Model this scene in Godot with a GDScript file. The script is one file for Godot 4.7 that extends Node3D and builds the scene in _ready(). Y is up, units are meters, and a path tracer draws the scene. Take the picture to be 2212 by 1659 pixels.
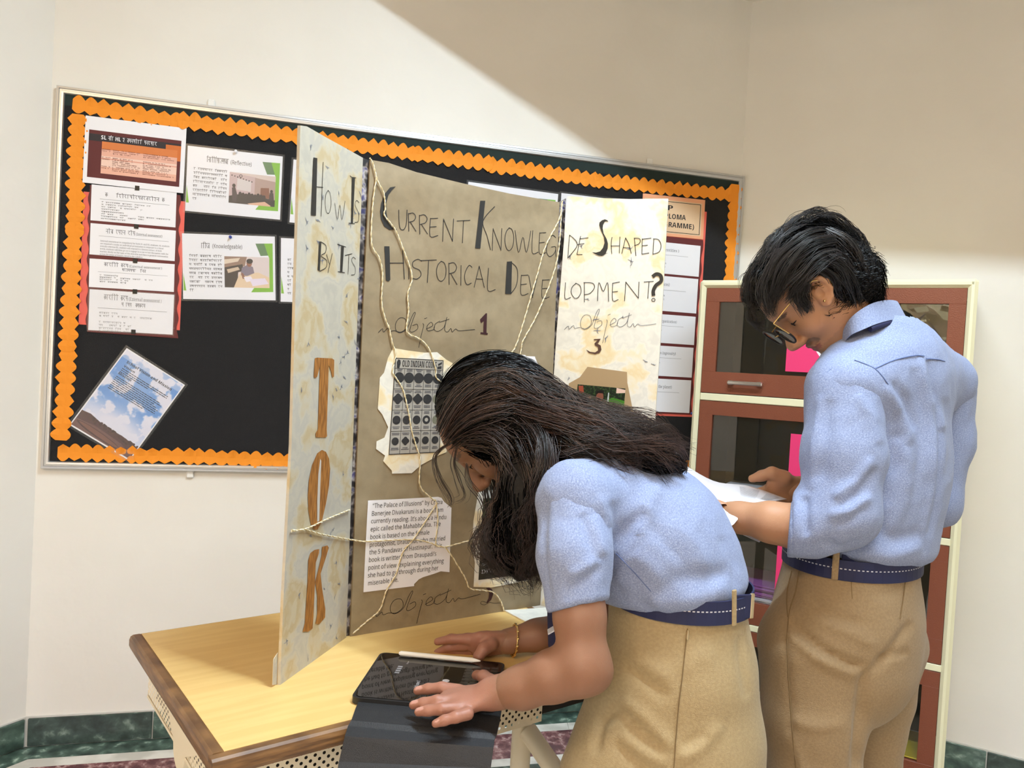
extends Node3D
# A school room corner: notice board wall, glass-door cabinet, table with a three-panel display, two students.
var rng := RandomNumberGenerator.new()
var M := {}

class MB:
	var v := PackedVector3Array()
	var n := PackedVector3Array()
	var uv := PackedVector2Array()
	var col := PackedColorArray()
	var idx := PackedInt32Array()
	var cur := Color(1, 1, 1)
	var has_col := false
	func vert(p: Vector3, nn: Vector3, t := Vector2.ZERO) -> int:
		v.append(p); n.append(nn); uv.append(t); col.append(cur)
		return v.size() - 1
	func tri(a: Vector3, b: Vector3, c: Vector3, out := Vector3.ZERO, ta := Vector2.ZERO, tb := Vector2.ZERO, tc := Vector2.ZERO):
		var nn := (c - a).cross(b - a).normalized()
		if out != Vector3.ZERO and nn.dot(out) < 0.0:
			nn = -nn
			var s := b; b = c; c = s
			var st := tb; tb = tc; tc = st
		var i := vert(a, nn, ta)
		vert(b, nn, tb); vert(c, nn, tc)
		idx.append_array(PackedInt32Array([i, i + 1, i + 2]))
	func quad(a: Vector3, b: Vector3, c: Vector3, d: Vector3, out := Vector3.ZERO, ts := [Vector2(0, 1), Vector2(1, 1), Vector2(1, 0), Vector2(0, 0)]):
		tri(a, b, c, out, ts[0], ts[1], ts[2])
		tri(a, c, d, out, ts[0], ts[2], ts[3])
	func box(c: Vector3, s: Vector3, b := Basis.IDENTITY, ch := 0.0):
		# chamfered box
		var h := s * 0.5
		var k: float = min(ch, min(h.x, min(h.y, h.z)) * 0.9)
		var ax := [Vector3.RIGHT, Vector3.UP, Vector3.BACK]
		for i in 3:
			for sg in [-1.0, 1.0]:
				var u: Vector3 = ax[(i + 1) % 3]
				var w: Vector3 = ax[(i + 2) % 3]
				var hu: float = h[(i + 1) % 3] - k
				var hw: float = h[(i + 2) % 3] - k
				var f: Vector3 = ax[i] * (h[i] * sg)
				quad(c + b * (f - u * hu - w * hw), c + b * (f + u * hu - w * hw), c + b * (f + u * hu + w * hw), c + b * (f - u * hu + w * hw), b * (ax[i] * sg))
		if k > 0.0:
			for i in 3:
				var j := (i + 1) % 3
				var l := (i + 2) % 3
				for si in [-1.0, 1.0]:
					for sj in [-1.0, 1.0]:
						var p1: Vector3 = ax[i] * (h[i] * si) + ax[j] * ((h[j] - k) * sj)
						var p2: Vector3 = ax[i] * ((h[i] - k) * si) + ax[j] * (h[j] * sj)
						var w2: Vector3 = ax[l] * (h[l] - k)
						quad(c + b * (p1 - w2), c + b * (p1 + w2), c + b * (p2 + w2), c + b * (p2 - w2), b * (ax[i] * si + ax[j] * sj))
			for sx in [-1.0, 1.0]:
				for sy in [-1.0, 1.0]:
					for sz in [-1.0, 1.0]:
						var e := Vector3(h.x * sx, h.y * sy, h.z * sz)
						var kk := Vector3(k * sx, k * sy, k * sz)
						tri(c + b * (e - Vector3(0, kk.y, kk.z)), c + b * (e - Vector3(kk.x, 0, kk.z)), c + b * (e - Vector3(kk.x, kk.y, 0)), b * Vector3(sx, sy, sz))
	func prism(poly: PackedVector2Array, z0: float, z1: float, xf := Transform3D.IDENTITY, uvs := Rect2()):
		var ti := Geometry2D.triangulate_polygon(poly)
		var zb := xf.basis.z
		for i in range(0, ti.size(), 3):
			var q := [poly[ti[i]], poly[ti[i + 1]], poly[ti[i + 2]]]
			var t := []
			for p in q:
				t.append(Vector2.ZERO if uvs.size == Vector2.ZERO else Vector2((p.x - uvs.position.x) / uvs.size.x, 1.0 - (p.y - uvs.position.y) / uvs.size.y))
			tri(xf * Vector3(q[0].x, q[0].y, z1), xf * Vector3(q[1].x, q[1].y, z1), xf * Vector3(q[2].x, q[2].y, z1), zb, t[0], t[1], t[2])
			tri(xf * Vector3(q[0].x, q[0].y, z0), xf * Vector3(q[1].x, q[1].y, z0), xf * Vector3(q[2].x, q[2].y, z0), -zb)
		var cw := Geometry2D.is_polygon_clockwise(poly)
		for i in poly.size():
			var a := poly[i]
			var b := poly[(i + 1) % poly.size()]
			var o := Vector2(b.y - a.y, a.x - b.x) * (-1.0 if cw else 1.0)
			quad(xf * Vector3(a.x, a.y, z0), xf * Vector3(b.x, b.y, z0), xf * Vector3(b.x, b.y, z1), xf * Vector3(a.x, a.y, z1), xf.basis * Vector3(o.x, o.y, 0))
	func flat(poly: PackedVector2Array, z: float, xf := Transform3D.IDENTITY):
		var ti := Geometry2D.triangulate_polygon(poly)
		for i in range(0, ti.size(), 3):
			tri(xf * Vector3(poly[ti[i]].x, poly[ti[i]].y, z), xf * Vector3(poly[ti[i + 1]].x, poly[ti[i + 1]].y, z), xf * Vector3(poly[ti[i + 2]].x, poly[ti[i + 2]].y, z), xf.basis.z)
	func rect(x0: float, y0: float, x1: float, y1: float, z: float, xf := Transform3D.IDENTITY):
		quad(xf * Vector3(x0, y0, z), xf * Vector3(x1, y0, z), xf * Vector3(x1, y1, z), xf * Vector3(x0, y1, z), xf.basis.z)
	func tube(pts: Array, rad, sides := 8, caps := true, sq := 1.0, side_dir := Vector3.ZERO):
		# round tube along points; rad is a number or an array; sq flattens across side_dir
		var m := pts.size()
		var up := Vector3.ZERO
		var first := v.size()
		for i in m:
			var t: Vector3 = (pts[min(i + 1, m - 1)] - pts[max(i - 1, 0)]).normalized()
			if side_dir != Vector3.ZERO:
				up = side_dir
			if up == Vector3.ZERO:
				up = Vector3.UP if abs(t.y) < 0.9 else Vector3.RIGHT
			up = (up - t * up.dot(t)).normalized()
			var w := t.cross(up)
			var r: float = rad if rad is float or rad is int else rad[i]
			for k in sides:
				var a := TAU * k / sides
				var d := up * cos(a) * sq + w * sin(a)
				vert(pts[i] + d * r, (up * cos(a) + w * sin(a) * sq).normalized(), Vector2(float(k) / sides, float(i) / max(1, m - 1)))
		for i in m - 1:
			for k in sides:
				var a := first + i * sides + k
				var b := first + i * sides + (k + 1) % sides
				idx.append_array(PackedInt32Array([a, a + sides, b, b, a + sides, b + sides]))
		if caps:
			for e in [0, m - 1]:
				var t2: Vector3 = (pts[1] - pts[0]).normalized() * -1.0 if e == 0 else (pts[m - 1] - pts[m - 2]).normalized()
				for k in range(1, sides - 1):
					tri(v[first + e * sides], v[first + e * sides + k], v[first + e * sides + k + 1], t2)
	func lathe(prof: Array, seg: int, xf := Transform3D.IDENTITY):
		# prof: Vector2(radius, height) around local y
		for i in prof.size() - 1:
			for k in seg:
				var a0 := TAU * k / seg
				var a1 := TAU * (k + 1) / seg
				var p: Vector2 = prof[i]
				var q: Vector2 = prof[i + 1]
				var nn := Vector3(cos((a0 + a1) * 0.5) * (q.y - p.y), -(q.x - p.x), sin((a0 + a1) * 0.5) * (q.y - p.y))
				quad(xf * Vector3(p.x * cos(a0), p.y, p.x * sin(a0)), xf * Vector3(p.x * cos(a1), p.y, p.x * sin(a1)), xf * Vector3(q.x * cos(a1), q.y, q.x * sin(a1)), xf * Vector3(q.x * cos(a0), q.y, q.x * sin(a0)), xf.basis * nn)
	func stroke(p: PackedVector2Array, w, z: float, xf := Transform3D.IDENTITY):
		# flat pen stroke in the local plane
		var m := p.size()
		var L := PackedVector2Array()
		var R := PackedVector2Array()
		for i in m:
			var t := (p[min(i + 1, m - 1)] - p[max(i - 1, 0)]).normalized()
			var hw: float = (w if w is float else w[i]) * 0.5
			var o := Vector2(-t.y, t.x) * hw
			var e := Vector2.ZERO
			if i == 0: e = -t * hw * 0.7
			elif i == m - 1: e = t * hw * 0.7
			L.append(p[i] + o + e); R.append(p[i] - o + e)
		for i in m - 1:
			quad(xf * Vector3(L[i].x, L[i].y, z), xf * Vector3(L[i + 1].x, L[i + 1].y, z), xf * Vector3(R[i + 1].x, R[i + 1].y, z), xf * Vector3(R[i].x, R[i].y, z), xf.basis.z)
	func text(s: String, font: Font, x0: float, x1: float, base: float, cap: float, z: float, xf := Transform3D.IDENTITY, skew := 0.0):
		# lettering with capitals "cap" high on baseline "base", fitted between x0 and x1 (x1 <= x0 keeps the font's own width)
		var tm := TextMesh.new()
		tm.text = s
		tm.font = font
		tm.font_size = 32
		tm.pixel_size = 1.0
		tm.depth = 0.0
		tm.curve_step = 2.0
		tm.horizontal_alignment = HORIZONTAL_ALIGNMENT_LEFT
		tm.vertical_alignment = VERTICAL_ALIGNMENT_BOTTOM
		var a := tm.get_mesh_arrays()
		var pv: PackedVector3Array = a[Mesh.ARRAY_VERTEX]
		if pv.is_empty(): return
		var lo := 1e9
		var hi := -1e9
		for p in pv:
			lo = min(lo, p.x); hi = max(hi, p.x)
		var desc := font.get_descent(32)
		var sy := cap / (32.0 * 0.72)
		var sx: float = sy if x1 <= x0 else (x1 - x0) / max(0.001, hi - lo)
		var ii: PackedInt32Array = a[Mesh.ARRAY_INDEX] if a[Mesh.ARRAY_INDEX] != null else PackedInt32Array(range(pv.size()))
		for k in range(0, ii.size(), 3):
			var q := []
			for j in 3:
				var p := pv[ii[k + j]]
				var yy := (p.y - desc) * sy
				q.append(xf * Vector3(x0 + (p.x - lo) * sx + yy * skew, base + yy, z))
			tri(q[0], q[1], q[2], xf.basis.z)
	func mesh() -> ArrayMesh:
		var a := []
		a.resize(Mesh.ARRAY_MAX)
		a[Mesh.ARRAY_VERTEX] = v
		a[Mesh.ARRAY_NORMAL] = n
		a[Mesh.ARRAY_TEX_UV] = uv
		if has_col: a[Mesh.ARRAY_COLOR] = col
		a[Mesh.ARRAY_INDEX] = idx
		var m := ArrayMesh.new()
		m.add_surface_from_arrays(Mesh.PRIMITIVE_TRIANGLES, a)
		return m

func part(called: String, mb, m: Material, parent: Node) -> MeshInstance3D:
	var o := MeshInstance3D.new()
	o.name = called
	o.mesh = mb if mb is Mesh else mb.mesh()
	o.material_override = m
	parent.add_child(o, true)
	return o

var taken := {}
func numbered(s: String) -> String:
	taken[s] = taken.get(s, -1) + 1
	return s if taken[s] == 0 else "%s_%03d" % [s, taken[s]]

func thing(called: String, label: String, category: String, xf := Transform3D.IDENTITY, group := "") -> Node3D:
	var o := Node3D.new()
	o.name = numbered(called)
	add_child(o)
	o.transform = xf
	o.set_meta("label", label)
	o.set_meta("category", category)
	if group: o.set_meta("group", group)
	return o

func struct(called: String, mb, m: Material, xf := Transform3D.IDENTITY) -> MeshInstance3D:
	var o := part(called, mb, m, self)
	o.transform = xf
	o.set_meta("kind", "structure")
	return o

func mat(c: Color, rough := 0.8, metal := 0.0) -> StandardMaterial3D:
	var m := StandardMaterial3D.new()
	m.albedo_color = c
	m.roughness = rough
	m.metallic = metal
	return m

func c8(r: int, g: int, b: int) -> Color:
	return Color(r / 255.0, g / 255.0, b / 255.0)

func noise(seed_n: int, freq: float, oct := 3, kind := FastNoiseLite.TYPE_SIMPLEX_SMOOTH) -> FastNoiseLite:
	var f := FastNoiseLite.new()
	f.seed = seed_n
	f.noise_type = kind
	f.frequency = freq
	f.fractal_octaves = oct
	return f

func ntex(f: FastNoiseLite, w: int, h: int, cols: Array, offs: Array, seamless := true) -> NoiseTexture2D:
	var t := NoiseTexture2D.new()
	t.width = w
	t.height = h
	t.seamless = seamless
	t.noise = f
	t.generate_mipmaps = false
	if cols.size():
		var g := Gradient.new()
		g.colors = PackedColorArray(cols)
		g.offsets = PackedFloat32Array(offs)
		t.color_ramp = g
	return t

func pl(a: Array) -> PackedVector2Array:
	var o := PackedVector2Array()
	for i in range(0, a.size(), 2):
		o.append(Vector2(a[i], a[i + 1]))
	return o

func smooth2(p: PackedVector2Array, k := 5, closed := false) -> PackedVector2Array:
	var o := PackedVector2Array()
	var m := p.size()
	var e := m if closed else m - 1
	for i in e:
		var a := p[(i - 1 + m) % m] if closed else p[max(i - 1, 0)]
		var b := p[i]
		var c := p[(i + 1) % m]
		var d := p[(i + 2) % m] if closed else p[min(i + 2, m - 1)]
		for j in k:
			o.append(b.cubic_interpolate(c, a, d, float(j) / k))
	if not closed: o.append(p[m - 1])
	return o

func smooth3(p: Array, k := 6) -> Array:
	var o := []
	var m := p.size()
	for i in m - 1:
		for j in k:
			o.append(p[i].cubic_interpolate(p[i + 1], p[max(i - 1, 0)], p[min(i + 2, m - 1)], float(j) / k))
	o.append(p[m - 1])
	return o

func sfont(kind := "Droid Sans", weight := 400) -> SystemFont:
	var s := SystemFont.new()
	s.font_names = PackedStringArray([kind])
	s.font_weight = weight
	return s


class Field:
	# distance field on a grid, joined with a smooth minimum and meshed as surface nets
	var o: Vector3
	var h: float
	var nx: int
	var ny: int
	var nz: int
	var d := PackedFloat32Array()
	func _init(lo: Vector3, hi: Vector3, cell: float):
		o = lo
		h = cell
		nx = int((hi.x - lo.x) / cell) + 2
		ny = int((hi.y - lo.y) / cell) + 2
		nz = int((hi.z - lo.z) / cell) + 2
		d.resize(nx * ny * nz)
		d.fill(0.08)
	func _range(lo: Vector3, hi: Vector3) -> PackedInt32Array:
		return PackedInt32Array([maxi(0, int((lo.x - o.x) / h)), mini(nx - 1, int((hi.x - o.x) / h) + 1), maxi(0, int((lo.y - o.y) / h)), mini(ny - 1, int((hi.y - o.y) / h) + 1), maxi(0, int((lo.z - o.z) / h)), mini(nz - 1, int((hi.z - o.z) / h) + 1)])
	func cone(a: Vector3, b: Vector3, ra: float, rb: float, k := 0.01):
		# tapered capsule
		var m := maxf(ra, rb) + k + 3.0 * h
		var r := _range(a.min(b) - Vector3(m, m, m), a.max(b) + Vector3(m, m, m))
		var ab := b - a
		var il := 1.0 / maxf(ab.length_squared(), 1e-9)
		var dr := rb - ra
		var ik := 1.0 / k
		for z in range(r[4], r[5] + 1):
			for y in range(r[2], r[3] + 1):
				var i := (z * ny + y) * nx + r[0]
				var p := Vector3(o.x + r[0] * h, o.y + y * h, o.z + z * h) - a
				for x in range(r[0], r[1] + 1):
					var t := clampf(p.dot(ab) * il, 0.0, 1.0)
					var s := (p - ab * t).length() - ra - dr * t
					var c := d[i]
					var e := maxf(k - absf(c - s), 0.0) * ik
					d[i] = minf(c, s) - e * e * k * 0.25
					i += 1
					p.x += h
	func egg(a: Vector3, b: Vector3, side: Vector3, wa: float, ta: float, wb: float, tb: float, k := 0.02, sub := false, cap := 1.0):
		# tapered capsule with an oval section: half-widths w along side, t across it
		var ax := (b - a)
		var L := maxf(ax.length(), 1e-5)
		ax = ax / L
		if a.distance_to(b) < 1e-5: ax = Vector3.UP if absf(side.y) < 0.9 else Vector3.RIGHT
		var sw := (side - ax * side.dot(ax)).normalized()
		var tw := ax.cross(sw)
		var m := maxf(maxf(wa, wb), maxf(ta, tb)) * maxf(1.0, cap) + k + 3.0 * h
		var r := _range(a.min(b) - Vector3(m, m, m), a.max(b) + Vector3(m, m, m))
		var ik := 1.0 / k
		for z in range(r[4], r[5] + 1):
			for y in range(r[2], r[3] + 1):
				var i := (z * ny + y) * nx + r[0]
				var p := Vector3(o.x + r[0] * h, o.y + y * h, o.z + z * h) - a
				for x in range(r[0], r[1] + 1):
					var q := p.dot(ax)
					var t := clampf(q / L, 0.0, 1.0)
					var w := wa + (wb - wa) * t
					var v := ta + (tb - ta) * t
					var cz := (w + v) * 0.5 * cap
					var px := p.dot(sw)
					var py := p.dot(tw)
					var pz := q - t * L
					var gx := px / w
					var gy := py / v
					var gz := pz / cz
					var k0 := sqrt(gx * gx + gy * gy + gz * gz)
					gx /= w; gy /= v; gz /= cz
					var k1 := sqrt(gx * gx + gy * gy + gz * gz)
					var s := k0 * (k0 - 1.0) / k1 if k1 > 1e-6 else -minf(w, v)
					var c := d[i]
					if sub:
						s = -s
						var e2 := maxf(k - absf(c - s), 0.0) * ik
						d[i] = maxf(c, s) + e2 * e2 * k * 0.25
					else:
						var e := maxf(k - absf(c - s), 0.0) * ik
						d[i] = minf(c, s) - e * e * k * 0.25
					i += 1
					p.x += h
	func ball(c: Vector3, ax: Vector3, up: Vector3, r: Vector3, k := 0.01, sub := false):
		# ellipsoid: r.x along ax, r.y along up, r.z across
		var x0 := ax.normalized()
		var y0 := (up - x0 * up.dot(x0)).normalized()
		egg(c - y0 * 1e-4, c + y0 * 1e-4, x0, r.x, r.z, r.x, r.z, k, sub, r.y / ((r.x + r.z) * 0.5))
	func below(p0: Vector3, n: Vector3, k := 0.01):
		# keep only what lies behind the plane (n points to what is cut away)
		var nn := n.normalized()
		var ik := 1.0 / k
		for z in nz:
			for y in ny:
				var i := (z * ny + y) * nx
				var s := (Vector3(o.x, o.y + y * h, o.z + z * h) - p0).dot(nn)
				var st := nn.x * h
				for x in nx:
					var c := d[i]
					if c < 0.06:
						var e := maxf(k - absf(c - s), 0.0) * ik
						d[i] = maxf(c, s) + e * e * k * 0.25
					i += 1
					s += st
	func at(p: Vector3) -> float:
		var q := (p - o) / h
		var x := clampi(int(q.x), 0, nx - 2)
		var y := clampi(int(q.y), 0, ny - 2)
		var z := clampi(int(q.z), 0, nz - 2)
		var fx := clampf(q.x - x, 0, 1)
		var fy := clampf(q.y - y, 0, 1)
		var fz := clampf(q.z - z, 0, 1)
		var i := (z * ny + y) * nx + x
		var j := i + nx * ny
		return lerpf(lerpf(lerpf(d[i], d[i + 1], fx), lerpf(d[i + nx], d[i + nx + 1], fx), fy), lerpf(lerpf(d[j], d[j + 1], fx), lerpf(d[j + nx], d[j + nx + 1], fx), fy), fz)
	func snap(p: Vector3, v: Vector3, lift := 0.0) -> Vector3:
		# from a point outside, move against v until the surface is met
		var q := p + v * 0.25
		for i in 220:
			var s := at(q)
			if s < 0.0008: break
			q -= v * clampf(s * 0.8, 0.001, 0.02)
		return q + v * lift
	func mesh_into(b: MB, disp = null, tint = null):
		var first := b.v.size()
		var cellv := PackedInt32Array()
		cellv.resize(nx * ny * nz)
		cellv.fill(-1)
		var sx := 1
		var sy := nx
		var sz := nx * ny
		var pos := PackedVector3Array()
		var quads := PackedInt32Array()
		for z in nz - 1:
			for y in ny - 1:
				var i := (z * ny + y) * nx
				for x in nx - 1:
					var c0 := d[i]
					if absf(c0) < 3.0 * h:
						var c1 := d[i + 1]
						var c2 := d[i + sy]
						var c3 := d[i + sy + 1]
						var c4 := d[i + sz]
						var c5 := d[i + sz + 1]
						var c6 := d[i + sz + sy]
						var c7 := d[i + sz + sy + 1]
						var cnt := int(c0 < 0) + int(c1 < 0) + int(c2 < 0) + int(c3 < 0) + int(c4 < 0) + int(c5 < 0) + int(c6 < 0) + int(c7 < 0)
						if cnt > 0 and cnt < 8:
							var sum := Vector3.ZERO
							var m := 0
							if (c0 < 0) != (c1 < 0): sum += Vector3(c0 / (c0 - c1), 0, 0); m += 1
							if (c2 < 0) != (c3 < 0): sum += Vector3(c2 / (c2 - c3), 1, 0); m += 1
							if (c4 < 0) != (c5 < 0): sum += Vector3(c4 / (c4 - c5), 0, 1); m += 1
							if (c6 < 0) != (c7 < 0): sum += Vector3(c6 / (c6 - c7), 1, 1); m += 1
							if (c0 < 0) != (c2 < 0): sum += Vector3(0, c0 / (c0 - c2), 0); m += 1
							if (c1 < 0) != (c3 < 0): sum += Vector3(1, c1 / (c1 - c3), 0); m += 1
							if (c4 < 0) != (c6 < 0): sum += Vector3(0, c4 / (c4 - c6), 1); m += 1
							if (c5 < 0) != (c7 < 0): sum += Vector3(1, c5 / (c5 - c7), 1); m += 1
							if (c0 < 0) != (c4 < 0): sum += Vector3(0, 0, c0 / (c0 - c4)); m += 1
							if (c1 < 0) != (c5 < 0): sum += Vector3(1, 0, c1 / (c1 - c5)); m += 1
							if (c2 < 0) != (c6 < 0): sum += Vector3(0, 1, c2 / (c2 - c6)); m += 1
							if (c3 < 0) != (c7 < 0): sum += Vector3(1, 1, c3 / (c3 - c7)); m += 1
							cellv[i] = pos.size()
							pos.append(o + (Vector3(x, y, z) + sum / m) * h)
							if x > 0 and y > 0 and z > 0:
								if (c0 < 0) != (c1 < 0): quads.append_array(PackedInt32Array([cellv[i], cellv[i - sy], cellv[i - sy - sz], cellv[i - sz], 1 if c0 < 0 else 0]))
								if (c0 < 0) != (c2 < 0): quads.append_array(PackedInt32Array([cellv[i], cellv[i - sz], cellv[i - sz - sx], cellv[i - sx], 1 if c0 < 0 else 0]))
								if (c0 < 0) != (c4 < 0): quads.append_array(PackedInt32Array([cellv[i], cellv[i - sx], cellv[i - sx - sy], cellv[i - sy], 1 if c0 < 0 else 0]))
					i += 1
		var nv := pos.size()
		var tri := PackedInt32Array()
		for q in range(0, quads.size(), 5):
			var a := quads[q]
			var bb := quads[q + 1]
			var c := quads[q + 2]
			var e := quads[q + 3]
			if a < 0 or bb < 0 or c < 0 or e < 0: continue
			if quads[q + 4] == 0: tri.append_array(PackedInt32Array([a, bb, c, a, c, e]))
			else: tri.append_array(PackedInt32Array([a, c, bb, a, e, c]))
		var nor := _normals(pos, tri)
		if disp != null:
			for i in nv: pos[i] = pos[i] + nor[i] * float(disp.call(pos[i], nor[i]))
			nor = _normals(pos, tri)
		b.v.append_array(pos)
		b.n.append_array(nor)
		for i in nv:
			b.uv.append(Vector2.ZERO)
			b.col.append(tint.call(pos[i], nor[i]) if tint != null else b.cur)
		if tint != null: b.has_col = true
		for i in tri.size(): tri[i] += first
		b.idx.append_array(tri)
	func _normals(pos: PackedVector3Array, tri: PackedInt32Array) -> PackedVector3Array:
		var nor := PackedVector3Array()
		nor.resize(pos.size())
		for i in range(0, tri.size(), 3):
			var a := tri[i]
			var b := tri[i + 1]
			var c := tri[i + 2]
			var n := (pos[c] - pos[a]).cross(pos[b] - pos[a])
			nor[a] += n; nor[b] += n; nor[c] += n
		for i in nor.size(): nor[i] = nor[i].normalized()
		return nor

class Folds:
	# cloth folds: ridges (+) and valleys (-) along polylines, seen along direction v
	var items := []
	var nz: FastNoiseLite
	var namp := 0.0
	var n2: FastNoiseLite
	var nscale := Vector3(1, 1, 1)
	func add(pts: Array, v: Vector3, w: float, amp: float):
		items.append([pts, v.normalized(), w, amp])
	func at(p: Vector3, n: Vector3) -> float:
		var s := 0.0
		if nz: s = nz.get_noise_3d(p.x * nscale.x, p.y * nscale.y, p.z * nscale.z) * namp
		if n2: s += n2.get_noise_3d(p.x, p.y * 0.6, p.z) * 0.0013
		for f in items:
			var v: Vector3 = f[1]
			var facing := n.dot(v)
			if facing < 0.1: continue
			var best := 1e9
			var bt := 0.0
			var pts: Array = f[0]
			var m := pts.size() - 1
			for i in m:
				var a: Vector3 = pts[i] - p
				var ab: Vector3 = pts[i + 1] - pts[i]
				a -= v * a.dot(v)
				ab -= v * ab.dot(v)
				var t := clampf(-a.dot(ab) / maxf(ab.length_squared(), 1e-9), 0.0, 1.0)
				var dd := (a + ab * t).length_squared()
				if dd < best:
					best = dd
					bt = (i + t) / m
			var w: float = f[2]
			if best < w * w * 6.0:
				s += float(f[3]) * exp(-best / (w * w)) * sqrt(maxf(0.0, 1.0 - pow(2.0 * bt - 1.0, 4.0))) * minf(1.0, facing * 2.0)
		return s

func _ready() -> void:
	rng.seed = 7
	# camera
	var cam := Camera3D.new()
	cam.name = "camera"
	cam.fov = 52.8278
	cam.near = 0.05
	cam.far = 60.0
	add_child(cam)
	cam.transform = Transform3D(Basis(Vector3(0.9984,0.0568,-0.0014), Vector3(-0.0568,0.9981,-0.0251), Vector3(0,0.0251,0.9997)), Vector3(0, 1.28, 0))
	cam.current = true
	# sky and exposure
	var env := Environment.new()
	env.background_mode = Environment.BG_SKY
	var sky := Sky.new()
	var sm := ProceduralSkyMaterial.new()
	sm.sky_top_color = Color(0.72, 0.78, 0.88)
	sm.sky_horizon_color = Color(0.98, 0.95, 0.88)
	sm.ground_horizon_color = Color(0.62, 0.56, 0.46)
	sm.ground_bottom_color = Color(0.4, 0.35, 0.28)
	sm.sky_energy_multiplier = 4.0
	sm.ground_energy_multiplier = 2.0
	sky.sky_material = sm
	env.sky = sky
	env.tonemap_mode = Environment.TONE_MAPPER_LINEAR
	env.tonemap_exposure = 1.06
	env.sdfgi_enabled = true
	env.ssao_enabled = true
	env.ssil_enabled = true
	var we := WorldEnvironment.new()
	we.name = "environment"
	we.environment = env
	add_child(we)
	build_materials()
	# the long recessed lamp over the table and the ones farther back in the room
	ceiling_lamp(Vector3(0.537, 2.985, -0.864), deg_to_rad(-37.5), 1.5, 7.6, Color(0.87, 0.95, 1.0), "long white ceiling lamp beside the soffit, nearest the cabinet")
	ceiling_lamp(Vector3(-0.75, 2.985, 1.5), deg_to_rad(-37.5), 1.6, 7.0, Color(1.0, 0.86, 0.68), "long warm ceiling lamp farther back, nearest the window")
	build_room()
	build_board()
	build_cabinet()
	build_table()
	build_trifold()
	build_tablet()
	build_people()

func ceiling_lamp(at: Vector3, yaw: float, length: float, energy: float, tint: Color, label: String):
	var t := thing("ceiling_lamp", label, "lamp", Transform3D(Basis(Vector3.UP, yaw), at))
	var b := MB.new()
	b.box(Vector3(0, 0.012, 0), Vector3(length + 0.06, 0.03, 0.06), Basis.IDENTITY, 0.004)
	part("housing", b, M.white_metal, t)
	var tube := MB.new()
	tube.tube([Vector3(-length / 2, -0.018, 0), Vector3(length / 2, -0.018, 0)], 0.013, 10)
	var gm := mat(Color(1, 1, 1), 0.5)
	gm.emission_enabled = true
	gm.emission = tint
	gm.emission_energy_multiplier = 4.0
	part("glowing_tube", tube, gm, t)
	var l := AreaLight3D.new()
	l.name = "lamp_light"
	l.area_size = Vector2(length, 0.03)
	l.light_energy = energy
	l.light_color = tint
	l.area_range = 12.0
	l.area_attenuation = 2.0
	l.shadow_enabled = true
	t.add_child(l)
	l.transform = Transform3D(Basis(Vector3.RIGHT, -PI / 2), Vector3(0, -0.034, 0))

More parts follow.
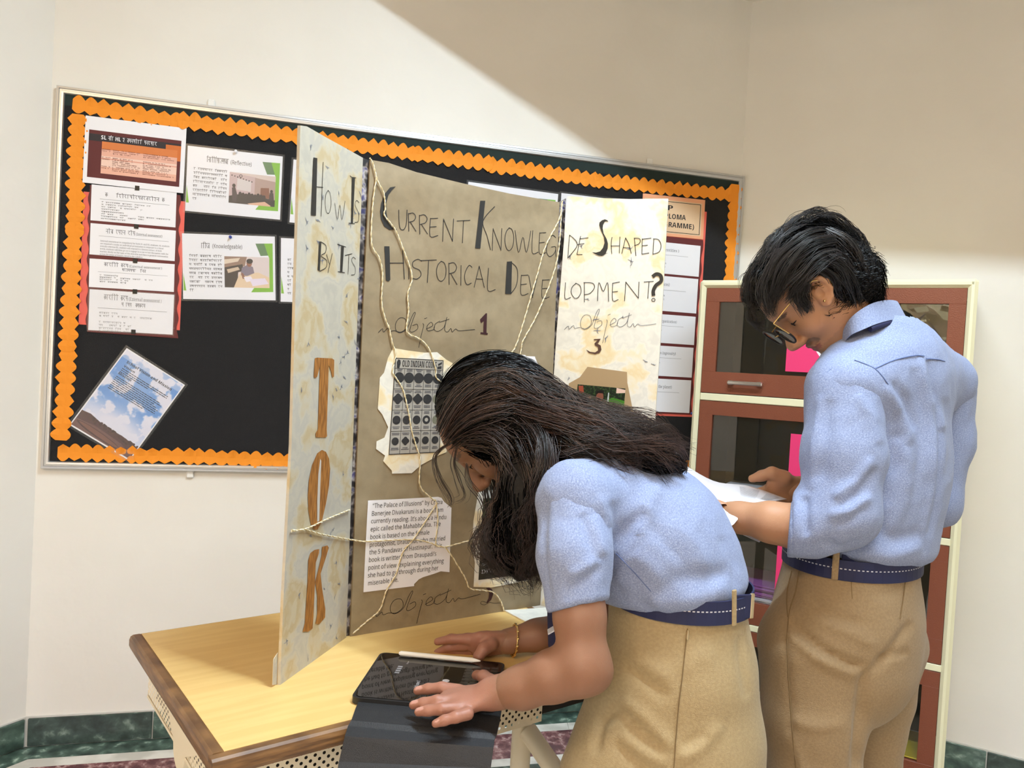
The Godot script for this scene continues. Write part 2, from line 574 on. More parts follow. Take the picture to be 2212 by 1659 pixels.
func build_materials():
	# painted plaster: faint unevenness, fine grain
	var wall := mat(c8(234, 231, 225), 0.62)
	wall.uv1_triplanar = true
	wall.uv1_world_triplanar = true
	wall.uv1_scale = Vector3(0.6, 0.6, 0.6)
	wall.albedo_texture = ntex(noise(3, 0.006, 4), 512, 512, [Color(0.985, 0.983, 0.98), Color(1, 1, 1)], [0.25, 0.75])
	wall.normal_enabled = true
	wall.normal_scale = 0.05
	var wn := ntex(noise(5, 0.08, 3), 512, 512, [], [])
	wn.as_normal_map = true
	wn.bump_strength = 4.0
	wall.normal_texture = wn
	M.wall = wall
	M.ceiling = mat(c8(236, 230, 220), 0.85)
	M.white_metal = mat(c8(236, 236, 232), 0.4)
	M.floor_main = mat(c8(190, 182, 168), 0.3)
	var green := mat(Color(1, 1, 1), 0.3)
	var gf := noise(11, 0.012, 5)
	gf.domain_warp_enabled = true
	gf.domain_warp_amplitude = 40.0
	gf.domain_warp_frequency = 0.01
	green.albedo_texture = ntex(gf, 512, 512, [c8(30, 42, 38), c8(48, 64, 58), c8(66, 84, 76), c8(150, 165, 155)], [0.15, 0.45, 0.7, 0.95])
	green.uv1_triplanar = true
	green.uv1_world_triplanar = true
	green.uv1_scale = Vector3(2.6, 2.6, 2.6)
	M.green_marble = green
	var green2: StandardMaterial3D = green.duplicate()
	green2.albedo_color = Color(1.35, 1.35, 1.35)
	green2.uv1_offset = Vector3(0.37, 0.21, 0.6)
	M.green_marble_pale = green2
	var wm := mat(Color(1, 1, 1), 0.25)
	wm.albedo_texture = ntex(noise(13, 0.01, 4), 256, 256, [c8(205, 203, 196), c8(232, 230, 224)], [0.3, 0.6])
	wm.uv1_triplanar = true
	wm.uv1_world_triplanar = true
	wm.uv1_scale = Vector3(2, 2, 2)
	M.white_marble = wm
	var bm := mat(Color(1, 1, 1), 0.25)
	var bf := noise(17, 0.012, 4, FastNoiseLite.TYPE_CELLULAR)
	bf.cellular_return_type = FastNoiseLite.RETURN_DISTANCE2_SUB
	bf.domain_warp_enabled = true
	bf.domain_warp_amplitude = 35.0
	bm.albedo_texture = ntex(bf, 512, 512, [c8(196, 168, 166), c8(140, 96, 98), c8(96, 56, 62), c8(84, 46, 54)], [0.05, 0.2, 0.45, 0.9])
	bm.uv1_triplanar = true
	bm.uv1_world_triplanar = true
	bm.uv1_scale = Vector3(3.0, 3.0, 3.0)
	M.burgundy_marble = bm
	M.grout = mat(c8(205, 203, 198), 0.9)
	# metals and plastics
	M.aluminium = mat(c8(205, 206, 208), 0.32, 0.85)
	M.chrome = mat(c8(210, 210, 212), 0.2, 1.0)
	M.black_plastic = mat(c8(22, 22, 24), 0.45)
	M.cream_metal = mat(c8(234, 230, 196), 0.38)
	M.cream_leg = mat(c8(226, 214, 188), 0.4)
	var br := mat(c8(126, 67, 45), 0.42)
	br.normal_enabled = true
	br.normal_scale = 0.15
	var brn := ntex(noise(23, 0.25, 2), 256, 256, [], [])
	brn.as_normal_map = true
	brn.bump_strength = 3.0
	br.normal_texture = brn
	br.uv1_triplanar = true
	br.uv1_scale = Vector3(4, 4, 4)
	M.brown_metal = br
	var glass := mat(Color(0.2, 0.2, 0.17, 0.16), 0.01)
	glass.transparency = BaseMaterial3D.TRANSPARENCY_ALPHA
	glass.metallic_specular = 0.6
	M.glass = glass
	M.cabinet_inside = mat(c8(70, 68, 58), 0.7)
	# papers
	var pw := mat(c8(238, 238, 246), 0.55)
	M.paper_white = pw
	M.paper_grey = mat(c8(205, 206, 216), 0.5)
	M.ink = mat(c8(26, 26, 30), 0.6)
	M.ink_soft = mat(c8(92, 92, 100), 0.6)
	M.marker = mat(c8(40, 40, 40), 0.5)
	M.coral = mat(c8(232, 104, 92), 0.7)
	M.maroon = mat(c8(98, 34, 36), 0.55)
	M.peach = mat(c8(236, 168, 130), 0.7)
	var orange := mat(c8(246, 150, 34), 0.75)
	orange.backlight_enabled = true
	orange.backlight = Color(0.35, 0.16, 0.02)
	M.orange = orange
	var felt := mat(c8(27, 27, 30), 0.95)
	felt.rim_enabled = true
	felt.rim = 0.25
	felt.normal_enabled = true
	felt.normal_scale = 0.3
	var fn := ntex(noise(29, 0.35, 2), 256, 256, [], [])
	fn.as_normal_map = true
	felt.normal_texture = fn
	felt.uv1_triplanar = true
	felt.uv1_scale = Vector3(5, 5, 5)
	M.felt = felt
	M.green_felt = mat(c8(34, 48, 46), 0.95)
	# clear film of laminated sheets
	var film := mat(Color(0.85, 0.86, 0.88, 0.03), 0.2)
	film.transparency = BaseMaterial3D.TRANSPARENCY_ALPHA
	film.metallic_specular = 0.3
	M.film = film
	extra_materials()

func build_room():
	# eight-sided room; each wall a slab with its own skirting
	var side := 2.38
	var a0: float = 0.2601
	var p: Vector3 = Vector3(-1.4612,0,-2.3918)
	var names := ["wall_back", "wall_right", "wall_side", "wall_rear", "wall_far", "wall_window", "wall_near", "wall_left"]
	var top := 3.02
	var corners := []
	for i in 8:
		corners.append(p)
		var a := a0 - i * PI / 4.0
		var b := Basis(Vector3(cos(a), 0, -sin(a)), Vector3.UP, Vector3(sin(a), 0, cos(a)))
		var xf := Transform3D(b, p)
		var mb := MB.new()
		var t := 0.16
		if i == 5:
			# wall with the window opening
			for q in [[0.0, 0.0, side, 0.85], [0.0, 2.35, side, top], [0.0, 0.85, 0.22, 2.35], [side - 0.22, 0.85, side, 2.35]]:
				mb.box(Vector3((q[0] + q[2]) / 2, (q[1] + q[3]) / 2, -t / 2), Vector3(q[2] - q[0], q[3] - q[1], t))
		else:
			mb.box(Vector3(side / 2, top / 2, -t / 2), Vector3(side + 0.13, top, t))
		struct(names[i], mb, M.wall, xf)
		if i == 5:
			build_window(xf, side)
			build_outside(xf)
		# marble skirting tiles, set against the wall
		var sk := Node3D.new()
		sk.name = "baseboard_" + names[i].substr(5)
		sk.set_meta("kind", "structure")
		add_child(sk)
		sk.transform = xf
		var g := MB.new()
		g.box(Vector3(side / 2, 0.047, 0.003), Vector3(side, 0.094, 0.006))
		part("mortar", g, M.grout, sk)
		if i in [0, 1, 7]:
			var cut := [0.008, 0.37, 0.93, 1.49, 1.93, side - 0.008]
			if i == 7: cut = [0.3, 0.95, 1.6, 2.16, side - 0.006]
			for j in cut.size() - 1:
				var tb := MB.new()
				tb.box(Vector3((cut[j] + cut[j + 1]) / 2, 0.0465, 0.006), Vector3(cut[j + 1] - cut[j] - 0.004, 0.087, 0.013), Basis.IDENTITY, 0.0015)
				part("tile", tb, M.green_marble_pale if (j == 1 or j == 3) else M.green_marble, sk)
		p += b.x * side
	# floor: plain centre with marble bands along the walls
	var cen := Vector3.ZERO
	for c in corners: cen += c / 8.0
	var fl := MB.new()
	var poly := PackedVector2Array()
	for c in corners: poly.append(Vector2(c.x, -c.z))
	var down := Transform3D(Basis(Vector3.RIGHT, Vector3.FORWARD, Vector3.UP), Vector3.ZERO)
	fl.prism(Geometry2D.offset_polygon(poly, 0.05)[0], -0.12, -0.004, down)
	var floor_node := struct("floor", fl, M.floor_main)
	var bands := [[0.0, 0.087, M.green_marble_pale], [0.088, 0.139, M.white_marble], [0.140, 0.300, M.burgundy_marble], [0.301, 0.346, M.white_marble], [0.347, 0.80, M.green_marble]]
	for i in 8:
		var c0: Vector3 = corners[i]
		var c1: Vector3 = corners[(i + 1) % 8]
		var e := (c1 - c0).normalized()
		var nn := Vector3(-e.z, 0, e.x)
		var k := tan(PI / 8.0)
		for bd in bands:
			var nsplit := 4 if i in [0, 7] else 1
			for s in nsplit:
				var f0 := float(s) / nsplit
				var f1 := float(s + 1) / nsplit
				var o := []
				for d in [bd[0], bd[1]]:
					var l0: Vector3 = c0 + nn * d + e * (d * k)
					var l1: Vector3 = c1 + nn * d - e * (d * k)
					o.append(l0.lerp(l1, f0) + e * (0.0006 if s > 0 else 0.0))
					o.append(l0.lerp(l1, f1) - e * (0.0006 if s < nsplit - 1 else 0.0))
				var q := PackedVector2Array([Vector2(o[0].x, -o[0].z), Vector2(o[1].x, -o[1].z), Vector2(o[3].x, -o[3].z), Vector2(o[2].x, -o[2].z)])
				var mb2 := MB.new()
				mb2.prism(q, -0.0035, 0.0, down)
				part("floor_tile", mb2, bd[2], floor_node)
	var inner := MB.new()
	var ip := PackedVector2Array()
	for c in corners: ip.append(Vector2(c.x, -c.z))
	inner.prism(Geometry2D.offset_polygon(ip, -0.8)[0], -0.0035, 0.0, down)
	part("floor_slab", inner, M.floor_main, floor_node)
	# ceiling: high part with the lamps, lower soffit along the cabinet wall
	var ce := MB.new()
	ce.prism(Geometry2D.offset_polygon(poly, 0.05)[0], 3.0, 3.12, down)
	var ceiling := struct("ceiling", ce, M.ceiling)
	var so := MB.new()
	var ed := Vector2(0.793, -0.609)
	var gd := Vector2(0.609, 0.793)
	var eo := Vector2(0.841, 1.095)
	var half := PackedVector2Array([eo - ed * 5.0, eo + ed * 5.0, eo + ed * 5.0 + gd * 4.0, eo - ed * 5.0 + gd * 4.0])
	for q in Geometry2D.intersect_polygons(poly, half):
		so.prism(q, 2.72, 2.999, down)
	part("soffit", so, M.ceiling, ceiling)

func build_outside(xf: Transform3D):
	# dry garden outside the window, seen only as a reflection in the cabinet glass
	var g := MB.new()
	g.box(xf * Vector3(1.2, -0.35, -12.0), Vector3(40, 0.2, 22), xf.basis)
	var gr := thing("garden_ground", "dry tan garden ground outside the window", "ground")
	part("ground", g, mat(c8(150, 128, 96), 0.9), gr)
	var leaf := mat(c8(168, 146, 96), 0.9)
	var bark := mat(c8(84, 68, 54), 0.9)
	var nz := noise(211, 1.6, 3)
	for i in 7:
		var at: Vector3 = xf * Vector3(-5.0 + i * 2.1, -0.25, -7.5 - (i % 3) * 1.6)
		var t := thing("garden_tree", ["thin", "leaning", "leafy", "tall", "sparse", "low", "broad"][i] + " dry garden tree outside the window, mirrored in the cabinet glass", "tree")
		var b := MB.new()
		var lean := Vector3(sin(i * 2.3) * 0.5, 0, cos(i * 1.7) * 0.3)
		var top: Vector3 = at + Vector3(0, 3.0, 0) + lean
		b.tube([at, at + Vector3(0, 1.4, 0) + lean * 0.3, top], [0.16, 0.11, 0.06], 8)
		part("trunk", b, bark, t)
		for k in 5:
			b = MB.new()
			var a := k * 1.3 + i
			var br0: Vector3 = at.lerp(top, 0.4 + 0.11 * k)
			b.tube([br0, br0 + Vector3(cos(a) * 0.6, 0.5, sin(a) * 0.6), br0 + Vector3(cos(a) * 1.1, 1.1, sin(a) * 1.1)], [0.05, 0.035, 0.015], 6)
			part("branch", b, bark, t)
		var cr := MB.new()
		for q in 160:
			var d := Vector3(rng.randfn(), rng.randfn() * 0.8, rng.randfn()) * 0.75
			var c: Vector3 = top + d
			var s := rng.randf_range(0.10, 0.24)
			var n1 := Vector3(rng.randfn(), rng.randfn(), rng.randfn()).normalized()
			var e1 := n1.cross(Vector3(0.3, 0.8, 0.5)).normalized() * s
			var e2 := n1.cross(e1)
			cr.quad(c - e1, c - e2 * 0.6, c + e1, c + e2 * 0.6, n1)
		part("foliage", cr, leaf, t).set_meta("kind", "stuff")
	var hd := MB.new()
	for i in 24:
		for j in 9:
			var x0 := -9.0 + i * 0.9
			var y0 := -0.3 + j * 0.62
			var q := []
			for c in [[x0, y0], [x0 + 0.9, y0], [x0 + 0.9, y0 + 0.62], [x0, y0 + 0.62]]:
				q.append(xf * Vector3(c[0], c[1], -12.0 + nz.get_noise_2d(c[0], c[1]) * 0.9))
			hd.quad(q[0], q[1], q[2], q[3], xf.basis.z)
	var hg := thing("garden_hedge", "tall dry hedge at the end of the garden outside the window", "hedge")
	part("foliage", hd, mat(c8(196, 172, 130), 0.95), hg)

func build_window(xf: Transform3D, side: float):
	var w := Node3D.new()
	w.name = "window_1"
	w.set_meta("kind", "structure")
	add_child(w)
	w.transform = xf
	var x0 := 0.22
	var x1 := side - 0.22
	var dark := mat(c8(86, 80, 74), 0.45, 0.3)
	var fr := MB.new()
	for y in [0.88, 2.32, 1.62]: fr.box(Vector3((x0 + x1) / 2, y, -0.08), Vector3(x1 - x0, 0.07, 0.06), Basis.IDENTITY, 0.004)
	for k in 4:
		fr.box(Vector3(lerp(x0 + 0.035, x1 - 0.035, k / 3.0), 1.6, -0.08), Vector3(0.075, 1.5, 0.055), Basis.IDENTITY, 0.004)
	part("window_frame", fr, dark, w)
	var pane := mat(Color(0.95, 0.97, 0.97, 0.06), 0.0)
	pane.transparency = BaseMaterial3D.TRANSPARENCY_ALPHA
	for k in 3:
		for r in 2:
			var g := MB.new()
			var xa: float = lerp(x0 + 0.035, x1 - 0.035, k / 3.0)
			var xb: float = lerp(x0 + 0.035, x1 - 0.035, (k + 1) / 3.0)
			g.box(Vector3((xa + xb) / 2, 1.25 if r == 0 else 1.97, -0.08), Vector3(xb - xa - 0.07, 0.68 if r == 0 else 0.64, 0.004))
			part("pane", g, pane, w)
	var sill := MB.new()
	sill.box(Vector3(side / 2, 0.845, 0.02), Vector3(x1 - x0 + 0.1, 0.03, 0.24), Basis.IDENTITY, 0.004)
	part("window_sill", sill, M.green_marble, w)

func build_board():
	var X: Transform3D = Transform3D(Basis(Vector3(0.9664,0,-0.2571),Vector3(0,1,0),Vector3(0.2571,0,0.9664)),Vector3(-1.4541,0,-2.3937))
	var u0 := 0.010
	var u1 := 2.378
	var v0 := 0.876
	var v1 := 2.053
	var t := thing("notice_board", "large black felt notice board in an aluminium frame on the cream wall", "notice board", X)
	var b := MB.new()
	b.box(Vector3((u0 + u1) / 2, (v0 + v1) / 2, 0.008), Vector3(u1 - u0 - 0.02, v1 - v0 - 0.02, 0.012))
	part("backing", b, M.green_felt, t)
	b = MB.new()
	b.box(Vector3((u0 + u1) / 2, (v0 + v1) / 2 - 0.02, 0.0148), Vector3(u1 - u0 - 0.05, v1 - v0 - 0.075, 0.0016))
	part("black_felt", b, M.felt, t)
	# frame: four mitred members
	var w := 0.024
	var sides := [[Vector2(u0, v0), Vector2(u1, v0), Vector2(u1 - w, v0 + w), Vector2(u0 + w, v0 + w)], [Vector2(u0, v1), Vector2(u1, v1), Vector2(u1 - w, v1 - w), Vector2(u0 + w, v1 - w)], [Vector2(u0, v0), Vector2(u0, v1), Vector2(u0 + w, v1 - w), Vector2(u0 + w, v0 + w)], [Vector2(u1, v0), Vector2(u1, v1), Vector2(u1 - w, v1 - w), Vector2(u1 - w, v0 + w)]]
	for s in sides:
		b = MB.new()
		var prof := [[0.0, 0.0], [0.0, 0.016], [0.12, 0.021], [0.34, 0.0215], [0.42, 0.0185], [0.55, 0.0185], [0.62, 0.0215], [0.88, 0.021], [1.0, 0.0165], [1.0, 0.014]]
		for i in prof.size() - 1:
			var f0: float = prof[i][0]
			var f1: float = prof[i + 1][0]
			var a: Vector2 = s[0].lerp(s[3], f0)
			var c: Vector2 = s[1].lerp(s[2], f0)
			var d: Vector2 = s[1].lerp(s[2], f1)
			var e: Vector2 = s[0].lerp(s[3], f1)
			var mid: Vector2 = (s[0] + s[1]) / 2 - (s[2] + s[3]) / 2
			var o: Vector3 = Vector3(mid.x, mid.y, 0).normalized() * (prof[i + 1][1] - prof[i][1]) + Vector3(0, 0, max(0.001, (f1 - f0) * w))
			b.quad(Vector3(a.x, a.y, prof[i][1]), Vector3(c.x, c.y, prof[i][1]), Vector3(d.x, d.y, prof[i + 1][1]), Vector3(e.x, e.y, prof[i + 1][1]), o)
		part("frame_rail", b, M.aluminium, t)
	for h in [Vector2(0.452, 2.060), Vector2(1.985, 2.060), Vector2(0.44, 0.868), Vector2(1.985, 0.868)]:
		b = MB.new()
		b.box(Vector3(h.x, h.y, 0.006), Vector3(0.022, 0.03, 0.008), Basis.IDENTITY, 0.003)
		part("mounting_clip", b, M.film_white, t)
	# scalloped orange paper border strips
	var zz := 0.0162
	border_strip([[0.0559,2.002,0.3693,1.9871], [0.3554,1.9926,0.741,1.9881], [0.7187,1.9898,1.119,1.9798], [1.1031,1.9795,1.385,1.977], [1.3649,1.9746,1.7836,1.9676], [1.7656,1.9655,2.3308,1.9739]], zz, true, "along the top of the black board")
	border_strip([[0.0725,1.973,0.0761,1.6088], [0.0766,1.6304,0.072,1.2411], [0.073,1.2484,0.063,0.9654]], zz, false, "down the left side of the black board")
	border_strip([[0.0553,0.9288,0.2839,0.9244], [0.2731,0.9241,0.4571,0.9242], [0.4472,0.924,0.8005,0.9138], [0.76, 0.9245, 1.2, 0.9245], [1.18, 0.9245, 1.7, 0.9245], [1.68, 0.9245, 2.33, 0.9245]], zz, true, "along the bottom of the black board")
	border_strip([[2.3376,2.0172,2.339,1.6348], [2.338, 1.67, 2.338, 1.24], [2.338, 1.25, 2.338, 0.93]], zz, false, "down the right side of the black board")
	build_sheets(X)

func border_strip(segs: Array, z0: float, horiz: bool, where: String):
	var X: Transform3D = Transform3D(Basis(Vector3(0.9664,0,-0.2571),Vector3(0,1,0),Vector3(0.2571,0,0.9664)),Vector3(-1.4541,0,-2.3937))
	for si in segs.size():
		var s: Array = segs[si]
		var a := Vector2(s[0], s[1])
		var e := Vector2(s[2], s[3])
		var ord: String = ["first", "second", "third", "fourth", "fifth", "sixth"][si]
		var t := thing("border_strip", "%s orange scalloped paper strip from the %s, %s" % [ord, "left" if horiz else "top", where], "paper border", X, "orange scalloped border strips")
		var d := (e - a).normalized()
		var nn := Vector2(-d.y, d.x)
		var L := a.distance_to(e)
		var k: int = max(2, int(round(L / 0.0345)))
		var step := L / k
		var hw := 0.0155
		var b := MB.new()
		var rows := 4
		var zoff := z0 + 0.0012 * (si % 2) + 0.001
		for i in k:
			# one diamond-and-scallop cell of the strip, pointed or rounded, folded a little
			var pk: float = rng.randf_range(0.010, 0.016)
			var pk2: float = rng.randf_range(0.009, 0.015)
			var round1 := rng.randf() < 0.55
			var round2 := rng.randf() < 0.5
			var lift := rng.randf_range(0.002, 0.010) if horiz else rng.randf_range(0.001, 0.006)
			var lift2 := rng.randf_range(0.001, 0.006)
			var n := 8
			for j in n:
				var q := []
				for jj in [j, j + 1]:
					var f: float = float(jj) / n
					var x: float = (i + f) * step
					var tri_w: float = 1.0 - abs(2.0 * f - 1.0)
					var h1: float = hw + pk * (sin(f * PI) if round1 else tri_w)
					var h2: float = hw + pk2 * (sin(f * PI) if round2 else tri_w)
					var col := []
					for r in rows + 1:
						var g: float = lerp(-h2, h1, float(r) / rows)
						var zc := 0.0
						if g > hw * 0.3: zc = lift * tri_w * (g - hw * 0.3) / (h1 - hw * 0.3)
						if g < -hw * 0.3: zc = lift2 * tri_w * (-g - hw * 0.3) / (h2 - hw * 0.3)
						var p2: Vector2 = a + d * x + nn * g
						col.append(Vector3(p2.x, p2.y, zoff + zc))
					q.append(col)
				for r in rows:
					b.quad(q[0][r], q[1][r], q[1][r + 1], q[0][r + 1], Vector3(0, 0, 1))
		part("paper", b, M.orange, t)

func page(called: String, label: String, group: String, X: Transform3D, quad: Array, z: float, m: Material, film := 0.0, th := 0.0006) -> Node3D:
	# a flat sheet with corners TL, TR, BR, BL in wall coordinates; its own frame has x right and y up from the bottom-left corner
	var p := pl(quad)
	var ex := ((p[1] - p[0]) + (p[2] - p[3]))
	var ang := ex.angle()
	var c := (p[0] + p[1] + p[2] + p[3]) / 4.0
	var w := (p[0].distance_to(p[1]) + p[3].distance_to(p[2])) / 2
	var h := (p[0].distance_to(p[3]) + p[1].distance_to(p[2])) / 2
	var loc := Transform3D(Basis(Vector3.BACK, ang), Vector3(c.x, c.y, z))
	var t := thing(called, label, "poster" if called == "poster" else "sheet", X * loc, group)
	t.set_meta("w", w)
	t.set_meta("h", h)
	var b := MB.new()
	# sheets bow a little
	var nx := 10
	for i in nx:
		var xa := -w / 2 + w * i / nx
		var xb := -w / 2 + w * (i + 1) / nx
		var za := th + 0.0012 * (1.0 - pow(2.0 * i / nx - 1.0, 2.0)) * film * 100.0
		var zb := th + 0.0012 * (1.0 - pow(2.0 * (i + 1) / nx - 1.0, 2.0)) * film * 100.0
		za = th; zb = th
		b.quad(Vector3(xa, -h / 2, za), Vector3(xb, -h / 2, zb), Vector3(xb, h / 2, zb), Vector3(xa, h / 2, za), Vector3(0, 0, 1), [Vector2(float(i) / nx, 1), Vector2(float(i + 1) / nx, 1), Vector2(float(i + 1) / nx, 0), Vector2(float(i) / nx, 0)])
	b.quad(Vector3(-w / 2, -h / 2, 0), Vector3(w / 2, -h / 2, 0), Vector3(w / 2, h / 2, 0), Vector3(-w / 2, h / 2, 0), Vector3(0, 0, -1))
	for e in [[-1, -1, 1, -1], [1, -1, 1, 1], [1, 1, -1, 1], [-1, 1, -1, -1]]:
		b.quad(Vector3(e[0] * w / 2, e[1] * h / 2, 0), Vector3(e[2] * w / 2, e[3] * h / 2, 0), Vector3(e[2] * w / 2, e[3] * h / 2, th), Vector3(e[0] * w / 2, e[1] * h / 2, th), Vector3(e[0] + e[2], e[1] + e[3], 0))
	part("paper", b, m, t)
	if film > 0.0:
		b = MB.new()
		b.box(Vector3(0, 0, th + 0.0007), Vector3(w + film * 2, h + film * 2, 0.0006))
		part("clear_film", b, M.film, t)
	return t

func pin(X: Transform3D, at: Vector2, z: float, m: Material, label: String):
	var t := thing("push_pin", label, "pin", X * Transform3D(Basis.IDENTITY, Vector3(at.x, at.y, z)))
	var b := MB.new()
	b.lathe([Vector2(0.0, 0.012), Vector2(0.0042, 0.0115), Vector2(0.0045, 0.0095), Vector2(0.0025, 0.008), Vector2(0.0025, 0.003), Vector2(0.005, 0.0012), Vector2(0.0045, 0.0)], 12, Transform3D(Basis(Vector3.RIGHT, Vector3.BACK, Vector3.UP), Vector3.ZERO))
	part("head", b, m, t)

func clip(parent: Node, x: float, y: float, z := 0.0012):
	var b := MB.new()
	b.box(Vector3(x, y, z), Vector3(0.013, 0.014, 0.0014), Basis.IDENTITY, 0.0004)
	part("binder_tab", b, M.black_plastic, parent)

# simple stroke shapes for the Hindi print: each glyph is a list of polylines in a box 0..1 wide, 0..1 high (headline at 1)
var deva := [
	[[0.75, 1, 0.75, 0], [0.75, 0.55, 0.35, 0.6, 0.2, 0.35, 0.4, 0.1]],
	[[0.8, 1, 0.8, 0], [0.2, 1, 0.2, 0.45, 0.05, 0.35], [0.2, 0.45, 0.8, 0.45]],
	[[0.5, 1, 0.5, 0], [0.5, 0.55, 0.2, 0.7, 0.05, 0.45, 0.3, 0.25, 0.5, 0.5], [0.5, 0.6, 0.85, 0.7, 0.95, 0.4, 0.8, 0.2]],
	[[0.3, 1, 0.5, 0.75, 0.2, 0.55, 0.7, 0.05]],
	[[0.8, 1, 0.8, 0], [0.8, 0.5, 0.3, 0.5, 0.15, 0.6, 0.15, 0.4]],
	[[0.8, 1, 0.8, 0], [0.25, 1, 0.25, 0.6, 0.5, 0.4, 0.8, 0.5]],
	[[0.2, 1, 0.3, 0.8, 0.7, 0.75, 0.8, 0.5, 0.4, 0.4, 0.3, 0.2, 0.75, 0.02]],
	[[0.3, 1, 0.3, 0]],
	[[0.6, 1, 0.6, 0.75, 0.25, 0.7, 0.2, 0.35, 0.6, 0.3, 0.75, 0.05]],
	[[0.8, 1, 0.8, 0], [0.8, 0.7, 0.4, 0.75, 0.25, 0.5, 0.5, 0.35, 0.8, 0.45], [0.25, 0.3, 0.7, 0.15]],
	[[0.5, 1, 0.5, 0], [0.5, 1, 0.3, 1.3, 0.05, 1.2]],
	[[0.4, 1, 0.4, 0], [0.4, 1, 0.55, 1.25, 0.8, 1.3]],
	[[0.75, 1, 0.75, 0], [0.15, 0.95, 0.15, 0.5, 0.45, 0.35, 0.75, 0.45], [0.15, 0.7, 0.75, 0.7]],
]
func hindi(b: MB, count: int, x0: float, x1: float, base: float, h: float, w: float, z: float, seed_h: int, gaps := true):
	# a run of headline-joined letters between x0 and x1
	var rr := RandomNumberGenerator.new()
	rr.seed = seed_h
	var adv := (x1 - x0) / count
	var start := x0
	for i in count:
		var gap := gaps and i > 0 and i < count - 1 and rr.randf() < 0.22
		var x := x0 + i * adv
		if gap or i == count - 1:
			var xe := x + (0.0 if gap else adv)
			if xe - start > adv * 0.5:
				b.stroke(PackedVector2Array([Vector2(start, base + h), Vector2(xe - adv * 0.08, base + h)]), w, z)
			start = x + adv
			if gap: continue
		var g: Array = deva[rr.randi() % deva.size()]
		for s in g:
			var p := PackedVector2Array()
			for k in range(0, s.size(), 2):
				p.append(Vector2(x + s[k] * adv * 0.9, base + s[k + 1] * h))
			b.stroke(p, w, z)

func hindi_block(b: MB, x0: float, x1: float, top: float, lines: int, lead: float, h: float, seed_h: int, full := true, per := 0.0):
	var rr := RandomNumberGenerator.new()
	rr.seed = seed_h
	for i in lines:
		var xe := x1 if (full and i < lines - 1) else lerp(x0, x1, rr.randf_range(0.35, 0.95))
		if i == lines - 1 and full: xe = lerp(x0, x1, 0.12)
		hindi(b, max(2, int((xe - x0) / (per if per > 0.0 else h * 0.85))), x0, xe, top - (i + 1) * lead, h, h * 0.16, 0.0009, seed_h * 31 + i)

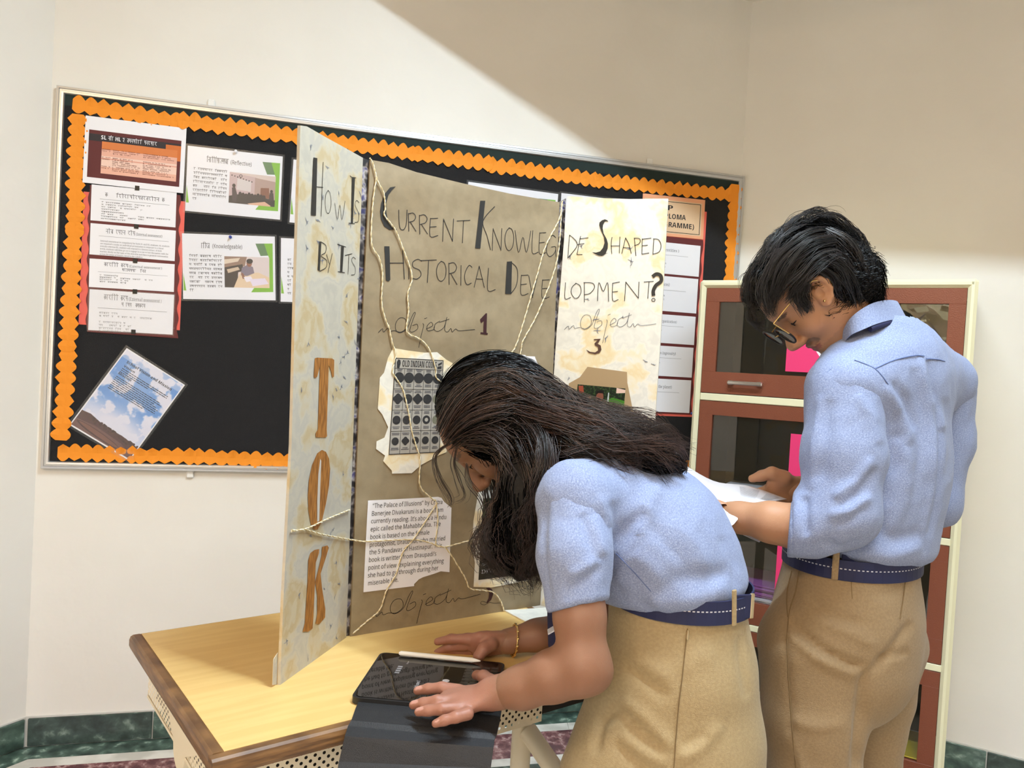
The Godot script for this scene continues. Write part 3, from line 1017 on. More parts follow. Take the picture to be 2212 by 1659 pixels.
func build_sheets(X: Transform3D):
	var sans := sfont()
	var bold := sfont("Droid Sans", 700)
	var serif := sfont("Droid Serif")
	var Z := 0.0158
	# printed slide with the maroon table
	var p1 := page("printed_sheet", "white sheet with a maroon printed table, top left of the black board", "", X, [0.0939,1.9702,0.3834,1.9703,0.384,1.7635,0.0947,1.7664], Z + 0.0042, M.paper_white)
	var mw: float = p1.get_meta("w")
	var mh: float = p1.get_meta("h")
	var layers := [[-0.46, -0.41, 0.455, 0.30, c8(92, 32, 36), 0.0007], [-0.46, 0.14, 0.455, 0.245, c8(40, 34, 42), 0.0009], [0.30, -0.02, 0.455, 0.215, c8(206, 110, 48), 0.0010], [-0.33, 0.02, 0.42, 0.145, c8(214, 124, 66), 0.0011], [-0.33, -0.335, 0.42, 0.03, c8(238, 204, 190), 0.0012], [-0.33, -0.12, 0.42, -0.10, c8(228, 168, 150), 0.0013], [-0.33, -0.335, 0.42, -0.23, c8(232, 178, 158), 0.0013], [-0.33, -0.07, 0.42, 0.03, c8(230, 176, 158), 0.0013]]
	for l in layers:
		var b := MB.new()
		b.rect(l[0] * mw, l[1] * mh, l[2] * mw, l[3] * mh, l[5])
		part("printed_field", b, mat(l[4], 0.6), p1)
	var lb := MB.new()
	lb.text("SL", bold, -0.34 * mw, -0.29 * mw, 0.175 * mh, 0.06 * mh, 0.0014)
	hindi(lb, 3, -0.27 * mw, -0.22 * mw, 0.175 * mh, 0.055 * mh, 0.0012, 0.0014, 4, false)
	lb.text("HL", bold, -0.20 * mw, -0.15 * mw, 0.175 * mh, 0.06 * mh, 0.0014)
	hindi(lb, 16, -0.13 * mw, 0.21 * mw, 0.175 * mh, 0.055 * mh, 0.0012, 0.0014, 5)
	part("white_title", lb, M.paper_white, p1)
	lb = MB.new()
	for r in 3:
		for c in 3:
			var cx: float = [-0.325, -0.22, 0.08][c] * mw
			var cw: float = [0.09, 0.28, 0.32][c] * mw
			for k in [3, 5, 3][r]:
				hindi(lb, 5 if c == 0 else 22, cx, cx + cw * rng.randf_range(0.6, 1.0), ([0.02, -0.10, -0.235][r] - k * 0.026) * mh, 0.014 * mh, 0.0005, 0.0016, r * 40 + c * 10 + k)
				if c == 0 and k > 0: break
	part("printed_text", lb, mat(c8(120, 60, 52), 0.6), p1)
	# coral backing with maroon wavy strip and the four stacked pages
	var cb := page("coral_sheet", "coral red backing paper behind four stacked pages, left on the board", "", X, [0.0945,1.7385,0.3869,1.74,0.3934,1.3289,0.1012,1.3284], Z, M.coral)
	backing_wave(X, [0.1119,1.7605,0.3737,1.7578,0.3848,1.303,0.1217,1.3065], Z + 0.0012, "wavy-edged maroon strip under the four stacked pages, left on the board")
	var L := [[[0.1196,1.7635,0.3635,1.7641,0.3643,1.6551,0.1194,1.6514], "first"], [[0.1207,1.6438,0.366,1.6442,0.367,1.5479,0.121,1.5468], "second"], [[0.1214,1.5353,0.3675,1.537,0.3682,1.4504,0.1242,1.4449], "third"], [[0.1244,1.4382,0.3685,1.4418,0.3719,1.3126,0.1284,1.3134], "lowest"]]
	for i in 4:
		var t := page("printed_page", "%s of the four stacked Hindi pages on coral paper, left" % L[i][1], "stacked pages on the left", X, L[i][0], Z + 0.0024, M.paper_white, 0.004 if i == 3 else 0.0)
		var w: float = t.get_meta("w")
		var h: float = t.get_meta("h")
		var b := MB.new()
		if i == 0:
			hindi(b, 22, -0.34 * w, 0.36 * w, 0.20 * h, 0.10 * h, 0.0012, 0.0009, 61)
			for k in 8: hindi(b, [24, 18, 20, 9, 11, 34, 21, 12][k], -0.38 * w, -0.38 * w + 0.024 * w * [24, 18, 20, 9, 11, 34, 21, 12][k], (0.02 - k * 0.066) * h, 0.028 * h, 0.0006, 0.0009, 70 + k)
		elif i == 1:
			hindi(b, 12, -0.32 * w, 0.02 * w, 0.22 * h, 0.13 * h, 0.0012, 0.0009, 81)
			b.text("(Internal assessment)", serif, 0.03 * w, 0.34 * w, 0.23 * h, 0.085 * h, 0.0009)
			var tx := ["Internal assessment is compulsory for both SL and HL students. SL students", "are required to make an individual presentation in response to a visual", "stimulus whereas HL, students will respond to a literary extract. At both", "levels, students will then go on to engage in a one-to-one discussion with the", "teacher, firstly on the topic of the stimulus and then to general conversation", "across the range of themes, listed in the syllabus."]
			for k in 6: b.text(tx[k], serif, -0.38 * w, [0.43, 0.36, 0.34, 0.42, 0.42, 0.12][k] * w, (-0.06 - k * 0.085) * h, 0.046 * h, 0.0009)
		else:
			hindi(b, 10, -0.33 * w, -0.05 * w, 0.27 * h, 0.12 * h, 0.0012, 0.0009, 91)
			b.text("(External assessment )", serif, -0.04 * w, 0.35 * w, 0.28 * h, 0.08 * h, 0.0009)
			hindi(b, 12, -0.12 * w, 0.16 * w, 0.13 * h, 0.09 * h, 0.0011, 0.0009, 92 + i)
			for k in [4, 7][i - 2]:
				if k == 2 and i == 3: continue
				hindi(b, [9, 26, 14, 13, 16, 15, 16][k], -0.38 * w, -0.38 * w + 0.024 * w * [9, 26, 14, 13, 16, 15, 16][k], (-0.08 - k * 0.075) * h, 0.04 * h, 0.0006, 0.0009, 300 + i * 10 + k)
		part("printed_text", b, M.ink_soft if i > 0 else M.ink, t)
		var rule := MB.new()
		rule.rect(-0.4 * w, 0.115 * h if i < 2 else 0.055 * h, 0.42 * w, 0.122 * h if i < 2 else 0.062 * h, 0.0009)
		part("ruled_line", rule, M.ink_soft, t)
		clip(t, 0.03 * w, h / 2 + 0.002, 0.0022)
		if i == 3: clip(t, 0.03 * w, -h / 2 + 0.002, 0.0022)
	# four landscape slides with green corners
	slide_sheet(X, [0.3897,1.9172,0.6824,1.9176,0.6781,1.7122,0.3901,1.71], 1, "laminated slide titled Reflective with a classroom photo", "(Reflective)", 13, 8)
	slide_sheet(X, [0.3884,1.6375,0.6698,1.6559,0.6767,1.4459,0.3927,1.4303], 2, "laminated slide titled Knowledgeable with a photo of a pupil writing", "(Knowledgeable)", 5, 9)
	slide_sheet(X, [0.7107,1.911,1.015,1.9104,1.0118,1.7006,0.7144,1.7082], 3, "laminated slide half hidden behind the display, upper right of the Reflective slide", "", 11, 8)
	slide_sheet(X, [0.6906,1.6508,0.9901,1.667,0.9948,1.4543,0.6915,1.4455], 4, "laminated slide half hidden behind the display, right of the Knowledgeable slide", "", 11, 9)
	slide_sheet(X, [1.2988,1.9068,1.6305,1.9016,1.6291,1.6943,1.3005,1.7014], 5, "laminated slide whose top edge shows above the brown centre panel", "", 11, 8)
	slide_sheet(X, [1.6426,1.9062,1.9756,1.9054,1.978,1.7005,1.6445,1.7024], 6, "laminated slide whose corner shows above the right display panel", "", 11, 8)
	pin(X, Vector2(0.535,1.9151), Z + 0.003, M.paper_white, "white push pin in the Reflective slide")
	pin(X, Vector2(0.5303,1.6398), Z + 0.003, M.blue_plastic, "blue push pin in the Knowledgeable slide")
	# tilted poster with sky and stadium
	var po := page("poster", "tilted laminated poster with blue sky and printed text, lower left of the board", "", X, [0.2441,1.2602,0.416,1.1524,0.2588,0.9082,0.0792,1.0174], Z + 0.001, M.poster_print, 0.007)
	var pw2: float = po.get_meta("w")
	var ph: float = po.get_meta("h")
	var pb := MB.new()
	pb.text("School Vision and Mission", bold, -0.38 * pw2, 0.38 * pw2, 0.365 * ph, 0.030 * ph, 0.0009)
	pb.text("Vision", bold, -0.38 * pw2, -0.2 * pw2, 0.315 * ph, 0.024 * ph, 0.0009)
	pb.text("Mission", bold, -0.38 * pw2, -0.17 * pw2, 0.22 * ph, 0.024 * ph, 0.0009)
	for k in 11:
		var yy: float = (0.29 - k * 0.021 - (0.04 if k > 2 else 0.0)) * ph
		var x := -0.38 * pw2
		var xe: float = [0.40, 0.40, 0.1, 0.36, 0.40, 0.30, 0.36, 0.40, 0.38, 0.39, 0.2][k] * pw2
		while x < xe:
			var ww := rng.randf_range(0.02, 0.07) * pw2
			pb.rect(x, yy, min(x + ww, xe), yy + 0.0075 * ph, 0.0009)
			x += ww + 0.008 * pw2
	part("printed_text", pb, M.ink, po)
	# right-hand column of pages on coral paper
	var dp := page("title_card", "peach bordered title card ending in DIPLOMA PROGRAMME, upper right of the board", "", X, [1.9604,1.9381,2.217,1.9448,2.2132,1.7926,1.9587,1.7935], Z + 0.003, M.peach)
	var dw: float = dp.get_meta("w")
	var dh: float = dp.get_meta("h")
	var db := MB.new()
	db.rect(-0.47 * dw, -0.43 * dh, 0.455 * dw, 0.40 * dh, 0.0008)
	part("tan_field", db, mat(c8(222, 190, 156), 0.7), dp)
	db = MB.new()
	for e in [[-0.455, -0.40, 0.435, -0.385], [-0.455, 0.355, 0.435, 0.37], [0.425, -0.40, 0.435, 0.37], [-0.455, -0.40, -0.445, 0.37]]:
		db.rect(e[0] * dw, e[1] * dh, e[2] * dw, e[3] * dh, 0.0010)
	db.text("DP", bold, -0.21 * dw, -0.015 * dw, 0.15 * dh, 0.125 * dh, 0.0010)
	db.text("(DIPLOMA", bold, -0.28 * dw, 0.20 * dw, -0.06 * dh, 0.125 * dh, 0.0010)
	db.text("PROGRAMME)", bold, -0.36 * dw, 0.34 * dw, -0.27 * dh, 0.125 * dh, 0.0010)
	part("printed_text", db, M.ink, dp)
	page("coral_sheet", "coral red backing paper under the title card, right on the board", "", X, [1.935, 1.9, 2.229, 1.9, 2.2245, 1.1195, 1.93, 1.118], Z, M.coral)
	backing_wave(X, [1.95, 1.79, 2.217, 1.792, 2.2125, 1.128, 1.945, 1.126], Z + 0.0012, "wavy-edged maroon strip under the five stacked pages, right on the board")
	var R := [["(Identities )", 1.7691, 1.6523, "topmost"], ["(Experiences)", 1.6435, 1.513, "second"], ["(Social Organization)", 1.5005, 1.393, "third"], ["(Human ingenuity)", 1.3825, 1.269, "fourth"], ["(Sharing the planet)", 1.2585, 1.1338, "lowest"]]
	for i in 5:
		var t := page("printed_page", "%s of the five stacked pages on coral paper, right, titled %s" % [R[i][3], R[i][0].replace("(", "").replace(")", "").strip_edges()], "stacked pages on the right", X, [1.963, R[i][1], 2.2075 - i * 0.0009, R[i][1], 2.2075 - i * 0.0009, R[i][2], 1.961, R[i][2]], Z + 0.0024, M.paper_white)
		var w: float = t.get_meta("w")
		var h: float = t.get_meta("h")
		var b := MB.new()
		var x1: float = [0.14, 0.02, 0.18, 0.20, 0.17][i] * w
		b.text(R[i][0], serif, x1 - [0.30, 0.30, 0.44, 0.42, 0.42][i] * w, x1, 0.22 * h, 0.085 * h, 0.0009)
		hindi(b, 9, x1 - [0.66, 0.62, 0.74, 0.76, 0.76][i] * w, x1 - [0.33, 0.32, 0.46, 0.44, 0.44][i] * w, 0.22 * h, 0.10 * h, 0.0011, 0.0009, 400 + i)
		var lines: Array = [["Personal identity in relation to self", "Health, wellbeing and self esteem", "Language and cultural identity"], ["Life stories and events", "Holidays and travel (tradition and travel )", "Customs and rites of passage", "Festivals, customs and traditions )"], ["Social relationships )", "Community and engagement)", "Education and world )", "Law and order"], ["Communication and mass movements", "Media and technology )", "Arts, education and media )", "Scientific innovations)"], ["Climate and environment. )", "Urban and rural environment)"]][i]
		for k in lines.size(): b.text(lines[k], serif, -0.42 * w, -0.1 * w + rng.randf_range(-0.05, 0.06) * w, (-0.08 - k * 0.11 - (0.18 if i == 4 and k > 0 else 0.0)) * h, 0.05 * h, 0.0009)
		part("printed_text", b, M.ink_soft, t)
		var rule := MB.new()
		rule.rect(-0.42 * w, 0.10 * h, 0.30 * w, 0.106 * h, 0.0009)
		part("ruled_line", rule, M.ink_soft, t)
		clip(t, -0.12 * w, h / 2 + 0.002, 0.0022)
		if i == 4: clip(t, -0.12 * w, -h / 2 + 0.002, 0.0022)
	pin(X, Vector2(2.2139,1.1333), Z + 0.003, M.blue_plastic, "blue push pin at the foot of the right coral paper")

func backing_wave(X: Transform3D, quad: Array, z: float, label: String):
	var p := pl(quad)
	var poly := PackedVector2Array()
	var n := 48
	for i in n + 1: poly.append(p[1].lerp(p[2], float(i) / n) + Vector2(sin(i * 0.95) * 0.0028, 0))
	for i in n + 1: poly.append(p[3].lerp(p[0], float(i) / n) + Vector2(sin(i * 0.95 + 1.0) * 0.0028, 0))
	var t := thing("wavy_paper_strip", label, "paper strip", X)
	var b := MB.new()
	b.prism(poly, z, z + 0.0008)
	part("paper", b, M.maroon, t)

func slide_sheet(X: Transform3D, quad: Array, k: int, label: String, title: String, glyphs: int, lines: int):
	var t := page("laminated_slide", label, "laminated slides with green corners", X, quad, 0.0162 + 0.0004 * (k % 2), M.paper_white, 0.006)
	var w: float = t.get_meta("w")
	var h: float = t.get_meta("h")
	var sans := sfont()
	var b := MB.new()
	b.flat(PackedVector2Array([Vector2(0.285, 0.38), Vector2(0.39, 0.385), Vector2(0.44, 0.20), Vector2(0.34, 0.19)].map(func(q): return Vector2(q.x * w, q.y * h))), 0.0007)
	part("dark_green_shape", b, mat(c8(94, 130, 84), 0.5), t)
	b = MB.new()
	b.flat(PackedVector2Array([Vector2(0.38, 0.385), Vector2(0.475, 0.39), Vector2(0.475, -0.37), Vector2(0.23, -0.38), Vector2(0.27, -0.30), Vector2(0.42, -0.28), Vector2(0.435, 0.15)].map(func(q): return Vector2(q.x * w, q.y * h))), 0.00075)
	part("lime_shape", b, mat(c8(128, 186, 44), 0.5), t)
	b = MB.new()
	b.flat(PackedVector2Array([Vector2(-0.495, -0.10), Vector2(-0.465, -0.37), Vector2(-0.495, -0.37)].map(func(q): return Vector2(q.x * w, q.y * h))), 0.00075)
	part("lime_shape", b, mat(c8(128, 186, 44), 0.5), t)
	b = MB.new()
	if title:
		hindi(b, glyphs, (-0.30 if k == 1 else -0.30) * w, (-0.07 if k == 1 else -0.21) * w, 0.285 * h, 0.075 * h, 0.0013, 0.0008, 500 + k, false)
		b.text(title, sans, (-0.05 if k == 1 else -0.18) * w, (0.17 if k == 1 else 0.14) * w, 0.29 * h, 0.062 * h, 0.0008)
	else:
		hindi(b, glyphs, -0.2 * w, 0.1 * w, 0.285 * h, 0.075 * h, 0.0013, 0.0008, 500 + k, false)
	hindi_block(b, -0.43 * w, -0.08 * w, 0.215 * h, lines, 0.066 * h, 0.030 * h, 520 + k, true, 0.0062)
	part("printed_text", b, M.ink, t)
	b = MB.new()
	b.quad(Vector3(-0.055 * w, -0.31 * h, 0.0009), Vector3(0.435 * w, -0.31 * h, 0.0009), Vector3(0.435 * w, 0.17 * h, 0.0009), Vector3(-0.055 * w, 0.17 * h, 0.0009), Vector3(0, 0, 1))
	part("photo_print", b, M.photo_class if k % 2 == 1 else M.photo_pupil, t)

func build_cabinet():
	var X: Transform3D = Transform3D(Basis(Vector3(0.8669,0,0.4985),Vector3(0,1,0),Vector3(-0.4985,0,0.8669)),Vector3(0.617,0,-2.618))
	var W := 0.805
	var H := 1.60
	var D := 0.44
	var t := thing("glass_door_cabinet", "tall cream steel cabinet with four brown framed glass doors against the wall", "cabinet", X)
	var b := MB.new()
	b.box(Vector3(0.006, H / 2, -D / 2), Vector3(0.012, H - 0.006, D - 0.01))
	b.box(Vector3(W - 0.006, H / 2, -D / 2), Vector3(0.012, H - 0.006, D - 0.01))
	b.box(Vector3(W / 2, H - 0.008, -D / 2), Vector3(W - 0.024, 0.012, D - 0.01))
	b.box(Vector3(W / 2, 0.05, -D / 2), Vector3(W - 0.024, 0.1, D - 0.01))
	part("carcass", b, M.cream_metal, t)
	b = MB.new()
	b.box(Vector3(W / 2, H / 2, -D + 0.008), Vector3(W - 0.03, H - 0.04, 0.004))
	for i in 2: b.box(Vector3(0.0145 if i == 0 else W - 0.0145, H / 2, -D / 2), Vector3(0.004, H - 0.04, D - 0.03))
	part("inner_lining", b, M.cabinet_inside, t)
	# front frame: rounded stiles and rails
	b = MB.new()
	var wl := 0.0225
	for q in [[0.0, wl, 0.0, H], [W - 0.0255, W, 0.0, H]]:
		b.box(Vector3((q[0] + q[1]) / 2, (q[2] + q[3]) / 2, -0.004), Vector3(q[1] - q[0], q[3] - q[2], 0.034), Basis.IDENTITY, 0.009)
	part("stile", b, M.cream_metal, t)
	b = MB.new()
	b.box(Vector3(W / 2, H - 0.0135, -0.0045), Vector3(W - 0.004, 0.026, 0.035), Basis.IDENTITY, 0.009)
	part("top_rail", b, M.cream_metal, t)
	for y in [[1.1975, 1.2215], [0.8275, 0.8485], [0.4575, 0.4785], [0.0, 0.106]]:
		b = MB.new()
		b.box(Vector3(W / 2, (y[0] + y[1]) / 2, -0.006), Vector3(W - 0.047, y[1] - y[0], 0.024), Basis.IDENTITY, 0.002)
		part("rail", b, M.cream_metal, t)
		b = MB.new()
		b.box(Vector3(W / 2, (y[0] + y[1]) / 2, -D / 2 - 0.01), Vector3(W - 0.035, 0.012, D - 0.05))
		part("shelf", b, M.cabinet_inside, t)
	var doors := [[1.2235, 1.573], [0.8505, 1.196], [0.4805, 0.826], [0.108, 0.456]]
	for d in doors:
		var x0 := 0.0245
		var x1 := 0.7785
		var dn := Node3D.new()
		var g0 := 0.069
		var g1 := 0.7345
		var b0: float = d[0] + 0.0715
		var b1: float = d[1] - 0.0455
		var fm := MB.new()
		var z := -0.003
		for q in [[x0, d[0], x1, b0], [x0, b1, x1, d[1]], [x0, b0, g0, b1], [g1, b0, x1, b1]]:
			fm.box(Vector3((q[0] + q[2]) / 2, (q[1] + q[3]) / 2, z), Vector3(q[2] - q[0], q[3] - q[1], 0.018), Basis.IDENTITY, 0.0006)
		var door := part("door", fm, M.brown_metal, t)
		var gl := MB.new()
		gl.box(Vector3((g0 + g1) / 2, (b0 + b1) / 2, z - 0.002), Vector3(g1 - g0 + 0.01, b1 - b0 + 0.01, 0.004))
		part("glass_pane", gl, M.glass, door)
		var hb := MB.new()
		var hy: float = d[0] + 0.038
		for hx in [0.125, 0.219]:
			hb.box(Vector3(hx, hy, 0.016), Vector3(0.017, 0.014, 0.022), Basis.IDENTITY, 0.002)
		hb.box(Vector3(0.172, hy, 0.027), Vector3(0.112, 0.0125, 0.008), Basis.IDENTITY, 0.003)
		part("handle", hb, M.chrome, door)
		dn.free()
	# pink paper sheets stuck inside the upper doors
	pink_sheet(X, [0.2818,1.5476,0.2912,1.3081], 0.27, true, "pink sheet with a smiling sun face taped on the top cabinet door glass")
	pink_sheet(X, [0.3263,1.1109,0.321,0.9252], 0.2, false, "plain pink sheet taped on the second cabinet door glass")
	pink_sheet(X, [0.3027,0.7645,0.3027,0.5818], 0.17, false, "plain pink sheet taped on the third cabinet door glass")
	# papers and folders on the shelves
	paper_stack(X, Vector3(0.24, 0.8565, -0.16), 14, 0.30, 0.22, M.paper_white, "white papers stacked on the shelf behind the second door")
	var cols := [M.violet, M.paper_white, M.violet, M.paper_white]
	var yb := 0.486
	for k in 4:
		paper_stack(X, Vector3(0.26 + 0.006 * k, yb, -0.15), [10, 4, 6, 8][3 - k], 0.27, 0.23, [M.paper_white, M.violet, M.paper_white, M.violet][k], ["white loose papers at the bottom of the pile behind the third door", "violet folder low in the pile behind the third door", "white papers between violet folders behind the third door", "violet folder on top of the pile behind the third door"][k])
		yb += [0.048, 0.018, 0.02, 0.02][k] * 0.9
	paper_stack(X, Vector3(0.6, 0.1125, -0.12), 10, 0.28, 0.2, M.yellow_card, "yellow folders stacked behind the lowest cabinet door")
	paper_stack(X, Vector3(0.615, 0.1645, -0.115), 6, 0.26, 0.2, M.yellow_card, "upper yellow folders behind the lowest cabinet door")
	paper_stack(X, Vector3(0.2, 0.1125, -0.15), 12, 0.26, 0.22, M.paper_white, "white papers behind the lowest cabinet door, on the left")

func pink_sheet(X: Transform3D, q: Array, w: float, face: bool, label: String):
	var h: float = q[1] - q[3]
	var t := thing("pink_sheet", label, "paper", X * Transform3D(Basis.IDENTITY, Vector3(q[2], q[3], -0.0022)))
	var b := MB.new()
	b.box(Vector3(w / 2, h / 2, 0), Vector3(w, h, 0.0008))
	part("paper", b, M.pink, t)
	if face:
		var c := Vector2(0.155, h * 0.42)
		var ring := PackedVector2Array()
		var disc := PackedVector2Array()
		for i in 36:
			var a := TAU * i / 36
			ring.append(c + Vector2(cos(a), sin(a)) * 0.0735)
			disc.append(c + Vector2(cos(a), sin(a)) * 0.066)
		b = MB.new(); b.flat(ring, 0.0006)
		part("white_disc", b, M.paper_white, t)
		b = MB.new(); b.flat(disc, 0.0009)
		part("sun_face", b, mat(c8(242, 166, 60), 0.6), t)
		b = MB.new()
		var sm := PackedVector2Array()
		for i in 15:
			var a := lerp(PI * 1.17, PI * 1.83, i / 14.0)
			sm.append(c + Vector2(cos(a), sin(a)) * 0.043)
		b.stroke(sm, 0.0032, 0.0012)
		b.stroke(PackedVector2Array([sm[0] + Vector2(-0.004, 0.002), sm[0] + Vector2(0.004, 0.003)]), 0.003, 0.0012)
		for sx in [-1, 1]:
			var e := PackedVector2Array()
			for i in 12: e.append(c + Vector2(0.022 * sx, 0.02) + Vector2(cos(TAU * i / 12) * 0.007, sin(TAU * i / 12) * 0.011))
			b.flat(e, 0.0012)
		part("drawn_smile", b, M.ink, t)

func paper_stack(X: Transform3D, at: Vector3, n: int, w: float, d: float, m: Material, label: String):
	var t := thing("paper_pile" if m == M.paper_white else "folder_pile", label, "papers" if m == M.paper_white else "folder", X * Transform3D(Basis.IDENTITY, at))
	for i in n:
		var b := MB.new()
		b.box(Vector3(rng.randf_range(-0.006, 0.006), 0.0018 + i * 0.0036, rng.randf_range(-0.008, 0.012)), Vector3(w + rng.randf_range(-0.01, 0.01), 0.003, d), Basis(Vector3.UP, rng.randf_range(-0.05, 0.05)), 0.0008)
		part("sheet", b, m, t)

func extra_materials():
	var fw := mat(c8(236, 236, 234), 0.4)
	M.film_white = fw
	M.blue_plastic = mat(c8(30, 60, 150), 0.3)
	M.pink = mat(c8(232, 52, 116), 0.6)
	M.violet = mat(c8(176, 96, 190), 0.45)
	M.yellow_card = mat(c8(214, 190, 30), 0.5)
	M.poster_print = image_mat(paint_poster(), 0.35)
	M.photo_class = image_mat(paint_class(), 0.35)
	M.photo_pupil = image_mat(paint_pupil(), 0.35)

	trifold_materials()
	people_materials()
	var sc := mat(c8(14, 14, 16), 0.03)
	sc.metallic_specular = 0.5
	M.screen = sc
	M.screen_pale = mat(c8(190, 186, 190), 0.3)
	M.screen_grey = mat(c8(120, 118, 120), 0.3)
	M.screen_key = mat(c8(58, 58, 62), 0.2)
	var cb := mat(c8(26, 27, 31), 0.6)
	cb.normal_enabled = true
	cb.normal_scale = 0.2
	var cn := ntex(noise(61, 0.3, 2), 256, 256, [], [])
	cn.as_normal_map = true
	cb.normal_texture = cn
	cb.uv1_triplanar = true
	cb.uv1_scale = Vector3(8, 8, 8)
	M.cover_black = cb
	var dl := mat(Color(0.03, 0.03, 0.03, 0.85), 0.05)
	dl.transparency = BaseMaterial3D.TRANSPARENCY_ALPHA
	M.dark_lens = dl

func trifold_materials():
	# marbled paper: cream with ochre clouds and grey veins
	for k in 2:
		var f := noise(51 + k * 9, 0.0042, 4)
		f.domain_warp_enabled = true
		f.domain_warp_amplitude = 90.0
		f.domain_warp_frequency = 0.004
		f.domain_warp_fractal_octaves = 4
		var m := mat(Color(1, 1, 1), 0.6)
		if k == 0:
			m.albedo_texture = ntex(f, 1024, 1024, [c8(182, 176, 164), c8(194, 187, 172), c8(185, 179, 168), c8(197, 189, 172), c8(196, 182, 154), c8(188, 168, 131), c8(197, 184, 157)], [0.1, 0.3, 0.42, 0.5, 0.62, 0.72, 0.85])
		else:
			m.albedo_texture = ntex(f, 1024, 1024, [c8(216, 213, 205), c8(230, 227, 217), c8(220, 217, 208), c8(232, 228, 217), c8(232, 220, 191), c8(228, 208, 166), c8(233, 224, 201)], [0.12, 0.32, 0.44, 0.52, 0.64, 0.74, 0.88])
		m.uv1_triplanar = true
		m.uv1_scale = Vector3(2.2, 2.2, 2.2)
		M["marble_left" if k == 0 else "marble_right"] = m
	var kf := noise(71, 0.018, 5)
	kf.domain_warp_enabled = true
	kf.domain_warp_amplitude = 20.0
	var kr := mat(Color(1, 1, 1), 0.62)
	kr.albedo_texture = ntex(kf, 1024, 1024, [c8(140, 125, 99), c8(145, 130, 104), c8(150, 134, 107)], [0.2, 0.5, 0.8])
	kr.uv1_triplanar = true
	kr.uv1_scale = Vector3(1.6, 1.6, 1.6)
	kr.heightmap_enabled = false
	kr.normal_enabled = true
	kr.normal_scale = 0.5
	var kn := ntex(noise(73, 0.006, 2), 512, 512, [], [])
	kn.as_normal_map = true
	kn.bump_strength = 14.0
	kr.normal_texture = kn
	M.kraft = kr
	M.kraft_light = mat(c8(168, 142, 106), 0.7)
	var hc := mat(Color(1, 1, 1), 0.5)
	hc.albedo_texture = ntex(noise(81, 0.02, 3), 256, 512, [c8(24, 22, 26), c8(60, 56, 58), c8(120, 112, 110), c8(196, 190, 186), c8(60, 60, 130)], [0.3, 0.45, 0.55, 0.65, 0.85])
	hc.uv1_triplanar = true
	hc.uv1_scale = Vector3(9, 3, 9)
	M.hinge_card = hc
	M.crack_grey = mat(c8(140, 142, 150), 0.6)
	var bp := mat(Color(1, 1, 1), 0.55)
	bp.albedo_texture = ntex(noise(87, 0.05, 3), 256, 256, [c8(140, 88, 36), c8(176, 118, 54)], [0.3, 0.7])
	bp.uv1_triplanar = true
	bp.uv1_scale = Vector3(14, 2, 14)
	M.brown_paint = bp
	M.slit_grey = mat(c8(204, 196, 186), 0.6)
	M.maroon_ink = mat(c8(56, 22, 28), 0.5)
	M.brown_ink = mat(c8(84, 56, 46), 0.5)
	M.twine_white = mat(c8(240, 232, 208), 0.8)
	M.twine_tan = mat(c8(206, 186, 142), 0.8)
	M.chart_grey = mat(c8(176, 172, 164), 0.5)
	M.coin_pale = mat(c8(120, 120, 100), 0.5)
	var fg := mat(Color(0.9, 0.9, 0.9, 0.03), 0.05)
	fg.transparency = BaseMaterial3D.TRANSPARENCY_ALPHA
	fg.metallic_specular = 0.7
	M.film_glossy = fg
	M.book_print = image_mat(paint_book(), 0.3)
	M.photo_man = image_mat(paint_man(), 0.35)
	# desk
	var lam := mat(Color(1, 1, 1), 0.33)
	var lf := noise(91, 0.012, 4)
	lam.albedo_texture = ntex(lf, 512, 512, [c8(214, 179, 114), c8(220, 187, 122)], [0.3, 0.7])
	lam.uv1_triplanar = true
	lam.uv1_scale = Vector3(0.5, 6, 6)
	M.laminate = lam
	var ew := mat(Color(1, 1, 1), 0.4)
	ew.albedo_texture = ntex(noise(97, 0.014, 5), 512, 512, [c8(88, 60, 36), c8(112, 80, 48), c8(134, 98, 60)], [0.2, 0.5, 0.8])
	ew.uv1_triplanar = true
	ew.uv1_scale = Vector3(1.6, 14, 1.6)
	M.edge_wood = ew
	M.dark_edge = mat(c8(52, 36, 30), 0.5)

func paint_book() -> Image:
	var w := 220
	var h := 340
	var im := Image.create(w, h, false, Image.FORMAT_RGB8)
	var n := noise(43, 0.02, 4).get_image(w, h)
	for y in h:
		for x in w:
			var k: float = n.get_pixel(x, y).r
			var fy := float(y) / h
			var c := c8(30, 40, 30).lerp(c8(70, 104, 62), smoothstep(0.45, 0.8, k))
			if fy > 0.66: c = c8(44, 42, 38).lerp(c8(60, 58, 50), k)
			im.set_pixel(x, y, c)
	for i in 7: oval(im, 0.2 + 0.1 * i, 0.25 + 0.05 * (i % 3), 0.05, 0.06, c8(150, 120, 40).lerp(c8(60, 110, 60), i / 7.0))
	return im

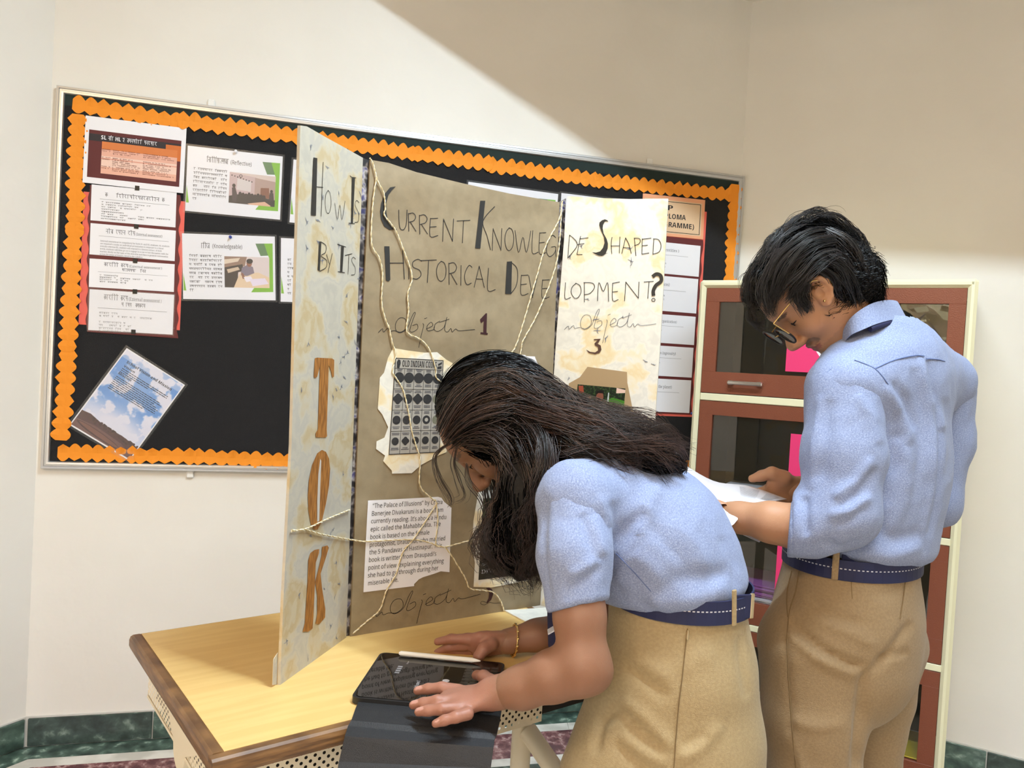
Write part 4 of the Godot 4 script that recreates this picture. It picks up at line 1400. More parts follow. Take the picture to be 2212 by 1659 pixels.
func paint_man() -> Image:
	var w := 260
	var h := 240
	var im := Image.create(w, h, false, Image.FORMAT_RGB8)
	var n := noise(47, 0.06, 4).get_image(w, h)
	for y in h:
		for x in w:
			var k: float = n.get_pixel(x, y).r
			var fy := float(y) / h
			var c := c8(22, 34, 24).lerp(c8(64, 92, 50), smoothstep(0.4, 0.85, k))
			if fy > 0.5: c = c8(52, 110, 40).lerp(c8(96, 150, 66), k)
			im.set_pixel(x, y, c)
	fill(im, [0.82, 0.0, 1, 0.03, 1, 0.10, 0.82, 0.12], c8(222, 190, 176))
	fill(im, [0.62, 0.30, 0.75, 0.22, 1, 0.28, 1, 0.62, 0.72, 0.66], c8(66, 120, 40))
	fill(im, [0.7, 0.42, 1, 0.38, 1, 0.62, 0.74, 0.66], c8(30, 50, 26))
	fill(im, [0.02, 0.03, 0.12, 0.02, 0.15, 0.18, 0.05, 0.2], c8(150, 70, 50))
	fill(im, [0.15, 0.3, 0.3, 0.24, 0.33, 0.36, 0.16, 0.44], c8(186, 140, 110))
	fill(im, [0.26, 0.42, 0.42, 0.34, 0.60, 0.34, 0.74, 0.42, 0.84, 0.72, 0.78, 0.84, 0.66, 0.78, 0.62, 1.0, 0.28, 1.0, 0.2, 0.7], c8(198, 170, 156))
	fill(im, [0.42, 0.34, 0.5, 0.44, 0.58, 0.34], c8(70, 48, 42))
	oval(im, 0.49, 0.23, 0.075, 0.115, c8(126, 76, 62))
	fill(im, [0.41, 0.2, 0.42, 0.11, 0.49, 0.08, 0.56, 0.10, 0.575, 0.19, 0.55, 0.15, 0.45, 0.15], c8(24, 18, 20))
	fill(im, [0.46, 0.265, 0.54, 0.265, 0.55, 0.29, 0.45, 0.29], c8(30, 20, 20))
	fill(im, [0.655, 0.12, 0.675, 0.12, 0.685, 0.42, 0.645, 0.42], c8(190, 196, 200))
	fill(im, [0.645, 0.42, 0.675, 0.42, 0.625, 0.74, 0.595, 0.74], c8(16, 14, 16))
	fill(im, [0.6, 0.68, 0.68, 0.66, 0.7, 0.74, 0.62, 0.78], c8(126, 80, 64))
	return im

func image_mat(im: Image, rough: float) -> StandardMaterial3D:
	var m := mat(Color(1, 1, 1), rough)
	m.albedo_texture = ImageTexture.create_from_image(im)
	m.texture_repeat = false
	return m

# flat prints: polygons filled on an image, coordinates 0..1 from the top left
func fill(im: Image, poly: Array, c: Color):
	var w := im.get_width()
	var h := im.get_height()
	var p := pl(poly)
	var y0 := 1e9
	var y1 := -1e9
	for q in p:
		y0 = min(y0, q.y); y1 = max(y1, q.y)
	for y in range(max(0, int(y0 * h)), min(h, int(y1 * h) + 1)):
		var fy := (y + 0.5) / h
		var xs := []
		for i in p.size():
			var a := p[i]
			var b := p[(i + 1) % p.size()]
			if (a.y <= fy) != (b.y <= fy): xs.append(a.x + (fy - a.y) / (b.y - a.y) * (b.x - a.x))
		xs.sort()
		for k in range(0, xs.size() - 1, 2):
			var xa: int = clamp(int(round(xs[k] * w)), 0, w)
			var xb: int = clamp(int(round(xs[k + 1] * w)), 0, w)
			if xb > xa: im.fill_rect(Rect2i(xa, y, xb - xa, 1), c)

func oval(im: Image, cx: float, cy: float, rx: float, ry: float, c: Color, rot := 0.0):
	var a := []
	for i in 24:
		var d := Vector2(cos(TAU * i / 24) * rx, sin(TAU * i / 24) * ry).rotated(rot)
		a.append(cx + d.x); a.append(cy + d.y)
	fill(im, a, c)

func paint_poster() -> Image:
	var w := 360
	var h := 512
	var im := Image.create(w, h, false, Image.FORMAT_RGB8)
	var n := noise(41, 0.008, 4).get_image(w, h)
	for y in h:
		for x in w:
			var fx := float(x) / w
			var fy := float(y) / h
			var k: float = n.get_pixel(x, y).r
			var c := c8(96, 150, 222).lerp(c8(226, 226, 244), clamp(smoothstep(0.42, 0.72, k) * 1.0 + smoothstep(0.5, 0.75, fy) * 0.8 + (0.55 if fy < 0.10 else 0.0) * (0.6 + 0.4 * k) + 0.25 * exp(-pow((fx - 0.5) * 3.0, 2.0)), 0.0, 1.0))
			im.set_pixel(x, y, c)
	var r := RandomNumberGenerator.new()
	r.seed = 4
	fill(im, [0.0, 0.80, 0.15, 0.785, 0.4, 0.82, 0.7, 0.815, 1.0, 0.84, 1.0, 1.0, 0.0, 1.0], c8(84, 52, 54))
	for i in 90:
		var x := r.randf()
		oval(im, x, 0.80 + 0.03 * x + r.randf() * 0.04, 0.02, 0.012, c8(58, 36, 38).lerp(c8(90, 58, 50), r.randf()))
	fill(im, [0.0, 0.90, 0.3, 0.87, 0.75, 0.89, 1.0, 0.95, 1.0, 1.0, 0.0, 1.0], c8(112, 76, 72))
	oval(im, 0.42, 0.935, 0.38, 0.035, c8(70, 40, 42), 0.05)
	oval(im, 0.42, 0.93, 0.34, 0.024, c8(120, 78, 66), 0.05)
	for e in [[0, 0, 1, 0, 1, 0.012, 0, 0.012], [0, 0.985, 1, 0.985, 1, 1, 0, 1], [0, 0, 0.018, 0, 0.018, 1, 0, 1], [0.982, 0, 1, 0, 1, 1, 0.982, 1]]: fill(im, e, c8(240, 240, 246))
	return im

func paint_class() -> Image:
	var im := Image.create(200, 128, false, Image.FORMAT_RGB8)
	im.fill(c8(196, 172, 176))
	fill(im, [0.55, 0.1, 1, 0.18, 1, 0.8, 0.55, 0.7], c8(176, 150, 142))
	fill(im, [0.0, 0.0, 1, 0.0, 1, 0.18, 0.62, 0.12, 0.55, 0.1], c8(214, 196, 192))
	fill(im, [0.17, 0.18, 0.47, 0.25, 0.47, 0.58, 0.16, 0.55], c8(212, 204, 206))
	for i in 8: oval(im, 0.05 + i * 0.062, 0.10 + i * 0.022, 0.014, 0.02, c8(40, 34, 40))
	oval(im, 0.24, 0.1, 0.035, 0.05, c8(40, 34, 40))
	oval(im, 0.24, 0.1, 0.022, 0.034, c8(196, 172, 176))
	fill(im, [0.68, 0.42, 0.86, 0.40, 0.88, 0.75, 0.68, 0.75], c8(130, 82, 64))
	fill(im, [0.0, 0.78, 0.2, 0.7, 0.6, 0.72, 1, 0.78, 1, 1, 0, 1], c8(34, 28, 34))
	for i in 9: oval(im, 0.24 + i * 0.065, 0.68 + 0.02 * (i % 3), 0.035, 0.07, c8(38, 30, 36))
	fill(im, [0.06, 0.5, 0.13, 0.48, 0.18, 0.72, 0.16, 0.95, 0.08, 0.95], c8(58, 48, 58))
	oval(im, 0.10, 0.43, 0.035, 0.06, c8(28, 22, 26))
	fill(im, [0.88, 0.55, 0.96, 0.55, 0.98, 0.8, 0.87, 0.8], c8(60, 48, 50))
	oval(im, 0.92, 0.5, 0.03, 0.05, c8(28, 22, 26))
	fill(im, [0.4, 0.97, 0.78, 0.86, 0.92, 0.98, 0.9, 1.0, 0.45, 1.0], c8(222, 176, 152))
	return im

func paint_pupil() -> Image:
	var im := Image.create(200, 128, false, Image.FORMAT_RGB8)
	im.fill(c8(222, 208, 208))
	fill(im, [0.0, 0.0, 0.5, 0.0, 0.45, 0.3, 0.0, 0.45], c8(150, 120, 104))
	fill(im, [0.0, 0.1, 0.35, 0.04, 0.3, 0.16, 0.0, 0.25], c8(224, 206, 188))
	fill(im, [0.0, 0.36, 0.4, 0.24, 0.42, 0.46, 0.0, 0.62], c8(48, 38, 36))
	fill(im, [0.05, 0.42, 0.3, 0.33, 0.34, 0.42, 0.08, 0.54], c8(206, 184, 162))
	fill(im, [0.0, 0.6, 0.3, 0.5, 0.28, 1.0, 0.0, 1.0], c8(40, 30, 28))
	fill(im, [0.33, 0.56, 0.75, 0.5, 1.0, 0.66, 1.0, 1.0, 0.2, 1.0], c8(228, 202, 172))
	fill(im, [0.38, 0.36, 0.5, 0.26, 0.63, 0.32, 0.66, 0.52, 0.5, 0.62, 0.36, 0.6], c8(128, 116, 134))
	fill(im, [0.36, 0.5, 0.42, 0.55, 0.46, 0.7, 0.40, 0.72], c8(138, 88, 68))
	oval(im, 0.55, 0.21, 0.06, 0.11, c8(146, 94, 74))
	oval(im, 0.56, 0.14, 0.07, 0.08, c8(30, 22, 24))
	fill(im, [0.42, 0.66, 0.58, 0.62, 0.64, 0.76, 0.48, 0.82], c8(240, 232, 244))
	fill(im, [0.55, 0.72, 0.9, 0.68, 0.98, 0.86, 0.62, 0.95], c8(232, 220, 240))
	return im

func build_table():
	var X: Transform3D = Transform3D(Basis(Vector3(0.7976,0,-0.6032), Vector3.UP, Vector3(0.6032,0,0.7976)), Vector3(-0.3508,0.75,-1.0053))
	var L := 0.735
	var Dp := 0.497
	var t := thing("desk", "small school desk with yellow laminate top, brown wooden edges and cream metal legs", "desk", X)
	var b := MB.new()
	b.box(Vector3(L / 2, -0.0125, -Dp / 2), Vector3(L, 0.025, Dp))
	part("desk_top", b, M.laminate, t)
	# rounded wooden lipping
	for s in [[Vector3(0, -0.012, 0.010), Vector3(L, -0.012, 0.010), 0.0], [Vector3(-0.010, -0.012, 0.0), Vector3(-0.010, -0.012, -Dp), 0.0], [Vector3(L + 0.010, -0.012, 0.0), Vector3(L + 0.010, -0.012, -Dp), 0.0]]:
		b = MB.new()
		var a: Vector3 = s[0]
		var c: Vector3 = s[1]
		if s == null: continue
		if abs(a.z - c.z) < 0.01:
			a.x -= 0.0205; c.x += 0.0205
		var d := (c - a).normalized()
		var sidev := d.cross(Vector3.UP)
		var prof := [Vector2(-0.010, -0.014), Vector2(-0.010, 0.0115), Vector2(-0.006, 0.0125), Vector2(0.004, 0.0125), Vector2(0.0085, 0.010), Vector2(0.0105, 0.004), Vector2(0.0105, -0.006), Vector2(0.008, -0.012), Vector2(0.003, -0.014)]
		var sg := 1.0
		var outv := Vector3(0, 0, 1) if abs(a.z - c.z) < 0.01 else Vector3(-1 if a.x < 0.1 else 1, 0, 0)
		var nseg := 24
		for k in prof.size():
			var p: Vector2 = prof[k]
			var q: Vector2 = prof[(k + 1) % prof.size()]
			var on := outv * (p.y - q.y) * -1.0 + Vector3.UP * (p.x - q.x)
			for i in nseg:
				var f0 := a.lerp(c, float(i) / nseg)
				var f1 := a.lerp(c, float(i + 1) / nseg)
				b.quad(f0 + outv * p.x + Vector3.UP * p.y, f1 + outv * p.x + Vector3.UP * p.y, f1 + outv * q.x + Vector3.UP * q.y, f0 + outv * q.x + Vector3.UP * q.y, outv * ((p.x + q.x) / 2.0) + Vector3.UP * ((p.y + q.y) / 2.0))
		for e in [a, c]:
			for k in range(1, prof.size() - 1):
				b.tri(e + outv * prof[0].x + Vector3.UP * prof[0].y, e + outv * prof[k].x + Vector3.UP * prof[k].y, e + outv * prof[k + 1].x + Vector3.UP * prof[k + 1].y, (e - (a + c) / 2.0))
		part("wooden_edge", b, M.edge_wood, t)
	b = MB.new()
	b.box(Vector3(L / 2, -0.0125, -Dp - 0.001), Vector3(L, 0.024, 0.002))
	part("back_edge_band", b, M.dark_edge, t)
	# posts with rounded brackets, feet
	for u in [0.032, 0.700]:
		b = MB.new()
		b.tube([Vector3(u, -0.06, -0.24), Vector3(u, -0.745, -0.24)], 0.021, 20)
		part("leg", b, M.cream_leg, t)
		b = MB.new()
		# under-top bracket: flat bar with a rounded hanging end
		var br := PackedVector2Array()
		br.append(Vector2(-0.44, -0.026)); br.append(Vector2(-0.05, -0.026))
		for i in 9:
			var a2 := lerp(0.1, -PI, i / 8.0)
			br.append(Vector2(-0.24 + 0.034 * cos(a2), -0.105 + 0.034 * sin(a2)))
		br.append(Vector2(-0.30, -0.075))
		b.prism(br, u - 0.026, u + 0.026, Transform3D(Basis(Vector3.BACK, Vector3.UP, Vector3.RIGHT), Vector3.ZERO))
		part("bracket", b, M.cream_leg, t)
		b = MB.new()
		b.box(Vector3(u, -0.735, -0.24), Vector3(0.045, 0.03, 0.48), Basis.IDENTITY, 0.008)
		part("foot", b, M.cream_leg, t)
	b = MB.new()
	b.tube([Vector3(0.700, -0.235, -0.22), Vector3(0.712, -0.33, -0.05), Vector3(0.725, -0.43, 0.10)], 0.020, 14)
	part("brace", b, M.cream_leg, t)
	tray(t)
	# perforated steel panels under the front edge and at the right end
	var pf := perforated(Vector3(0.012, -0.107, -0.030), Vector3.RIGHT, Vector3.UP, 0.560, 0.080, 0.014)
	part("perforated_panel", pf, M.cream_leg, t)
	pf = perforated(Vector3(0.008, -0.107, -0.045), Vector3.FORWARD, Vector3.UP, 0.42, 0.080, 0.014)
	part("perforated_panel", pf, M.cream_leg, t)
	pf = perforated(Vector3(0.727, -0.107, 0.0), Vector3.FORWARD, Vector3.UP, 0.45, 0.080, 0.014)
	part("perforated_panel", pf, M.cream_leg, t)

func tray(t: Node):
	# dark inside of the book tray behind the perforated sheets
	var b := MB.new()
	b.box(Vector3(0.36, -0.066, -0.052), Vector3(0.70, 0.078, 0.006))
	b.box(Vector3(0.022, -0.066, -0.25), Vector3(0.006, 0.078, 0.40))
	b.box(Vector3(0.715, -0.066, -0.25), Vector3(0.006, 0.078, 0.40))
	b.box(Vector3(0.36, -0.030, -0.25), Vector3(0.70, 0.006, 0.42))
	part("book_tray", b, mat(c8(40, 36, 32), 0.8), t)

func perforated(o: Vector3, ex: Vector3, ey: Vector3, w: float, h: float, pitch: float) -> MB:
	# thin sheet with real round holes in staggered rows
	var b := MB.new()
	var n := ex.cross(ey)
	var cols := int(w / pitch)
	var rows := int((h - 0.012) / (pitch * 0.5))
	var cw := w / cols
	var ch := pitch * 0.5
	var y0 := 0.006
	for s in [0.0, -0.0012]:
		b.quad(o + n * s, o + ex * w + n * s, o + ex * w + ey * y0 + n * s, o + ey * y0 + n * s, n)
		b.quad(o + ey * (y0 + rows * ch) + n * s, o + ex * w + ey * (y0 + rows * ch) + n * s, o + ex * w + ey * h + n * s, o + ey * h + n * s, n)
	var rad := pitch * 0.19
	for r in rows:
		for c in cols * 2:
			var x0 := c * cw / 2
			var c0 := o + ex * x0 + ey * (y0 + r * ch)
			var dx := ex * (cw / 2)
			var dy := ey * ch
			if (r + c) % 2 == 1:
				b.quad(c0, c0 + dx, c0 + dx + dy, c0 + dy, n)
				continue
			var m := c0 + dx / 2 + dy / 2
			var ring := []
			var edge := [c0, c0 + dx / 2, c0 + dx, c0 + dx + dy / 2, c0 + dx + dy, c0 + dx / 2 + dy, c0 + dy, c0 + dy / 2]
			for i in 8:
				var d: Vector3 = (edge[i] - m).normalized()
				ring.append(m + d * rad)
			for i in 8:
				b.quad(edge[i], edge[(i + 1) % 8], ring[(i + 1) % 8], ring[i], n)
	return b

func panel_mesh(poly: PackedVector2Array, th: float) -> MB:
	var b := MB.new()
	b.prism(poly, -th, 0.0, Transform3D.IDENTITY, Rect2(Vector2(-0.02, -0.01), Vector2(0.52, 0.92)))
	return b

func strokes(parent: Node, called: String, list: Array, w: float, m: Material, k := 4, z := 0.0007):
	var b := MB.new()
	for s in list:
		var p := pl(s)
		b.stroke(smooth2(p, k) if p.size() > 2 else p, w, z)
	return part(called, b, m, parent)

func blobs(parent: Node, called: String, list: Array, m: Material, z := 0.0009):
	for s in list:
		var b := MB.new()
		b.flat(pl(s), z)
		part(called, b, m, parent)

func ink_cracks(parent: Node, w: float, h: float, x0: float, n: int, s: int):
	# small grey ink cracks of the marbled paper
	var rr := RandomNumberGenerator.new()
	rr.seed = s
	var b := MB.new()
	for i in n:
		var c := Vector2(x0 + rr.randf() * w, rr.randf() * h)
		var k := rr.randi_range(2, 4)
		var a := rr.randf() * TAU
		for j in k:
			var d := Vector2(cos(a), sin(a))
			var len := rr.randf_range(0.003, 0.010)
			var q := PackedVector2Array([c, c + d * len * 0.5 + Vector2(rr.randf_range(-0.002, 0.002), rr.randf_range(-0.002, 0.002)), c + d * len])
			b.stroke(q, PackedFloat32Array([rr.randf_range(0.0012, 0.004), rr.randf_range(0.0008, 0.002), 0.0003]) as Array, 0.0005)
			a += TAU / k + rr.randf_range(-0.7, 0.7)
	part("ink_crack", b, M.crack_grey, parent).set_meta("kind", "stuff")

func build_trifold():
	var C: Transform3D = Transform3D(Basis(Vector3(0.8202,0,-0.5721),Vector3(0,1,0),Vector3(0.5721,0,0.8202)),Vector3(-0.2775,0.75,-1.4471))
	var Lx: Transform3D = Transform3D(Basis(Vector3(0.2466,0,-0.9691),Vector3(0,1,0),Vector3(0.9691,0,0.2466)),Vector3(-0.3411,0.75,-1.2169))
	var R: Transform3D = Transform3D(Basis(Vector3(0.9222,0,0.3867),Vector3(0,1,0),Vector3(-0.3867,0,0.9222)),Vector3(0.0858,0.75,-1.7038))
	var t := thing("display_board", "three-panel cardboard display board standing on the desk", "display board")
	# left marbled panel
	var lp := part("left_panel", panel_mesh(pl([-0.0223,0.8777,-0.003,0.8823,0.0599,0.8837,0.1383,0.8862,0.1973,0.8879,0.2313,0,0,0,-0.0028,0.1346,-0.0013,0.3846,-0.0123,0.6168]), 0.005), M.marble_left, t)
	lp.transform = Lx
	for s in [[[0.0739,0.801,0.0667,0.7917,0.0663,0.7763,0.0727,0.7643,0.0817,0.7661,0.0863,0.7806,0.0815,0.7969,0.0729,0.8007]],[[0.099,0.7853,0.111,0.7597,0.1175,0.7861,0.1277,0.7629,0.1356,0.7964]],[[0.1903,0.8056,0.1798,0.8072,0.1747,0.7983,0.1905,0.786,0.1901,0.7721,0.1762,0.7675]],[[0.1882,0.7039,0.1778,0.7056,0.1726,0.6985,0.188,0.6879,0.1873,0.6766,0.1735,0.6733]]]: strokes(lp, "handwritten_letter", s, 0.0011, M.ink, 5)
	for s in [[0.0358,0.7976,0.0558,0.8013],[0.0526,0.8415,0.0535,0.7974,0.0548,0.7543],[0.1492,0.8434,0.1593,0.8431,0.1726,0.8456],[0.1542,0.7621,0.1765,0.7649],[0.0577,0.7131,0.0757,0.7097,0.075,0.6983,0.0614,0.6906,0.0811,0.6856,0.0795,0.6739,0.0594,0.6652],[0.0796,0.6956,0.0907,0.6812],[0.0993,0.7002,0.0874,0.6665],[0.1161,0.7187,0.1469,0.7189],[0.1227,0.6727,0.1478,0.6741],[0.146,0.704,0.1729,0.711],[0.1604,0.7078,0.1611,0.6729]]: strokes(lp, "pen_stroke", [s], 0.0013, M.ink, 5)
	blobs(lp, "marker_stroke", [[0.0204,0.8405,0.0325,0.8427,0.0374,0.7515,0.0217,0.7492],[0.1566,0.8434,0.1682,0.8458,0.169,0.7637,0.1626,0.763],[0.0522,0.7126,0.0594,0.7138,0.0594,0.6656,0.0525,0.6658],[0.1298,0.7185,0.14,0.7197,0.1384,0.6736,0.1308,0.6731]], M.marker)
	blobs(lp, "painted_letter", [[0.0572,0.5219,0.0648,0.5232,0.1174,0.5227,0.1252,0.5205,0.1273,0.4914,0.1209,0.4902,0.1147,0.502,0.1063,0.5113,0.1107,0.4009,0.1135,0.3889,0.1073,0.387,0.0738,0.3901,0.0718,0.3967,0.0795,0.403,0.0754,0.5109,0.0737,0.504,0.0681,0.4914,0.0614,0.4892,0.0566,0.4915],[0.0752,0.1948,0.0888,0.1972,0.1056,0.1951,0.1054,0.1881,0.0959,0.1738,0.0973,0.0816,0.0966,0.0605,0.0818,0.0594,0.0622,0.0658,0.0685,0.0787,0.0708,0.1474,0.0693,0.1846],[0.1151,0.1966,0.135,0.1952,0.1405,0.1899,0.1321,0.1749,0.1151,0.1502,0.1226,0.1243,0.1395,0.0809,0.1401,0.0661,0.1195,0.0604,0.1055,0.066,0.1102,0.08,0.1067,0.1143,0.0969,0.1406,0.1086,0.166,0.1155,0.1834]], M.brown_paint)
	blobs(lp, "painted_letter", [[0.0974,0.3668,0.1124,0.3618,0.1246,0.3488,0.1306,0.3302,0.1297,0.3016,0.1219,0.2716,0.1103,0.2427,0.0971,0.2311,0.0838,0.2325,0.0715,0.2452,0.062,0.2676,0.0569,0.2957,0.058,0.3205,0.066,0.3446,0.0813,0.3625]], M.brown_paint)
	blobs(lp, "letter_slit", [[0.0922,0.3521,0.0964,0.3482,0.0975,0.3013,0.1,0.2446,0.0929,0.2445,0.0894,0.2792,0.0883,0.3258]], M.slit_grey, 0.0012)
	ink_cracks(lp, 0.21, 0.86, 0.005, 46, 5)
	var fl := MB.new()
	fl.prism(PackedVector2Array([Vector2(-0.012, 0.004), Vector2(0.0, 0.0), Vector2(0.0, 0.052), Vector2(-0.013, 0.045)]), -0.007, -0.0062)
	part("folded_flap", fl, M.marble_left, lp)
	# brown kraft centre panel
	var cp := part("centre_panel", panel_mesh(pl([-0.0098,0.8937,0.0278,0.8951,0.0868,0.8889,0.191,0.8863,0.3038,0.8855,0.4376,0.8894,0.4479,0.4713,0.4526,0,0,0,-0.0025,0.1982,-0.0063,0.4165,-0.0086,0.6411]), 0.005), M.kraft, t)
	cp.transform = C
	for s in [[[0.0533,0.8109,0.055,0.7886,0.0588,0.776,0.0658,0.7759,0.0704,0.7872,0.0705,0.8137]],[[0.0738,0.8078,0.0766,0.7741],[0.0739,0.8067,0.0834,0.81,0.0894,0.804,0.0858,0.7957,0.0761,0.7914],[0.0788,0.7919,0.0919,0.7763]],[[0.0974,0.808,0.1005,0.7723],[0.0975,0.8069,0.108,0.8104,0.1147,0.8041,0.1107,0.7953,0.0999,0.7907],[0.1029,0.7912,0.1174,0.7747]],[[0.1219,0.806,0.1231,0.7715,0.1403,0.775],[0.1219,0.8053,0.1382,0.8085],[0.1226,0.7888,0.1356,0.7917]],[[0.1517,0.7648,0.1511,0.8069],[0.1509,0.8091,0.174,0.7688],[0.174,0.7679,0.1737,0.8126]],[[0.1818,0.8098,0.2119,0.8157],[0.1968,0.8125,0.1972,0.7683]],[[0.2694,0.7627,0.2684,0.8053],[0.2683,0.8075,0.2906,0.7664],[0.2907,0.7655,0.29,0.8107]],[[0.3085,0.8148,0.3013,0.8053,0.2991,0.7877,0.3048,0.7711,0.3129,0.7684,0.3201,0.7788,0.3211,0.7978,0.3155,0.8121,0.3074,0.8147]],[[0.3236,0.8113,0.3357,0.767,0.3447,0.8005,0.356,0.7697,0.3643,0.8163]],[[0.3694,0.818,0.3711,0.7716,0.3873,0.7746]],[[0.388,0.8163,0.3902,0.7726,0.4075,0.7762],[0.388,0.8154,0.4044,0.8187],[0.3892,0.7945,0.4023,0.7976]],[[0.4318,0.812,0.4223,0.8153,0.4116,0.8,0.4092,0.7791,0.4178,0.7688,0.4304,0.7773,0.4333,0.7915,0.4215,0.7899],[0.4333,0.7915,0.4353,0.771]],[[0.0805,0.7157,0.0819,0.683]],[[0.1075,0.7204,0.099,0.7232,0.0887,0.7162,0.0904,0.7069,0.1038,0.7027,0.1079,0.6935,0.0989,0.6848,0.0869,0.6866]],[[0.1056,0.7214,0.1402,0.727],[0.1228,0.724,0.1227,0.6808]],[[0.1511,0.7256,0.144,0.7177,0.1417,0.703,0.1468,0.6892,0.1546,0.6869,0.1617,0.6955,0.1629,0.7114,0.1577,0.7233,0.15,0.7255]],[[0.1683,0.7242,0.1719,0.682],[0.1684,0.7229,0.1795,0.7264,0.1867,0.7185,0.1826,0.7084,0.1711,0.7036],[0.1743,0.704,0.1899,0.6839]],[[0.1969,0.723,0.199,0.6834]],[[0.2229,0.7223,0.2155,0.7253,0.2083,0.7128,0.2065,0.6991,0.2127,0.6863,0.2232,0.6905]],[[0.2304,0.6826,0.2398,0.7268],[0.2398,0.7268,0.2551,0.6851],[0.2342,0.7002,0.2503,0.7011]],[[0.2626,0.7253,0.2638,0.6804,0.2822,0.6832]],[[0.3461,0.7206,0.3479,0.6803,0.3665,0.6833],[0.3461,0.7198,0.3637,0.7226],[0.3471,0.7005,0.3611,0.7032]],[[0.3656,0.7214,0.3795,0.676],[0.3891,0.724,0.3783,0.6759]],[[0.4028,0.7167,0.4045,0.6784,0.4238,0.6815],[0.4028,0.7159,0.4211,0.7187],[0.4037,0.6976,0.4183,0.7002]]]: strokes(cp, "handwritten_letter", s, 0.0014, M.ink, 5)
	for s in [[0.2691,0.8525,0.2429,0.8191,0.2548,0.7901,0.265,0.7635],[0.0401,0.7087,0.0693,0.7122],[0.0652,0.7412,0.0725,0.6819],[0.316,0.745,0.3325,0.7349,0.337,0.7153,0.3335,0.6947,0.3213,0.6782]]: strokes(cp, "pen_stroke", [s], 0.0016, M.ink, 5)
	blobs(cp, "marker_stroke", [[0.0442,0.8538,0.0325,0.85,0.022,0.8361,0.0161,0.8177,0.0147,0.8022,0.0175,0.7873,0.0249,0.7756,0.0357,0.7708,0.0518,0.7739,0.041,0.7767,0.032,0.7857,0.0272,0.8042,0.0263,0.8194,0.0299,0.8354,0.0378,0.847],[0.2336,0.8587,0.2454,0.8606,0.24,0.7625,0.2275,0.7614],[0.0271,0.7387,0.0377,0.7401,0.0431,0.6774,0.0399,0.674,0.0341,0.6751],[0.3073,0.744,0.3201,0.7464,0.3227,0.6778,0.3074,0.6768]], M.marker)
	strokes(cp, "cursive_word", [[0.0243,0.5761,0.0323,0.5837,0.0346,0.5777,0.0436,0.5853,0.0468,0.5796,0.0567,0.5818,0.0712,0.5802,0.0829,0.5908,0.0791,0.6058,0.0668,0.6067,0.0593,0.5956,0.0609,0.5827,0.0705,0.5789,0.084,0.5883,0.0916,0.6087,0.0974,0.6198,0.0999,0.6181,0.0949,0.6037,0.0901,0.5847,0.0962,0.582,0.1067,0.5894,0.105,0.5978,0.0954,0.5944],[0.1175,0.6001,0.1196,0.5962,0.1158,0.5786,0.1113,0.5529],[0.1205,0.61,0.1259,0.612],[0.1257,0.59,0.1396,0.5977,0.1355,0.6042,0.1275,0.596,0.1295,0.587,0.1425,0.5907,0.1449,0.6009,0.1553,0.6079],[0.1449,0.6009,0.1431,0.5913,0.1519,0.5873,0.1654,0.597,0.1707,0.6165],[0.1707,0.6165,0.1672,0.593,0.1738,0.5875,0.1812,0.5954,0.1848,0.5883,0.1924,0.5949,0.2021,0.592,0.2376,0.5973],[0.1539,0.6051,0.1759,0.6133]], 0.0010, M.ink, 6)
	strokes(cp, "cursive_word", [[0.0398,0.0297,0.0491,0.0369,0.0517,0.0309,0.062,0.0382,0.0656,0.0324,0.0771,0.0344,0.0938,0.0325,0.1074,0.0426,0.1031,0.0575,0.0889,0.0587,0.0802,0.0479,0.082,0.0351,0.0929,0.0311,0.1086,0.0401,0.1176,0.06,0.1245,0.0709,0.1273,0.0692,0.1213,0.055,0.1156,0.0364,0.1226,0.0336,0.1349,0.0406,0.133,0.049,0.1218,0.0459],[0.1475,0.0509,0.1498,0.0471,0.1453,0.0297,0.1399,0.0044],[0.1511,0.0606,0.1573,0.0625],[0.1569,0.0407,0.173,0.048,0.1684,0.0545,0.159,0.0466,0.1613,0.0377,0.1763,0.041,0.1793,0.051,0.1914,0.0577],[0.1793,0.051,0.177,0.0415,0.1873,0.0374,0.203,0.0466,0.2094,0.0658],[0.2094,0.0658,0.205,0.0427,0.2127,0.037,0.2214,0.0447,0.2256,0.0375,0.2344,0.0438,0.2458,0.0407,0.2874,0.0451],[0.1898,0.0549,0.2155,0.0626]], 0.0010, M.ink, 6)
	blobs(cp, "brush_numeral", [[0.2488,0.6186,0.2619,0.6324,0.265,0.6326,0.2663,0.5923,0.27,0.592,0.2689,0.5883,0.2514,0.589,0.2519,0.5925,0.2586,0.5926,0.258,0.6165,0.252,0.6116], [0.3003,0.0566,0.3089,0.0565,0.3165,0.0518,0.32,0.0411,0.3159,0.0299,0.306,0.023,0.3038,0.0256,0.3087,0.0337,0.3098,0.0438,0.3069,0.0515]], M.maroon_ink)
	strokes(cp, "numeral_tail", [[0.3059,0.0245,0.2936,0.0293,0.2894,0.0252,0.2993,0.021,0.3111,0.0241,0.327,0.0208,0.3447,0.0197]], 0.0009, M.ink, 6)
	# right marbled panel
	var rp := part("right_panel", panel_mesh(pl([0.0131,0.9037,0.0911,0.8973,0.1522,0.8935,0.2337,0.892,0.236,0.6,0.234,0.3,0.235,0,0.005,0,0.004,0.3,0.006,0.6]), 0.005), M.marble_right, t)
	rp.transform = R
